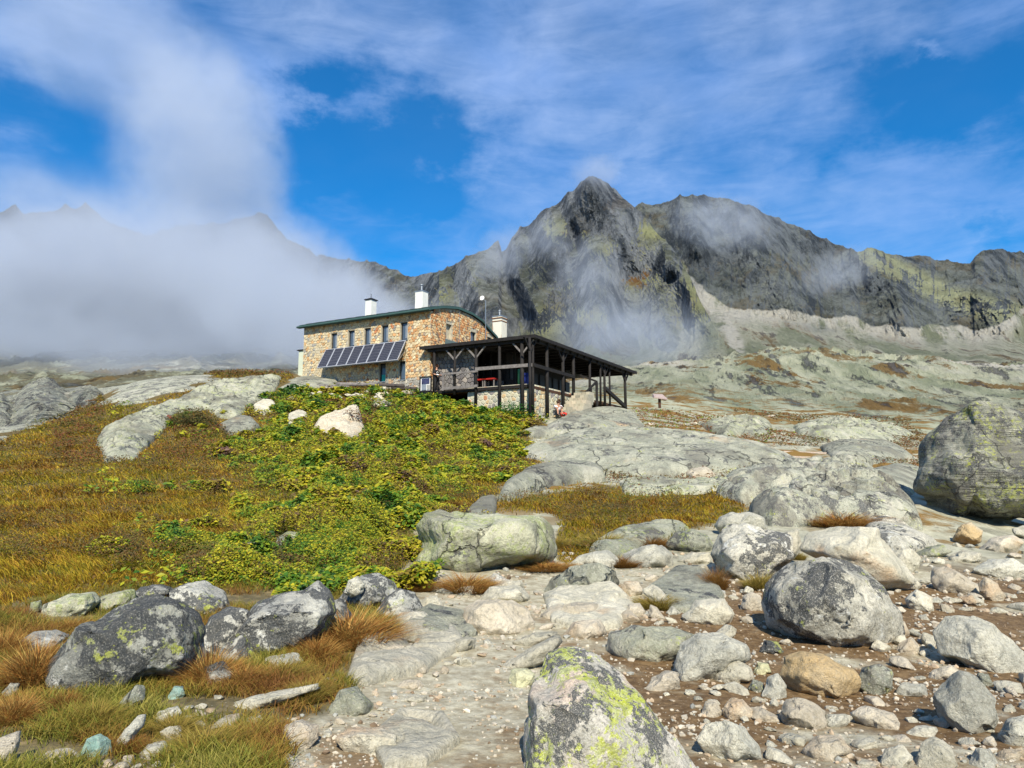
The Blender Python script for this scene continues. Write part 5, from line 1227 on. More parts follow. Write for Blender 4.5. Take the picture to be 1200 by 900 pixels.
SLABS = [
 ([(-40,530),(0,520),(40,500),(80,490),(120,462),(150,446),(120,452),(70,478),(35,497),(-40,512)], .30, R_SPECK, 'long pale rock rib climbing the skyline at the left edge', .06),
 ([(118,462),(130,449),(180,444),(245,442),(260,446),(230,455),(190,468),(160,478),(135,476),(119,470)], .5, R_SPECK, 'flat-topped pale slab on the crest left of the hut', .05),
 ([(112,522),(120,505),(150,492),(205,472),(250,450),(330,444),(322,462),(296,475),(280,492),(258,490),(240,482),(205,487),(200,500),(175,522),(160,540),(122,543),(118,530)], .7, R_SLABG, 'largest pale slab on the left slope with a yellow lichen band', .06),
 ([(256,500),(275,491),(297,493),(305,502),(290,508),(268,511)], .35, R_SLAB, 'small pale slab just right of the big left slab', .04),
 ([(296,478),(305,472),(322,474),(325,482),(310,488),(298,486)], .35, R_PALE, 'small white outcrop above the small pale slab', .04),
 ([(322,455),(352,443),(375,441),(400,446),(398,455),(360,460),(330,461)], .45, R_SLAB, 'whitish rounded rock below the solar panels', .04),
 ([(342,441),(372,437),(382,441),(360,447),(345,446)], .25, R_PALE, 'small whitish slab close under the hut wall', .03),
 ([(298,448),(318,444),(326,452),(312,459),(298,457)], .3, R_PALE, 'pale block on the crest between the slab and the hut', .03),
 ([(366,508),(372,496),(400,486),(420,481),(424,492),(430,512),(408,517),(378,514)], .4, R_WARM, 'pinkish rock face in the shrubs below the hut', .05),
 ([(335,490),(350,484),(362,490),(352,500),(338,502)], .35, R_PALE, 'small pale rock left of the pinkish rock face', .04),
 ([(637,512),(640,503),(665,492),(690,486),(720,485),(748,492),(758,505),(757,512),(735,510),(700,513),(660,515)], .5, R_SLAB, 'rounded bare rock dome at the foot of the steps', .03),
 ([(608,510),(625,503),(650,505),(652,512),(630,514)], .2, R_SLAB, 'small flat slab left of the rock dome', .03),
 ([(608,533),(625,527),(643,519),(687,511),(760,513),(813,516),(893,528),(936,543),(933,552),(893,552),(840,555),(773,560),(720,557),(650,547),(623,540)], .55, R_SLAB, 'broad smooth grey slab in the middle, the largest one', .035),
 ([(583,587),(590,574),(608,562),(640,552),(673,549),(707,556),(710,563),(680,566),(650,572),(615,580),(597,590)], .35, R_SLAB, 'low smooth slab in front of the largest one', .03),
 ([(545,604),(560,590),(583,588),(582,600),(575,612),(556,612)], .12, R_SLAB, 'small grey slab above the cracked lichen rock', .03),
 ([(724,567),(750,562),(800,566),(850,566),(905,569),(880,578),(800,578),(730,575)], .15, R_SLABG, 'thin pale slab above the middle turf hollow', .03),
 ([(840,580),(850,565),(890,556),(940,552),(1000,558),(1035,565),(1050,575),(1000,582),(930,585),(870,588)], .5, R_SPECK, 'low grey slab with dark speckles right of the turf hollow', .05),
 ([(878,600),(905,585),(950,580),(1005,578),(1050,586),(1075,600),(1080,618),(1030,616),(975,612),(935,618),(905,618),(882,610)], .55, R_SPECK, 'wide slab crusted with black and yellow lichen behind the boulders', .07),
 ([(1000,560),(1040,548),(1085,553),(1078,580),(1050,584),(1015,574)], .25, R_SLAB, 'smooth grey slab left of the giant boulder', .03),
 ([(690,648),(698,636),(722,624),(760,616),(800,617),(808,622),(786,630),(760,640),(735,650),(710,655)], .12, R_SLABG, 'low yellow-green slab at the lower edge of the turf hollow', .03),
 ([(245,668),(268,655),(300,642),(310,649),(300,661),(270,670)], .10, R_SLABG, 'small pale slab in the leafy shrubs, lower left one', .03),
 ([(318,640),(335,630),(352,632),(345,642),(326,646)], .09, R_SLABG, 'small pale slab in the leafy shrubs, upper right one', .03),
 ([(800,556),(0+830,552),(838,558),(812,560)], .12, R_WARM, 'tiny warm slab edge below the largest slab', .02),
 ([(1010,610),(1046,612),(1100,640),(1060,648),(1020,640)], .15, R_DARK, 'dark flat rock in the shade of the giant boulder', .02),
 ([(930,500),(985,496),(1040,504),(1075,512),(1040,520),(980,518),(935,512)], .6, R_SLABG, 'pale greenish rock back beyond the planks', .06),
 ([(820,500),(870,492),(905,500),(900,512),(850,515)], .5, R_SLABG, 'pale greenish hump right of the green shrubs', .06),
 ([(14,494),(18,470),(36,450),(66,450),(78,470),(74,490),(45,500)], 4., R_FAR, 'dark striped rock dome in the haze beyond the crest at far left', .3),
 ([(-30,500),(-20,474),(0,462),(14,478),(12,498)], 3., R_FAR, 'pale broken rock dome cut by the left edge beyond the crest', .3),
 ([(75,478),(84,462),(100,455),(118,460),(112,474),(92,482)], 2.5, R_FAR, 'smaller pale rock dome in the haze just left of the crest slab', .2),
 ([(405,800),(418,760),(440,738),(480,728),(535,742),(548,760),(515,775),(500,790),(455,800),(425,808)], .07, R_PALE, 'cracked pale bedrock in the path below the largest orange tussock', .04),
 ([(636,700),(668,688),(720,690),(745,712),(725,738),(680,742),(645,730)], .09, R_PALE, 'cracked pale bedrock in the upper path', .05),
 ([(470,735),(500,715),(545,722),(560,745),(530,752),(490,748)], .06, R_SLAB, 'low grey bedrock left of the round pinkish boulder', .04),
 ([(760,690),(790,668),(830,668),(850,700),(820,720),(785,718)], .06, R_SLAB, 'low grey bedrock in the path above the gravel', .04),
 ([(430,870),(470,835),(520,840),(540,870),(500,900),(450,905)], .04, R_PALE, 'pale bedrock flush with the path at the bottom', .03),
 ([(960,526),(1010,520),(1060,530),(1074,540),(1020,545),(975,540)], .4, R_SLAB, 'pale slab right of the planks', .05),
]
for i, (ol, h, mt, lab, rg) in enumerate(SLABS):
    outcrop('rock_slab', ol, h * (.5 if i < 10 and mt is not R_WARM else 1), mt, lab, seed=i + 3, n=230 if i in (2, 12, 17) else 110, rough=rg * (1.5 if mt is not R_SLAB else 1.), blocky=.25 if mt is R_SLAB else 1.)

BOULDERS = [
 ([(232,748),(246,722),(270,710),(292,714),(303,735),(292,765),(258,778),(240,770)], R_SOOT, 'dark fractured rock filling the gap right of the long dark boulder', .8, 5, 2, dict(seed=131, cuts=30)),
 ([(368,742),(380,708),(402,700),(414,722),(404,744),(384,752)], R_SOOT, 'dark fractured rock between the broad grey boulder and the largest orange tussock', .8, 5, 2, dict(seed=132, cuts=30)),
 ([(232,806),(240,782),(262,774),(276,790),(262,808),(244,814)], R_SOOT, 'small dark rock at the lower right foot of the long dark boulder', .9, 4, 2, dict(seed=133)),
 ([(290,790),(312,770),(348,764),(356,776),(326,792)], R_GREY, 'flat grey rock at the foot of the broad grey boulder', .8, 4, 2, dict(seed=134)),
 ([(456,732),(470,718),(496,716),(512,726),(500,738),(470,742)], R_PALE, 'pale rock below the rounded dark-spotted boulder', .8, 4, 2, dict(seed=135)),
 ([(150,700),(165,688),(190,684),(205,690),(198,704),(165,708)], R_SOOT, 'low grey rock peeping over the long dark boulder', .8, 4, 2, dict(seed=136, depth=7.6)),
 ([(600,752),(625,742),(655,740),(640,756),(612,764)], R_PALE, 'pale wedge rock above the lichen boulder', .8, 4, 2, dict(seed=137, cuts=30)),
 ([(660,745),(672,728),(704,726),(712,742),(694,754),(670,756)], R_WARM, 'tan rock between the flat tan stone and the greenish wedge block', .8, 4, 2, dict(seed=138, cuts=30)),
 ([(800,722),(815,704),(848,702),(862,720),(846,738),(815,740)], R_PALE, 'pale angular rock above the white-grey rough block', .8, 5, 2, dict(seed=139, cuts=30)),
 ([(940,880),(955,862),(985,862),(1000,880),(980,898),(952,898)], R_WARM, 'tan angular rock near the bottom edge, right of the centre', .8, 4, 2, dict(seed=140, cuts=30)),
 ([(1030,898),(1036,878),(1058,872),(1070,888),(1060,906),(1040,908)], R_PALE, 'pale angular rock near the bottom edge, left of the cut block', .8, 4, 2, dict(seed=141, cuts=30)),
 ([(1170,862),(1180,842),(1202,838),(1215,860),(1200,880),(1180,878)], R_GREY, 'grey rock cut by the right edge low in the picture', .8, 4, 2, dict(seed=142, cuts=30)),
 ([(1060,702),(1074,690),(1094,700),(1092,718),(1072,722)], R_PALE, 'pale rock right of the large boulder on brown earth', .8, 4, 2, dict(seed=143, cuts=30)),
 ([(720,842),(732,826),(760,826),(772,842),(756,858),(730,858)], R_PALE, 'pale rock right of the lichen boulder on brown earth', .8, 4, 2, dict(seed=144, cuts=30)),
 ([(640,762),(655,756),(675,757),(700,768),(730,790),(760,826),(790,866),(808,905),(812,960),(620,965),(613,925),(622,890),(617,850),(621,815),(630,790)], R_LICHEN, 'tapered boulder with bright yellow lichen at the bottom centre', .9, 6, 2, dict(depth=3.35, seed=12)),
 ([(905,670),(930,657),(975,652),(1010,662),(1040,690),(1058,718),(1062,745),(1052,772),(1010,777),(960,768),(920,758),(898,735),(890,705),(893,685)], R_DARK, 'large rounded grey boulder right of the path, propped on stones', .85, 6, 2, dict(seed=5, sink=1.0)),
 ([(1073,575),(1071,555),(1076,528),(1086,508),(1106,492),(1130,478),(1152,471),(1178,470),(1205,480),(1240,502),(1262,550),(1258,600),(1230,618),(1196,612),(1160,618),(1130,612),(1115,630),(1100,627),(1090,610),(1088,590)], R_BIG, 'giant lichened boulder at the right edge', .85, 6, 3, dict(seed=33, rough=.05, sink=1.0)),
 ([(50,800),(58,772),(92,736),(130,712),(160,697),(185,691),(212,697),(236,713),(246,738),(243,770),(222,798),(180,800),(158,808),(120,826),(85,830),(60,822)], R_BLACK, 'long dark boulder with yellow lichen in the left foreground', .7, 6, 2, dict(seed=8)),
 ([(198,692),(218,684),(240,681),(262,692),(270,708),(268,735),(250,752),(215,745),(200,715)], R_SOOT, 'grey boulder tucked behind the long dark boulder', .8, 5, 2, dict(seed=14, depth=7.2)),
 ([(262,772),(275,735),(300,706),(335,694),(355,690),(375,677),(388,692),(396,715),(388,735),(365,752),(330,768),(290,783),(270,782)], R_SOOT, 'broad grey boulder with dark lichen right of the long dark one', .7, 5, 2, dict(seed=24)),
 ([(250,778),(262,755),(285,743),(296,758),(300,775),(285,786),(262,785)], R_SOOT, 'small dark boulder between the long dark and the broad grey ones', .9, 4, 2, dict(seed=25)),
 ([(396,712),(404,690),(422,674),(444,671),(462,682),(470,698),(458,715),(425,722)], R_SOOT, 'dark grey boulder with a yellow spot above the orange tussock', .8, 5, 2, dict(seed=26, depth=7.9)),
 ([(440,722),(450,700),(468,690),(486,695),(497,712),(493,724),(470,728),(452,728)], R_SOOT, 'rounded dark-spotted boulder beside the orange tussock', .8, 5, 2, dict(seed=27, depth=7.5)),
 ([(404,694),(408,680),(420,675),(428,684),(424,694),(412,698)], R_GREY, 'small light stone leaning on the dark grey boulder', .8, 4, 2, dict(seed=28, depth=7.7)),
 ([(8,792),(14,758),(40,739),(66,737),(82,742),(78,760),(58,785),(50,800),(28,800)], R_SOOT, 'whitish grey boulder left of the long dark boulder', .8, 5, 2, dict(seed=29, depth=5.6)),
 ([(46,732),(50,708),(82,696),(112,692),(118,704),(100,722),(72,732)], R_GREEN, 'yellow-green lichened rock at the foot of the grass slope', .9, 5, 2, dict(seed=30)),
 ([(33,722),(36,706),(48,703),(50,716),(42,724)], R_GREEN, 'small yellow-green rock beside the larger one on the slope foot', .9, 4, 2, dict(seed=31)),
 ([(108,722),(118,700),(132,695),(158,690),(160,704),(135,715),(120,724)], R_GREEN, 'grey-green rock touching the yellow-green one', .9, 4, 2, dict(seed=32)),
 ([(474,664),(482,648),(489,635),(486,615),(495,602),(512,596),(530,597),(548,599),(575,601),(610,602),(640,605),(652,616),(657,640),(650,655),(628,660),(600,668),(565,680),(520,684),(498,680),(480,676)], R_GREEN, 'wide cracked rock covered in yellow-green lichen in the centre', .75, 6, 2, dict(seed=41, cuts=34, rough=.04, box=5.)),
 ([(834,650),(840,628),(852,614),(872,612),(900,621),(927,628),(930,648),(915,670),(897,690),(875,690),(850,674)], R_DARK, 'grey boulder with a dark left side at the path head', .9, 5, 2, dict(seed=42)),
 ([(838,616),(842,606),(856,600),(878,600),(895,607),(899,620),(885,630),(852,630)], R_GREY, 'smooth pale blue-grey boulder behind the dark-sided one', .8, 5, 2, dict(seed=43, depth=14.0)),
 ([(936,645),(942,622),(970,617),(1030,617),(1042,638),(1060,665),(1074,686),(1040,691),(1000,684),(960,656)], R_PALE, 'flat-topped pale triangular block behind the large boulder', .8, 5, 2, dict(seed=44, depth=9.6)),
 ([(905,640),(915,625),(935,620),(940,640),(930,652)], R_PALE, 'pale block wedged between the dark-sided boulder and the triangular block', .8, 4, 2, dict(seed=45, depth=11.5)),
 ([(1040,668),(1045,645),(1068,642),(1080,655),(1074,668),(1058,676)], R_PALE, 'pale rounded stone right of the triangular block', .8, 4, 2, dict(seed=46)),
 ([(1091,740),(1108,722),(1140,720),(1166,733),(1190,752),(1206,775),(1204,796),(1170,796),(1132,782),(1104,764)], R_GREY, 'smooth blue-grey slab lying tilted on brown earth at right', .6, 5, 2, dict(seed=47, cuts=10)),
 ([(1092,818),(1104,800),(1124,785),(1146,793),(1166,818),(1167,842),(1146,869),(1130,865),(1106,845)], R_GREY, 'angular grey block with a pointed foot at lower right', .9, 5, 2, dict(seed=48, cuts=30)),
 ([(914,792),(917,768),(940,765),(965,768),(1002,783),(1008,797),(1000,814),(962,827),(935,818)], R_ORANGE, 'ochre-faced angular block under the large boulder', .8, 5, 2, dict(seed=49, cuts=30)),
 ([(1004,800),(1010,782),(1030,778),(1046,786),(1045,806),(1030,820),(1012,812)], R_SPECK, 'greenish rounded stone right of the ochre block', .9, 4, 2, dict(seed=50)),
 ([(818,868),(826,850),(850,844),(872,852),(888,874),(890,890),(868,900),(838,892)], R_GREY, 'blue-grey rounded stone at the bottom between two stone rows', .9, 5, 2, dict(seed=51, cuts=14)),
 ([(711,765),(714,742),(740,733),(785,734),(816,742),(806,762),(786,782),(762,787),(728,776)], R_SLABG, 'pale greenish wedge-shaped block behind the lichen boulder', .8, 5, 2, dict(seed=52, cuts=30)),
 ([(791,782),(796,754),(815,742),(850,741),(876,756),(882,772),(862,782),(838,796),(812,808),(798,806)], R_GREY, 'white-grey rough block right of the greenish wedge block', .8, 5, 2, dict(seed=53, cuts=30)),
 ([(838,792),(848,778),(866,774),(880,782),(884,796),(862,806),(842,808)], R_PALE, 'low block in front of the white-grey rough block', .9, 4, 2, dict(seed=54, cuts=30)),
 ([(756,812),(764,795),(780,786),(796,788),(796,811),(776,816)], R_WARM, 'rounded brown-grey stone below the greenish wedge block', .9, 4, 2, dict(seed=55, cuts=12)),
 ([(541,735),(545,712),(560,701),(598,702),(618,712),(625,730),(616,746),(585,749),(555,746)], R_WARM, 'round pinkish boulder at the middle of the path', .8, 5, 2, dict(seed=56, cuts=12)),
 ([(560,705),(575,688),(610,686),(622,700),(612,712),(580,712)], R_PALE, 'pale boulder just behind the round pinkish one', .8, 4, 2, dict(seed=57)),
 ([(565,684),(580,672),(600,680),(606,690),(586,694)], R_DARK, 'small dark pointed stone below the cracked lichen rock', .8, 4, 2, dict(seed=58)),
 ([(573,690),(590,680),(612,680),(614,692),(596,698)], R_PALE, 'pale flat stone beside the small dark pointed one', .8, 4, 2, dict(seed=59)),
 ([(321,876),(334,850),(354,842),(374,850),(372,866),(352,882),(334,886)], R_WARM, 'grey and pink rounded stone in the grass edge at lower left', .9, 5, 2, dict(seed=60, cuts=14)),
 ([(386,830),(398,808),(418,804),(440,826),(436,842),(412,846),(392,840)], R_SLABG, 'pale mottled stone at the left edge of the path', .9, 5, 2, dict(seed=61)),
 ([(392,866),(410,852),(448,852),(464,862),(462,880),(438,893),(412,892)], R_PALE, 'flat rounded stone at the bottom of the path', .9, 5, 2, dict(seed=62, cuts=14)),
 ([(596,797),(600,784),(618,783),(628,790),(624,802),(610,811),(600,806)], R_YEL, 'small pale yellow stone left of the lichen boulder', .9, 4, 2, dict(seed=63, cuts=30)),
 ([(576,790),(600,772),(632,754),(655,742),(660,752),(640,775),(610,786),(590,792)], R_PALE, 'long pale embedded slab running towards the lichen boulder', .6, 4, 2, dict(seed=64)),
 ([(630,724),(645,712),(675,706),(700,708),(704,720),(684,730),(650,734)], R_WARM, 'flat tan stone in the upper path', .8, 4, 2, dict(seed=65)),
 ([(1070,900),(1080,870),(1096,863),(1116,876),(1121,898),(1112,915),(1080,915)], R_PALE, 'pale block cut by the bottom edge, lower right', .9, 4, 2, dict(seed=66)),
 ([(1131,900),(1144,877),(1160,878),(1170,895),(1166,912),(1138,914)], R_GREY, 'small grey block cut by the bottom edge near the corner', .9, 4, 2, dict(seed=67)),
 ([(913,838),(920,819),(945,819),(968,832),(966,850),(945,861),(922,852)], R_WARM, 'pink and grey rounded stone below the ochre block', .9, 4, 2, dict(seed=68, cuts=12)),
 ([(994,836),(1015,827),(1048,836),(1055,848),(1046,862),(1012,852)], R_WARM, 'flat tan slab lying right of the pink and grey stone', .7, 4, 2, dict(seed=69)),
 ([(894,815),(899,793),(912,789),(922,804),(920,818),(906,824)], R_GREY, 'small blue-grey stone left of the ochre block', .9, 4, 2, dict(seed=70)),
 ([(846,834),(852,821),(870,819),(882,832),(880,845),(862,850),(850,843)], R_PALE, 'cubic pale stone in the row above the blue-grey rounded one', .9, 4, 2, dict(seed=71, cuts=30)),
 ([(822,838),(826,822),(840,820),(846,834),(840,846),(828,846)], R_WARM, 'pinkish stone at the left end of the same row', .9, 4, 2, dict(seed=72)),
 ([(878,828),(892,828),(916,842),(917,852),(900,850),(882,842)], R_WARM, 'elongated stone at the right end of the stone row', .8, 4, 2, dict(seed=73)),
 ([(94,882),(102,866),(118,860),(130,868),(131,884),(114,894),(100,892)], R_TEAL, 'teal-green stone in the lower left corner', .8, 5, 2, dict(seed=74, cuts=14)),
 ([(132,838),(146,816),(160,802),(169,804),(170,820),(154,834),(142,846)], R_SPECK, 'speckled stone leaning under the long dark boulder', .8, 4, 2, dict(seed=75)),
 ([(133,876),(146,856),(162,838),(172,836),(168,850),(154,868),(146,884),(136,886)], R_GREY, 'long grey stone above the teal stone', .7, 4, 2, dict(seed=76)),
 ([(173,850),(186,834),(208,827),(214,836),(200,850),(182,858)], R_GREY, 'flat blue-grey stone in the left grass', .8, 4, 2, dict(seed=77)),
 ([(162,884),(174,872),(194,868),(199,880),(184,892),(168,894)], R_GREY, 'rounded grey stone right of the teal stone', .8, 4, 2, dict(seed=78)),
 ([(197,815),(204,804),(215,804),(217,814),(206,826),(199,823)], R_TEAL, 'small blue-green stone in the left grass', .8, 4, 2, dict(seed=79)),
 ([(28,898),(55,880),(84,876),(96,888),(88,908),(36,912)], R_WARM, 'pink and grey stone left of the teal stone', .8, 4, 2, dict(seed=80)),
 ([(-14,905),(-10,868),(25,855),(23,874),(10,900),(4,912)], R_WARM, 'tan wedge stone cut by the left edge', .8, 4, 2, dict(seed=81, cuts=30)),
 ([(384,598),(389,584),(404,580),(418,585),(420,595),(402,601)], R_GREEN, 'rounded yellow-green stone alone in the grass slope', .9, 4, 2, dict(seed=82)),
 ([(1117,632),(1122,618),(1137,611),(1152,622),(1148,634),(1130,639)], R_ORANGE, 'angular orange stone below the giant boulder', .9, 4, 2, dict(seed=83, cuts=30)),
 ([(1146,645),(1162,630),(1188,627),(1200,635),(1190,648),(1160,654)], R_WARM, 'tan and grey stone right of the angular orange one', .9, 4, 2, dict(seed=84)),
 ([(1068,652),(1085,642),(1108,638),(1116,646),(1100,654),(1074,658)], R_SLABG, 'low pale slab in the shade edge of the giant boulder', .8, 4, 2, dict(seed=85)),
 ([(1089,680),(1093,666),(1110,665),(1132,676),(1150,690),(1153,700),(1134,702),(1104,694)], R_WARM, 'long rounded pinkish stone at the right', .8, 4, 2, dict(seed=86, cuts=12)),
 ([(1146,684),(1154,676),(1169,684),(1177,698),(1168,710),(1152,702)], R_PALE, 'oval pale stone beside the long pinkish one', .8, 4, 2, dict(seed=87, cuts=12)),
 ([(1139,668),(1158,656),(1188,654),(1207,666),(1202,680),(1170,683),(1146,676)], R_GREY, 'wide flat grey stone at the right edge', .8, 4, 2, dict(seed=88, cuts=14)),
 ([(1106,654),(1128,645),(1150,648),(1150,658),(1126,664),(1108,662)], R_PALE, 'small pale slab above the long pinkish stone', .8, 4, 2, dict(seed=89)),
 ([(1122,700),(1138,696),(1154,704),(1150,713),(1130,709)], R_PALE, 'flat pale stone below the oval one', .8, 4, 2, dict(seed=90)),
 ([(1185,620),(1200,616),(1225,625),(1225,640),(1200,640)], R_PALE, 'pale stone at the right edge under the giant boulder', .9, 4, 2, dict(seed=91)),
 ([(636,698),(645,680),(668,665),(700,662),(722,670),(726,684),(712,694),(690,702),(660,708)], R_SLAB, 'broad smooth pale rock in the upper path', .8, 5, 2, dict(seed=92, cuts=12)),
 ([(664,664),(680,650),(712,645),(728,656),(724,670),(696,668)], R_GREY, 'light grey rock above the broad smooth one', .8, 4, 2, dict(seed=93)),
 ([(722,664),(730,648),(752,640),(776,638),(790,650),(786,666),(762,670),(738,670)], R_GREY, 'grey rock between the turf hollow and the path', .8, 5, 2, dict(seed=94)),
 ([(778,640),(792,624),(812,620),(832,630),(838,644),(818,652),(794,652)], R_SLABG, 'grey-green rock left of the dark-sided boulder', .8, 4, 2, dict(seed=95)),
 ([(794,658),(810,646),(832,648),(836,660),(820,664),(800,664)], R_PALE, 'pale flat rock at the foot of the grey-green one', .8, 4, 2, dict(seed=96)),
 ([(725,692),(732,681),(748,681),(754,692),(744,701),(730,701)], R_WARM, 'rounded tan stone on the upper path', .9, 4, 2, dict(seed=97, cuts=12)),
 ([(752,692),(764,684),(776,692),(790,712),(784,718),(766,708)], R_PALE, 'elongated pale stone right of the rounded tan one', .8, 4, 2, dict(seed=98)),
 ([(868,716),(870,698),(880,693),(892,698),(892,716),(880,722)], R_WARM, 'upright tan stone left of the large boulder', .9, 4, 2, dict(seed=99)),
 ([(732,722),(736,708),(750,706),(756,716),(752,726),(738,726)], R_WARM, 'small tan stone, leftmost of a trio by the path tuft', .9, 4, 2, dict(seed=100)),
 ([(758,724),(762,708),(770,712),(780,726),(768,730)], R_WARM, 'small pointed tan stone, middle of the trio by the path tuft', .9, 4, 2, dict(seed=101)),
 ([(780,718),(788,710),(798,718),(796,724),(784,725)], R_GREY, 'small white-grey stone, rightmost of the trio by the path tuft', .9, 4, 2, dict(seed=102)),
 ([(808,686),(816,676),(828,676),(830,686),(818,690)], R_GREY, 'small blue-grey flat stone in the gravel', .8, 3, 2, dict(seed=103)),
 ([(520,765),(530,752),(546,745),(558,748),(556,760),(540,770),(526,771)], R_PALE, 'mottled oval stone in the middle of the path', .9, 4, 2, dict(seed=104)),
 ([(512,748),(530,742),(548,744),(536,754),(518,756)], R_YEL, 'pale cream stone touching the mottled oval one', .9, 4, 2, dict(seed=105)),
 ([(463,788),(476,780),(500,780),(503,788),(484,796),(466,796)], R_WARM, 'flat pinkish stone in the path', .8, 4, 2, dict(seed=106)),
 ([(462,806),(474,796),(492,798),(498,806),(482,812)], R_WARM, 'cream stone below the flat pinkish one', .8, 4, 2, dict(seed=107)),
 ([(464,824),(480,814),(500,815),(503,823),(486,828)], R_PALE, 'flat pale stone low in the path', .8, 4, 2, dict(seed=108)),
 ([(438,764),(440,750),(450,745),(456,754),(452,764),(444,768)], R_SPECK, 'small speckled stone at the right foot of the orange tussock', .9, 4, 2, dict(seed=109)),
 ([(490,715),(498,700),(512,698),(520,710),(512,718),(498,721)], R_PALE, 'pale stone right of the dark-spotted boulder', .9, 4, 2, dict(seed=110)),
 ([(262,836),(275,822),(310,815),(345,806),(380,798),(376,808),(340,820),(300,832),(275,842)], R_PALE, 'long low pale slab half sunk in the left grass', .6, 4, 2, dict(seed=111)),
 ([(0,600+215),(12,800),(24,800),(20,815),(6,822)], R_GREY, 'small grey stone at the left edge in the orange tussocks', .8, 4, 2, dict(seed=112)),
 ([(1040,742),(1046,728),(1060,728),(1066,742),(1056,752)], R_PALE, 'pale stone leaning on the right side of the large boulder', .9, 4, 2, dict(seed=113)),
 ([(1048,772),(1052,755),(1068,745),(1078,758),(1074,772)], R_WARM, 'tan angular stone wedged under the large boulder at right', .9, 4, 2, dict(seed=114, cuts=30)),
 ([(1085,800),(1092,785),(1115,780),(1128,788),(1112,800),(1096,804)], R_WARM, 'tan stone behind the angular grey block', .8, 4, 2, dict(seed=115)),
 ([(1142,800),(1146,788),(1158,790),(1164,802),(1152,808)], R_SPECK, 'small greenish stone right of the angular grey block', .8, 4, 2, dict(seed=116)),
 ([(890,765),(896,750),(912,752),(918,764),(906,772)], R_BLACK, 'small dark stone in the shadow left of the large boulder', .9, 4, 2, dict(seed=117)),
 ([(882,790),(888,776),(900,778),(904,788),(892,796)], R_YEL, 'small cream stone left of the ochre block', .9, 4, 2, dict(seed=118)),
 ([(876,808),(882,796),(894,800),(898,812),(888,816)], R_SPECK, 'small greenish stone above the stone row', .9, 4, 2, dict(seed=119)),
]
for i, (ol, mt, lab, th_, sub, _, kw) in enumerate(BOULDERS):
    boulder('boulder' if sub >= 5 else 'stone', ol, mt, lab, 'boulder' if sub >= 5 else 'stone', th_, sub=sub, **kw)

# loose stones: single objects as far as they show, gravel below that size
protos = []
for i in range(14):
    v, f = unit_rock(4 if i % 2 else 3, 200 + i, 26, 3.8, front=False); v = v * np.array([1, R.uniform(.7, 1), R.uniform(.45, .75)]); v = detail(v, f, 2., 200 + i, .035)
    protos.append([mesh_np('stone', v, f, m_, True) for m_ in (R_PALE, R_WARM, R_GREY)])
rs = random.Random(77)
STONE_ZONE = [(395,905),(395,850),(450,790),(470,735),(500,700),(560,690),(660,660),(760,660),(860,650),(1000,690),(1060,660),(1210,640),(1230,905)]
def zone_ok(px, py):
    return bool(in_poly(STONE_ZONE, np.array([px]), np.array([py]))[0])
GRP = {'pale': ('small pale stone lying loose among the gravel of the path', 'small pale loose stones on the path'),
       'tan': ('small tan stone lying loose among the gravel of the path', 'small tan loose stones on the path'),
       'grey': ('small grey stone lying loose among the gravel of the path', 'small grey loose stones on the path')}
CENT = [(np.mean([p_[0] for p_ in b_[0]]), np.mean([p_[1] for p_ in b_[0]]), b_[2]) for b_ in BOULDERS if len(b_[2].split()) <= 12]
def where_(px, py):
    d, cx, cy, lab = min((math.hypot(px - c_[0], (py - c_[1]) * 1.6), *c_) for c_ in CENT)
    dx, dy = px - cx, (py - cy) * 1.6
    side = ('right of' if dx > 0 else 'left of') if abs(dx) > abs(dy) else ('below' if dy > 0 else 'above')
    return side + ' the ' + lab
BC = [(np.array(b_[0])[:, 0].min(), np.array(b_[0])[:, 0].max(), np.array(b_[0])[:, 1].min(), np.array(b_[0])[:, 1].max()) for b_ in BOULDERS]
DENSE = [(500,700),(560,680),(640,665),(700,640),(830,640),(870,700),(900,790),(820,800),(800,830),(600,760),(520,790),(440,800),(470,740)]
DENSE2 = [(1050,640),(1210,640),(1215,720),(1090,720),(1075,690)]; DENSE3 = [(860,780),(1060,780),(1090,870),(1060,905),(900,900),(800,880),(810,820)]
DENSE4 = [(120,890),(150,830),(260,815),(390,800),(400,850),(330,905),(120,905)]
took = []; tries = 0
while len(took) < 270 and tries < 60000:
    tries += 1; px, py = rs.uniform(120, 1215), rs.uniform(640, 900); A_ = np.array
    z_ = 1 if in_poly(DENSE, A_([px]), A_([py]))[0] else 2 if in_poly(DENSE2, A_([px]), A_([py]))[0] else 3 if in_poly(DENSE3, A_([px]), A_([py]))[0] else 4 if in_poly(DENSE4, A_([px]), A_([py]))[0] else 0
    if not z_ and in_poly([(640,660),(870,640),(1060,700),(1215,720),(1215,900),(860,900)], A_([px]), A_([py]))[0] and rs.random() < .7: z_ = 5
    if not z_: continue
    w = rs.uniform(11, 36) * (1.2 if py > 760 else 1)
    if any(a - w * .3 < px < b + w * .3 and c - w * .1 < py < d + w * .1 for a, b, c, d in BC): continue
    if any(math.hypot(px - a, (py - b) * 1.5) < (w + c) * .46 for a, b, c in took): continue
    took.append((px, py, w)); X, Y = ground_hit(px, py); s_m = w / F_PX * Y * .55; kk = rs.choices((0, 1, 2), (7, 3, 1.3))[0]
    o = new_obj('stone', rs.choice(protos)[kk]); o.scale = (s_m * rs.uniform(.9, 1.3), s_m * rs.uniform(.8, 1.1), s_m * rs.uniform(.8, 1.15)); o.rotation_euler = (rs.uniform(-.3, .3), rs.uniform(-.3, .3), rs.uniform(0, 6.28))
    o.location = (X, Y, gz(X, Y) + s_m * .12); tone = ('pale', 'tan', 'grey')[kk]; tag(o, ' '.join(('medium ' + tone + ' stone ' + where_(px, py)).split()[:16]), 'stone', 'medium stones on the path')
placed = 0
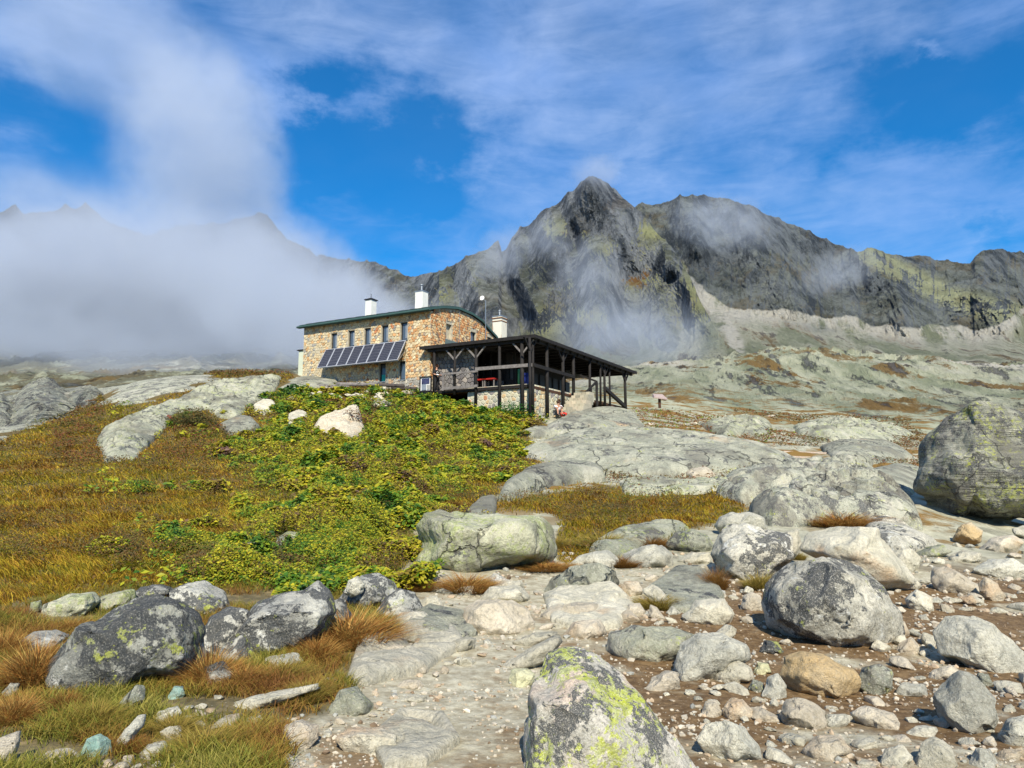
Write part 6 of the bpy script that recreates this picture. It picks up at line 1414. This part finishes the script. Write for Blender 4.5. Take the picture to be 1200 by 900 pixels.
while placed < 60:
    px, py = rs.uniform(395, 1210), rs.uniform(655, 905)
    if not zone_ok(px, py): continue
    if fbm(np.array([[px * .012, py * .02, 1.]]), 2)[0] < rs.uniform(-.5, .25): continue
    X, Y = ground_hit(px, py); w = rs.choice((5.5, 6, 7, 8, 10, 13)) * rs.uniform(.8, 1.2) / F_PX * Y
    if px > 800 and py > 700: w *= 1.1
    kk = rs.choices((0, 1, 2), (6, 4, 1))[0]; o = new_obj('stone', rs.choice(protos)[kk]); o.scale = (w * rs.uniform(.8, 1.25), w, w * rs.uniform(.8, 1.1))
    o.rotation_euler = (rs.uniform(-.25, .25), rs.uniform(-.25, .25), rs.uniform(0, 6.28)); o.location = (X, Y, gz(X, Y) + w * .28)
    tone = ('pale', 'tan', 'grey')[kk]; tag(o, ' '.join((tone + ' loose stone ' + where_(px, py)).split()[:16]), 'stone', GRP[tone][1]); placed += 1
# rubble below the hut: piled single blocks
GR2 = ('pale rubble block in the tumbled terrace wall below the hut', 'rubble of the terrace wall below the hut')
for k in range(62):
    px = rs.uniform(340, 480); py = rs.uniform(457, 472) + (px - 400) * .0; 
    if k > 40: px = rs.uniform(438, 455); py = rs.uniform(455, 484)
    X, Y = ground_hit(px, py); w = rs.uniform(4, 7.5) / F_PX * Y; kk = rs.choices((0, 1, 2), (5, 2, 3))[0]
    o = new_obj('rubble_block', rs.choice(protos)[kk]); o.scale = (w * 1.1, w, w * .9); o.rotation_euler = (rs.uniform(-.4, .4), rs.uniform(-.4, .4), rs.uniform(0, 6.28))
    o.location = (X, Y, gz(X, Y) + w * .5); tag(o, GR2[0], 'stone', GR2[1])
# stones among the far turf right of the veranda
GR3 = ('small pale stone on the rusty turf beyond the smooth slabs', 'stones on the turf beyond the slabs')
for k in range(45):
    px, py = rs.uniform(745, 1070), rs.uniform(486, 560); X, Y = ground_hit(px, py); w = rs.uniform(2.5, 6.5) / F_PX * Y
    o = new_obj('stone', rs.choice(protos)[rs.choice((0, 0, 1))]); o.scale = (w * 1.2, w, w * .8); o.rotation_euler = (0, 0, rs.uniform(0, 6.28)); o.location = (X, Y, gz(X, Y) + w * .15); tag(o, GR3[0], 'stone', GR3[1])
# gravel: tens of thousands of grains as one body
v0, f0 = ico(1); NG = 9500; rg = np.random.default_rng(5)
s_ = rg.uniform(-.30, .85, NG * 3); lt = rg.uniform(math.log(3.0), math.log(13), NG * 3); Yp = np.exp(lt); Xp = s_ * Yp; Zp = terrain_z(Xp, Yp)
ppx, ppy = to_pix(Xp, Yp, Zp); okz = in_poly([(-60,960),(-60,830),(200,800),(320,800),(380,850),(440,790),(460,735),(500,700),(640,650),(860,640),(1000,680),(1060,640),(1230,630),(1300,960)], ppx, ppy)
nn_ = fbm(np.stack([Xp * 1.2, Yp * 1.2, Xp * 0], -1), 3); okz &= nn_ > rg.uniform(-.35, .5, len(nn_))
sel = np.where(okz)[0][:NG]; Xp, Yp, Zp = Xp[sel], Yp[sel], Zp[sel]; n_ = len(sel)
sz = rg.gamma(1.3, 1.0, n_) * .75 * Yp / F_PX * 1.1 + .003; sz = np.minimum(sz, 4.2 / F_PX * Yp)
vv = v0[None] * (1 + .25 * rg.normal(size=(n_, len(v0), 1)).clip(-1.2, 1.2)) * (sz[:, None, None] * np.stack([rg.uniform(.8, 1.4, n_), rg.uniform(.7, 1.2, n_), rg.uniform(.5, .9, n_)], -1)[:, None])
an = rg.uniform(0, 6.28, n_); ca, sa = np.cos(an)[:, None], np.sin(an)[:, None]
vx = vv[..., 0] * ca - vv[..., 1] * sa; vy = vv[..., 0] * sa + vv[..., 1] * ca
V = np.stack([vx + Xp[:, None], vy + Yp[:, None], vv[..., 2] + Zp[:, None] + sz[:, None] * .25], -1).reshape(-1, 3)
Fc = (f0[None] + (np.arange(n_) * len(v0))[:, None, None]).reshape(-1, 3)
pc = np.array([(.42, .38, .30), (.36, .30, .22), (.40, .31, .21), (.31, .31, .27), (.19, .135, .085), (.50, .46, .37)])[rg.choice(6, n_, p=(.3, .2, .16, .14, .1, .1))] * rg.uniform(.8, 1.15, (n_, 1))
M_GRAV = col_mat('gravel_grain', .9, var=.2, sc=60)
tag(new_obj('gravel', mesh_np('gravel', V, Fc, M_GRAV, False, np.repeat(pc, len(v0), 0))), kind='stuff')

# ------------------------------------------------------------------ vegetation
M_BLADE = col_mat('grass_blade', .7, trans=.25, var=.15, sc=3)
M_LEAF = col_mat('leaf', .55, trans=.25, var=.15, sc=6)
gr = np.random.default_rng(99)
SLABPOLY = [s[0] for s in SLABS]
def veg_points(n, poly, s0=-.95, s1=.62, y0=3.2, y1=54, soft=0, avoid=True, grow=0):
    s0 = max(s0, pix_dir(min(p[0] for p in poly), 560)[0] - .05); s1 = min(s1, pix_dir(max(p[0] for p in poly), 560)[0] + .05)
    s = gr.uniform(s0, s1, n); Y = np.exp(gr.uniform(math.log(y0), math.log(y1), n)); X = s * Y
    Z = terrain_z(X, Y, False); px, py = to_pix(X, Y, Z)
    j = 4 * gr.normal(size=n)
    ok = in_poly(poly, px + j, py + j * .6)
    X, Y, px, py = X[ok], Y[ok], px[ok], py[ok]; ok = np.ones(len(X), bool)
    if avoid:
        for pl in SLABPOLY: ok &= ~in_poly(pl, px, py + 2)
    # keep clear of the hut
    q = np.stack([X - M0.x, Y - M0.y], -1); a = q @ np.array(HA[:2]); b = q @ np.array(HB[:2])
    ok &= ~((a > -8) & (a < L_A + 1.2) & (b > -.15))
    q = np.stack([X - C0.x, Y - C0.y], -1); a = q @ np.array(HA[:2]); b = q @ np.array(HB[:2]); ok &= ~((a > -.6) & (b > -.05) & (b < L_V))
    X, Y, px, py = X[ok], Y[ok], px[ok], py[ok]; Z = terrain_z(X, Y); return X, Y, Z, px, py
def blades(X, Y, Z, h, w, lean, az, col, tipcol=None):
    """bent blades: two quads and a tip as five triangles"""
    n = len(X); ca, sa = np.cos(az), np.sin(az); fa = gr.uniform(0, 6.28, n); wx, wy = np.cos(fa) * w * .5, np.sin(fa) * w * .5
    # keep the width turned partly to the side one sees it from: any heading is as good
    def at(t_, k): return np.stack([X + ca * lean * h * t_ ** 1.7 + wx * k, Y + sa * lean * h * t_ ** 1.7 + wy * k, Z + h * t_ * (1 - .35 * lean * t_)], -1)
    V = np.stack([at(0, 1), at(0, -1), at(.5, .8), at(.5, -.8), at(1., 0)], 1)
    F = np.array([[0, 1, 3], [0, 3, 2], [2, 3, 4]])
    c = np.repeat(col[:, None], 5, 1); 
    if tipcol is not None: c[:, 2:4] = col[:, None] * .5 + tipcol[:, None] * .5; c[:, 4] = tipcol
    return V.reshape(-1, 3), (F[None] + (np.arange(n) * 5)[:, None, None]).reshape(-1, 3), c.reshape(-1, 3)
def pick(tab, n, k=None):
    """colours out of a table, chosen by a field k in 0..1 so that they stand in patches"""
    tab = np.array(tab); m_ = len(tab)
    if k is None: idx = gr.integers(0, m_, n)
    else: idx = np.clip(((k + gr.normal(size=n) * .13) * m_).astype(int), 0, m_ - 1)
    return tab[idx] * gr.uniform(.75, 1.25, (n, 1))
def field(X, Y, sc, sd): return np.clip(fbm(np.stack([X * sc, Y * sc, X * 0 + sd], -1), 4) * 1.1 + .5, 0, 1)
G_TAB = [(.12, .06, .012), (.22, .105, .018), (.30, .165, .018), (.40, .27, .022), (.32, .25, .020), (.20, .18, .018), (.11, .12, .014)]
# slope grass
X, Y, Z, px, py = veg_points(430000, GRASS)
n = len(X); k = field(X, Y, .35, 1.5) * .55 + field(X, Y, 1.6, 4.) * .45
lf = sstep(poly_dist(LEAFY, px, py), -25, 25)
h = (.05 + .13 * field(X, Y, .9, 7)) * gr.uniform(.5, 1.5, n) * (1 - .4 * lf); w = np.maximum(.005, Y * .0013)
az = math.pi * 1.35 + .9 * fbm(np.stack([X * .5, Y * .5, X * 0], -1), 3) * 3 + gr.normal(size=n) * .9
c = pick(G_TAB, n, k); c = c * (1 - .35 * lf[:, None] * np.array([1, .2, 1]))
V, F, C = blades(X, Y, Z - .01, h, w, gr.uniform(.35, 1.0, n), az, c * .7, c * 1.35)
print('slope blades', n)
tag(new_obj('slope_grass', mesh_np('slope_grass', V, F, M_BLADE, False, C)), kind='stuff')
# grass between the foreground boulders
X, Y, Z, px, py = veg_points(200000, GRASS2, -.95, .1, 3.0, 9.5); n = len(X)
kk = field(X, Y, 1.3, 2.2); ok = kk + gr.normal(size=n) * .10 > .40; X, Y, Z, kk = X[ok], Y[ok], Z[ok], kk[ok]; n = len(X)
c = pick([(.20, .09, .025), (.26, .15, .03), (.24, .19, .03), (.15, .16, .02), (.30, .26, .06)], n, field(X, Y, 1.1, 6))
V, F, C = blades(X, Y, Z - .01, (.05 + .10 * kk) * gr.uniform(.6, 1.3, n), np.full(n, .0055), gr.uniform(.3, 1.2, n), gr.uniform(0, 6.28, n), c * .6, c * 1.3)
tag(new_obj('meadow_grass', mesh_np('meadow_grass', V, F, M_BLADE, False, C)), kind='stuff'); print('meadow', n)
# leafy cover
LEAFY_OUT = [(150,460),(420,462),(500,460),(640,488),(650,545),(600,575),(560,620),(500,692),(420,698),(90,698),(90,600)]
def leaves(X, Y, Z, size, col, flat=.8):
    n = len(X); a = gr.uniform(0, 6.28, n); nrm = np.stack([gr.normal(size=n) * flat * .6, gr.normal(size=n) * flat * .6 - .35, np.ones(n)], -1); nrm /= np.linalg.norm(nrm, axis=1)[:, None]
    u = np.stack([np.cos(a), np.sin(a), np.zeros(n)], -1); u -= nrm * (u * nrm).sum(1)[:, None]; u /= np.linalg.norm(u, axis=1)[:, None]; v = np.cross(nrm, u)
    P0 = np.stack([X, Y, Z], -1); s = size[:, None]
    V = np.stack([P0 - u * s, P0 + v * s * .55 + nrm * s * .12, P0 + u * s, P0 - v * s * .55 + nrm * s * .12], 1)
    F = np.array([[0, 1, 2], [0, 2, 3]])
    return V.reshape(-1, 3), (F[None] + (np.arange(n) * 4)[:, None, None]).reshape(-1, 3), np.repeat(col, 4, 0)
X, Y, Z, px, py = veg_points(850000, LEAFY_OUT, -.62, .08, 7.5, 47); n = len(X)
f1 = field(X, Y, .9, 3.); f2 = field(X, Y, .28, 8.); d = poly_dist(LEAFY, px, py)
ok = (f1 * .7 + f2 * .5 + sstep(d, -90, 70) * .55 + gr.normal(size=n) * .07 > .96); X, Y, Z, px, py, f1, f2, d = (q[ok] for q in (X, Y, Z, px, py, f1, f2, d)); n = len(X)
cap_ = .05 + .62 * np.clip(f1 * 1.7 - .55, 0, 1) * np.clip(.45 + sstep(d, 0, 40) * .6, 0, 1) + .25 * sstep(Y, 34, 41)
u_ = gr.uniform(0, 1, n) ** .5
k = np.clip(field(X, Y, .5, 12) * .7 + field(X, Y, 2.5, 5) * .4 - .05 + .12 * sstep(py, 520, 470) * -1, 0, 1)
L_TAB = [(.022, .065, .010), (.045, .12, .012), (.09, .17, .012), (.17, .22, .014), (.29, .29, .014), (.38, .33, .018), (.20, .15, .02), (.13, .085, .022), (.13, .075, .055)]
V, F, C = leaves(X, Y, Z + cap_ * u_, np.maximum(.022, Y * .0019) * gr.uniform(.5, 1.2, n) * (1 + 1.1 * (field(X, Y, .6, 51) > .58)), pick(L_TAB, n, k) * (.55 + .55 * u_[:, None]))
C = np.repeat(pick(L_TAB, n, k), 4, 0)
print('leaves', n); tag(new_obj('leafy_ground_cover', mesh_np('leafy_ground_cover', V, F, M_LEAF, False, C)), kind='stuff')
# heather and bilberry on the crest and between the far slabs
HEATH = [[(120,470),(160,480),(240,470),(330,445),(330,440),(260,432),(200,436),(250,458),(200,470),(160,482),(120,475)], [(200,497),(240,482),(262,495),(275,510),(250,540),(200,545),(170,540),(200,520)],
         [(740,480),(800,486),(870,492),(930,512),(880,520),(800,510),(745,500)], [(330,470),(420,462),(440,470),(430,500),(420,480),(370,492),(330,482)], [(60,480),(118,470),(116,520),(120,545),(60,550)],
         [(200,434),(350,430),(470,452),(440,462),(330,446),(250,442)], [(870,505),(960,512),(1080,520),(1060,532),(960,525),(900,522)], [(1010,548),(1080,536),(1078,552),(1010,556)], [(420,486),(450,486),(445,520),(425,515)], [(705,551),(760,557),(840,555),(890,550),(893,558),(850,567),(800,573),(780,580),(740,575),(715,566)], [(730,503),(760,505),(757,515),(733,513)], [(860,466),(960,476),(1070,492),(1060,506),(940,496),(860,484)], [(1000,504),(1080,504),(1085,524),(1010,518)]]
VV, FF, CC = [], [], []; b0 = 0
for i, pl in enumerate(HEATH):
    X, Y, Z, px, py = veg_points(50000, pl, -.75, .62, 18, 80, avoid=i not in (2, 9, 10)); n = len(X)
    if not n: continue
    f1 = field(X, Y, 1.0, 3. + i); ok = f1 + gr.normal(size=n) * .06 > (.44 if i not in (2, 6, 7, 11, 12, 9) else .50 if i != 9 else .40); X, Y, Z, f1, px, py = (q[ok] for q in (X, Y, Z, f1, px, py)); n = len(X); u_ = gr.uniform(0, 1, n) ** .5
    T_ = [(.05, .05, .012), (.08, .075, .015), (.12, .08, .02), (.15, .07, .018), (.17, .055, .02), (.12, .10, .02)] if i not in (2,) else [(.07, .10, .012), (.15, .20, .02), (.16, .07, .02), (.20, .09, .02), (.14, .06, .018)]
    v, f, c = leaves(X, Y, Z + (.08 + .30 * f1) * u_, np.maximum(.03, Y * .0017) * gr.uniform(.6, 1.2, n), pick(T_, n, field(X, Y, .7, 9 + i)))
    VV.append(v); FF.append(f + b0); CC.append(c); b0 += len(v)
tag(new_obj('heather', mesh_np('heather', np.concatenate(VV), np.concatenate(FF), M_LEAF, False, np.concatenate(CC))), kind='stuff'); print('heather', b0 // 4)
# dark dwarf shrubs scattered through the grass slope
X, Y, Z, px, py = veg_points(330000, GRASS, -.8, .3, 8, 50); n = len(X); f1 = field(X, Y, 1.4, 31.)
ok = f1 * .6 + field(X, Y, .25, 33.) * .4 + gr.normal(size=n) * .03 > .585; X, Y, Z, f1 = (q[ok] for q in (X, Y, Z, f1)); n = len(X); u_ = gr.uniform(0, 1, n) ** .5
v, f, c = leaves(X, Y, Z + (.10 + .22 * f1) * u_, np.maximum(.02, Y * .0014) * gr.uniform(.6, 1.2, n), pick([(.045, .045, .012), (.07, .06, .014), (.13, .07, .018), (.15, .12, .02), (.09, .11, .015)], n, field(X, Y, .8, 35)))
tag(new_obj('dwarf_shrubs', mesh_np('dwarf_shrubs', v, f, M_LEAF, False, c)), kind='stuff'); print('dwarf', n)
# single shrubs that stand out
def shrub(px, py, wpx, hpx, cols, label, nl=1500, lift=0.):
    X0, Y0 = ground_hit(px, py); z0 = gz(X0, Y0); w = wpx / F_PX * Y0 / 2; h = hpx / F_PX * Y0
    th = thing('shrub', (X0, Y0, z0), label, 'shrub')
    r = gr.random(nl) ** (1 / 2.4); a = gr.uniform(0, 6.28, nl); e = np.arccos(gr.uniform(0, 1, nl)); lump = 1 + .3 * fbm(np.stack([np.cos(a) * 1.6, np.sin(a) * 1.6, e * 1.5 + px], -1), 3)
    x = r * np.sin(e) * np.cos(a) * w * lump; y = r * np.sin(e) * np.sin(a) * w * .8 * lump; z = r * np.cos(e) * h * lump + .02
    v, f, c = leaves(x, y, z, np.full(nl, max(.025, Y0 * .0017)) * gr.uniform(.6, 1.2, nl), pick(cols, nl))
    new_obj('foliage', mesh_np('foliage', v, f, M_LEAF, False, c), th)
    st_ = MB(); o0 = Vector((X0, Y0, z0))
    for k in range(5):
        aa = k * 1.26; st_.tube(o0 - up * .05, o0 + Vector((math.cos(aa) * w * .5, math.sin(aa) * w * .4, h * .6)), .015, .006, n=5)
    st_.build('stem', M_TIMBER_BROWN, th)
shrub(602, 491, 62, 20, [(.02, .09, .015), (.03, .12, .02), (.05, .14, .02)], 'dark green shrub against the stone base of the veranda')
shrub(415, 505, 44, 26, [(.12, .045, .02), (.16, .06, .02), (.10, .05, .02), (.09, .07, .02)], 'rust-brown shrub beside the pinkish rock face')
shrub(198, 497, 12, 10, [(.40, .06, .03), (.34, .05, .03)], 'small bright red shrub on the edge of the largest left slab', 400)
shrub(535, 467, 16, 16, [(.35, .32, .03), (.28, .26, .03), (.20, .20, .03)], 'tall yellow plant in front of the veranda railing', 500)
shrub(400, 632, 34, 16, [(.03, .20, .01), (.05, .25, .01), (.04, .16, .01)], 'vivid green low shrub low on the leafy slope', 1300)
shrub(225, 500, 62, 20, [(.08, .07, .015), (.10, .08, .02), (.06, .07, .015)], 'olive-brown shrub right below the largest left slab', 1800)
shrub(387, 478, 26, 12, [(.16, .06, .02), (.12, .06, .02)], 'small rusty shrub in the rubble below the hut', 500)
shrub(710, 484, 30, 7, [(.20, .24, .02), (.12, .18, .02), (.26, .28, .03)], 'low bright green plant at the foot of the stair railing', 500)
# tussocks: single tufts of dry grass
def tuft_mesh(seed, n, cols, spread=.42, droop=.9):
    r = np.random.default_rng(seed); a = r.uniform(0, 6.28, n); rr = np.sqrt(r.uniform(0, 1, n)) * spread
    X = rr * np.cos(a); Y = rr * np.sin(a); out = a + r.normal(size=n) * 1.0
    h = r.uniform(.35, 1.15, n) * (1 - .45 * rr / spread); c = np.array(cols)[r.integers(0, len(cols), n)] * r.uniform(.75, 1.25, (n, 1))
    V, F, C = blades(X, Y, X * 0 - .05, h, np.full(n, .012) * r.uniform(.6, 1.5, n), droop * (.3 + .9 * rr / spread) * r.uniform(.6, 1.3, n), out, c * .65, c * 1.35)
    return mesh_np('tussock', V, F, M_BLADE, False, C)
OR = [(.30, .13, .03), (.36, .18, .04), (.22, .09, .02), (.44, .28, .08), (.30, .20, .05)]; OL = [(.22, .17, .03), (.28, .22, .04), (.18, .15, .025), (.30, .20, .05)]; BR = [(.22, .10, .02), (.26, .14, .03), (.16, .08, .02)]
TU = {'o': [tuft_mesh(k, 2400, OR) for k in (1, 2)], 'g': [tuft_mesh(k, 2000, OL) for k in (3, 4)], 'b': [tuft_mesh(k, 2000, BR) for k in (5, 6)]}
TLIST = [
 (40,800,75,60,'o','big rust-orange tussock left of the long dark boulder'), (5,770,40,40,'o','orange tussock cut by the left edge beside the whitish boulder'), (15,845,50,40,'o','orange tussock at the left edge above the tan wedge stone'),
 (85,738,44,16,'o','low orange tussock between the green rock and the whitish boulder'), (245,800,60,48,'o','orange tussock at the right end of the long dark boulder'), (285,805,50,30,'o','low orange tussock below the broad grey boulder'),
 (410,755,90,52,'o','largest orange tussock, beside the path at centre left'), (370,770,50,36,'o','orange tussock leaning against the broad grey boulder'), (445,745,50,40,'g','olive tussock merging into the largest orange one'),
 (110,850,60,34,'g','olive tussock right of the orange one at the left edge'), (205,860,50,28,'g','olive tussock among the small grey stones'), (330,800,60,30,'g','yellow-olive tussock on the grass bank'),
 (240,880,70,34,'g','yellow-olive tussock at the bottom left of the grass'), (290,870,60,30,'g','yellow-olive tussock above the grey and pink rounded stone'), (360,822,50,30,'g','olive tussock at the path edge'),
 (150,880,44,24,'b','brown tussock between the teal stone and the long grey stone'), (75,835,40,26,'b','brown tussock below the long dark boulder'),
 (545,693,56,26,'o','orange-olive tussock at the foot of the cracked rock'), (490,690,36,18,'b','brown tussock left of the cracked rock foot'), (640,668,60,12,'o','flat orange tussock right below the cracked rock'),
 (575,688,30,16,'o','small orange tussock beside the small dark pointed stone'), (590,712,26,12,'g','small green-brown tuft on the path boulders'), (697,692,44,18,'b','dark brown tuft on the broad smooth pale rock'),
 (728,662,40,16,'b','reddish-brown tuft between the grey rocks'), (770,712,44,22,'g','olive tuft above the trio of small stones'), (838,688,34,30,'b','brown tuft left of the dark-sided boulder'),
 (890,690,38,24,'g','olive tuft under the dark-sided boulder'), (985,615,72,24,'o','wide rust-orange tussock behind the triangular block'), (1050,612,44,14,'o','flat orange tussock left of the giant boulder'),
 (765,640,50,16,'b','brown tussock on the low yellow-green slab'), (655,640,18,18,'g','round dark green tuft at the right end of the cracked rock'), (705,640,50,24,'g','olive tussock hanging into the turf hollow'),
 (935,655,18,12,'g','small green tuft beside the triangular block'), (530,596,30,10,'b','brown tuft on top of the cracked lichen rock'), (55,775,30,24,'b','brown tussock between whitish boulder and long dark boulder'),
]
for i, (px, py, w, h, kd, lab) in enumerate(TLIST):
    X0, Y0 = ground_hit(px, py); o = new_obj('tussock', TU[kd][i % 2]); ww = w / F_PX * Y0; hh = h / F_PX * Y0
    o.scale = (ww * 1.05, ww * .8, hh * 1.1); o.rotation_euler = (0, 0, R.uniform(0, 6.28)) if abs(ww - hh) < .2 else (0, 0, R.uniform(-.3, .3)); o.location = (X0, Y0, gz(X0, Y0)); tag(o, lab, 'tussock', 'dry grass tussocks among the rocks')
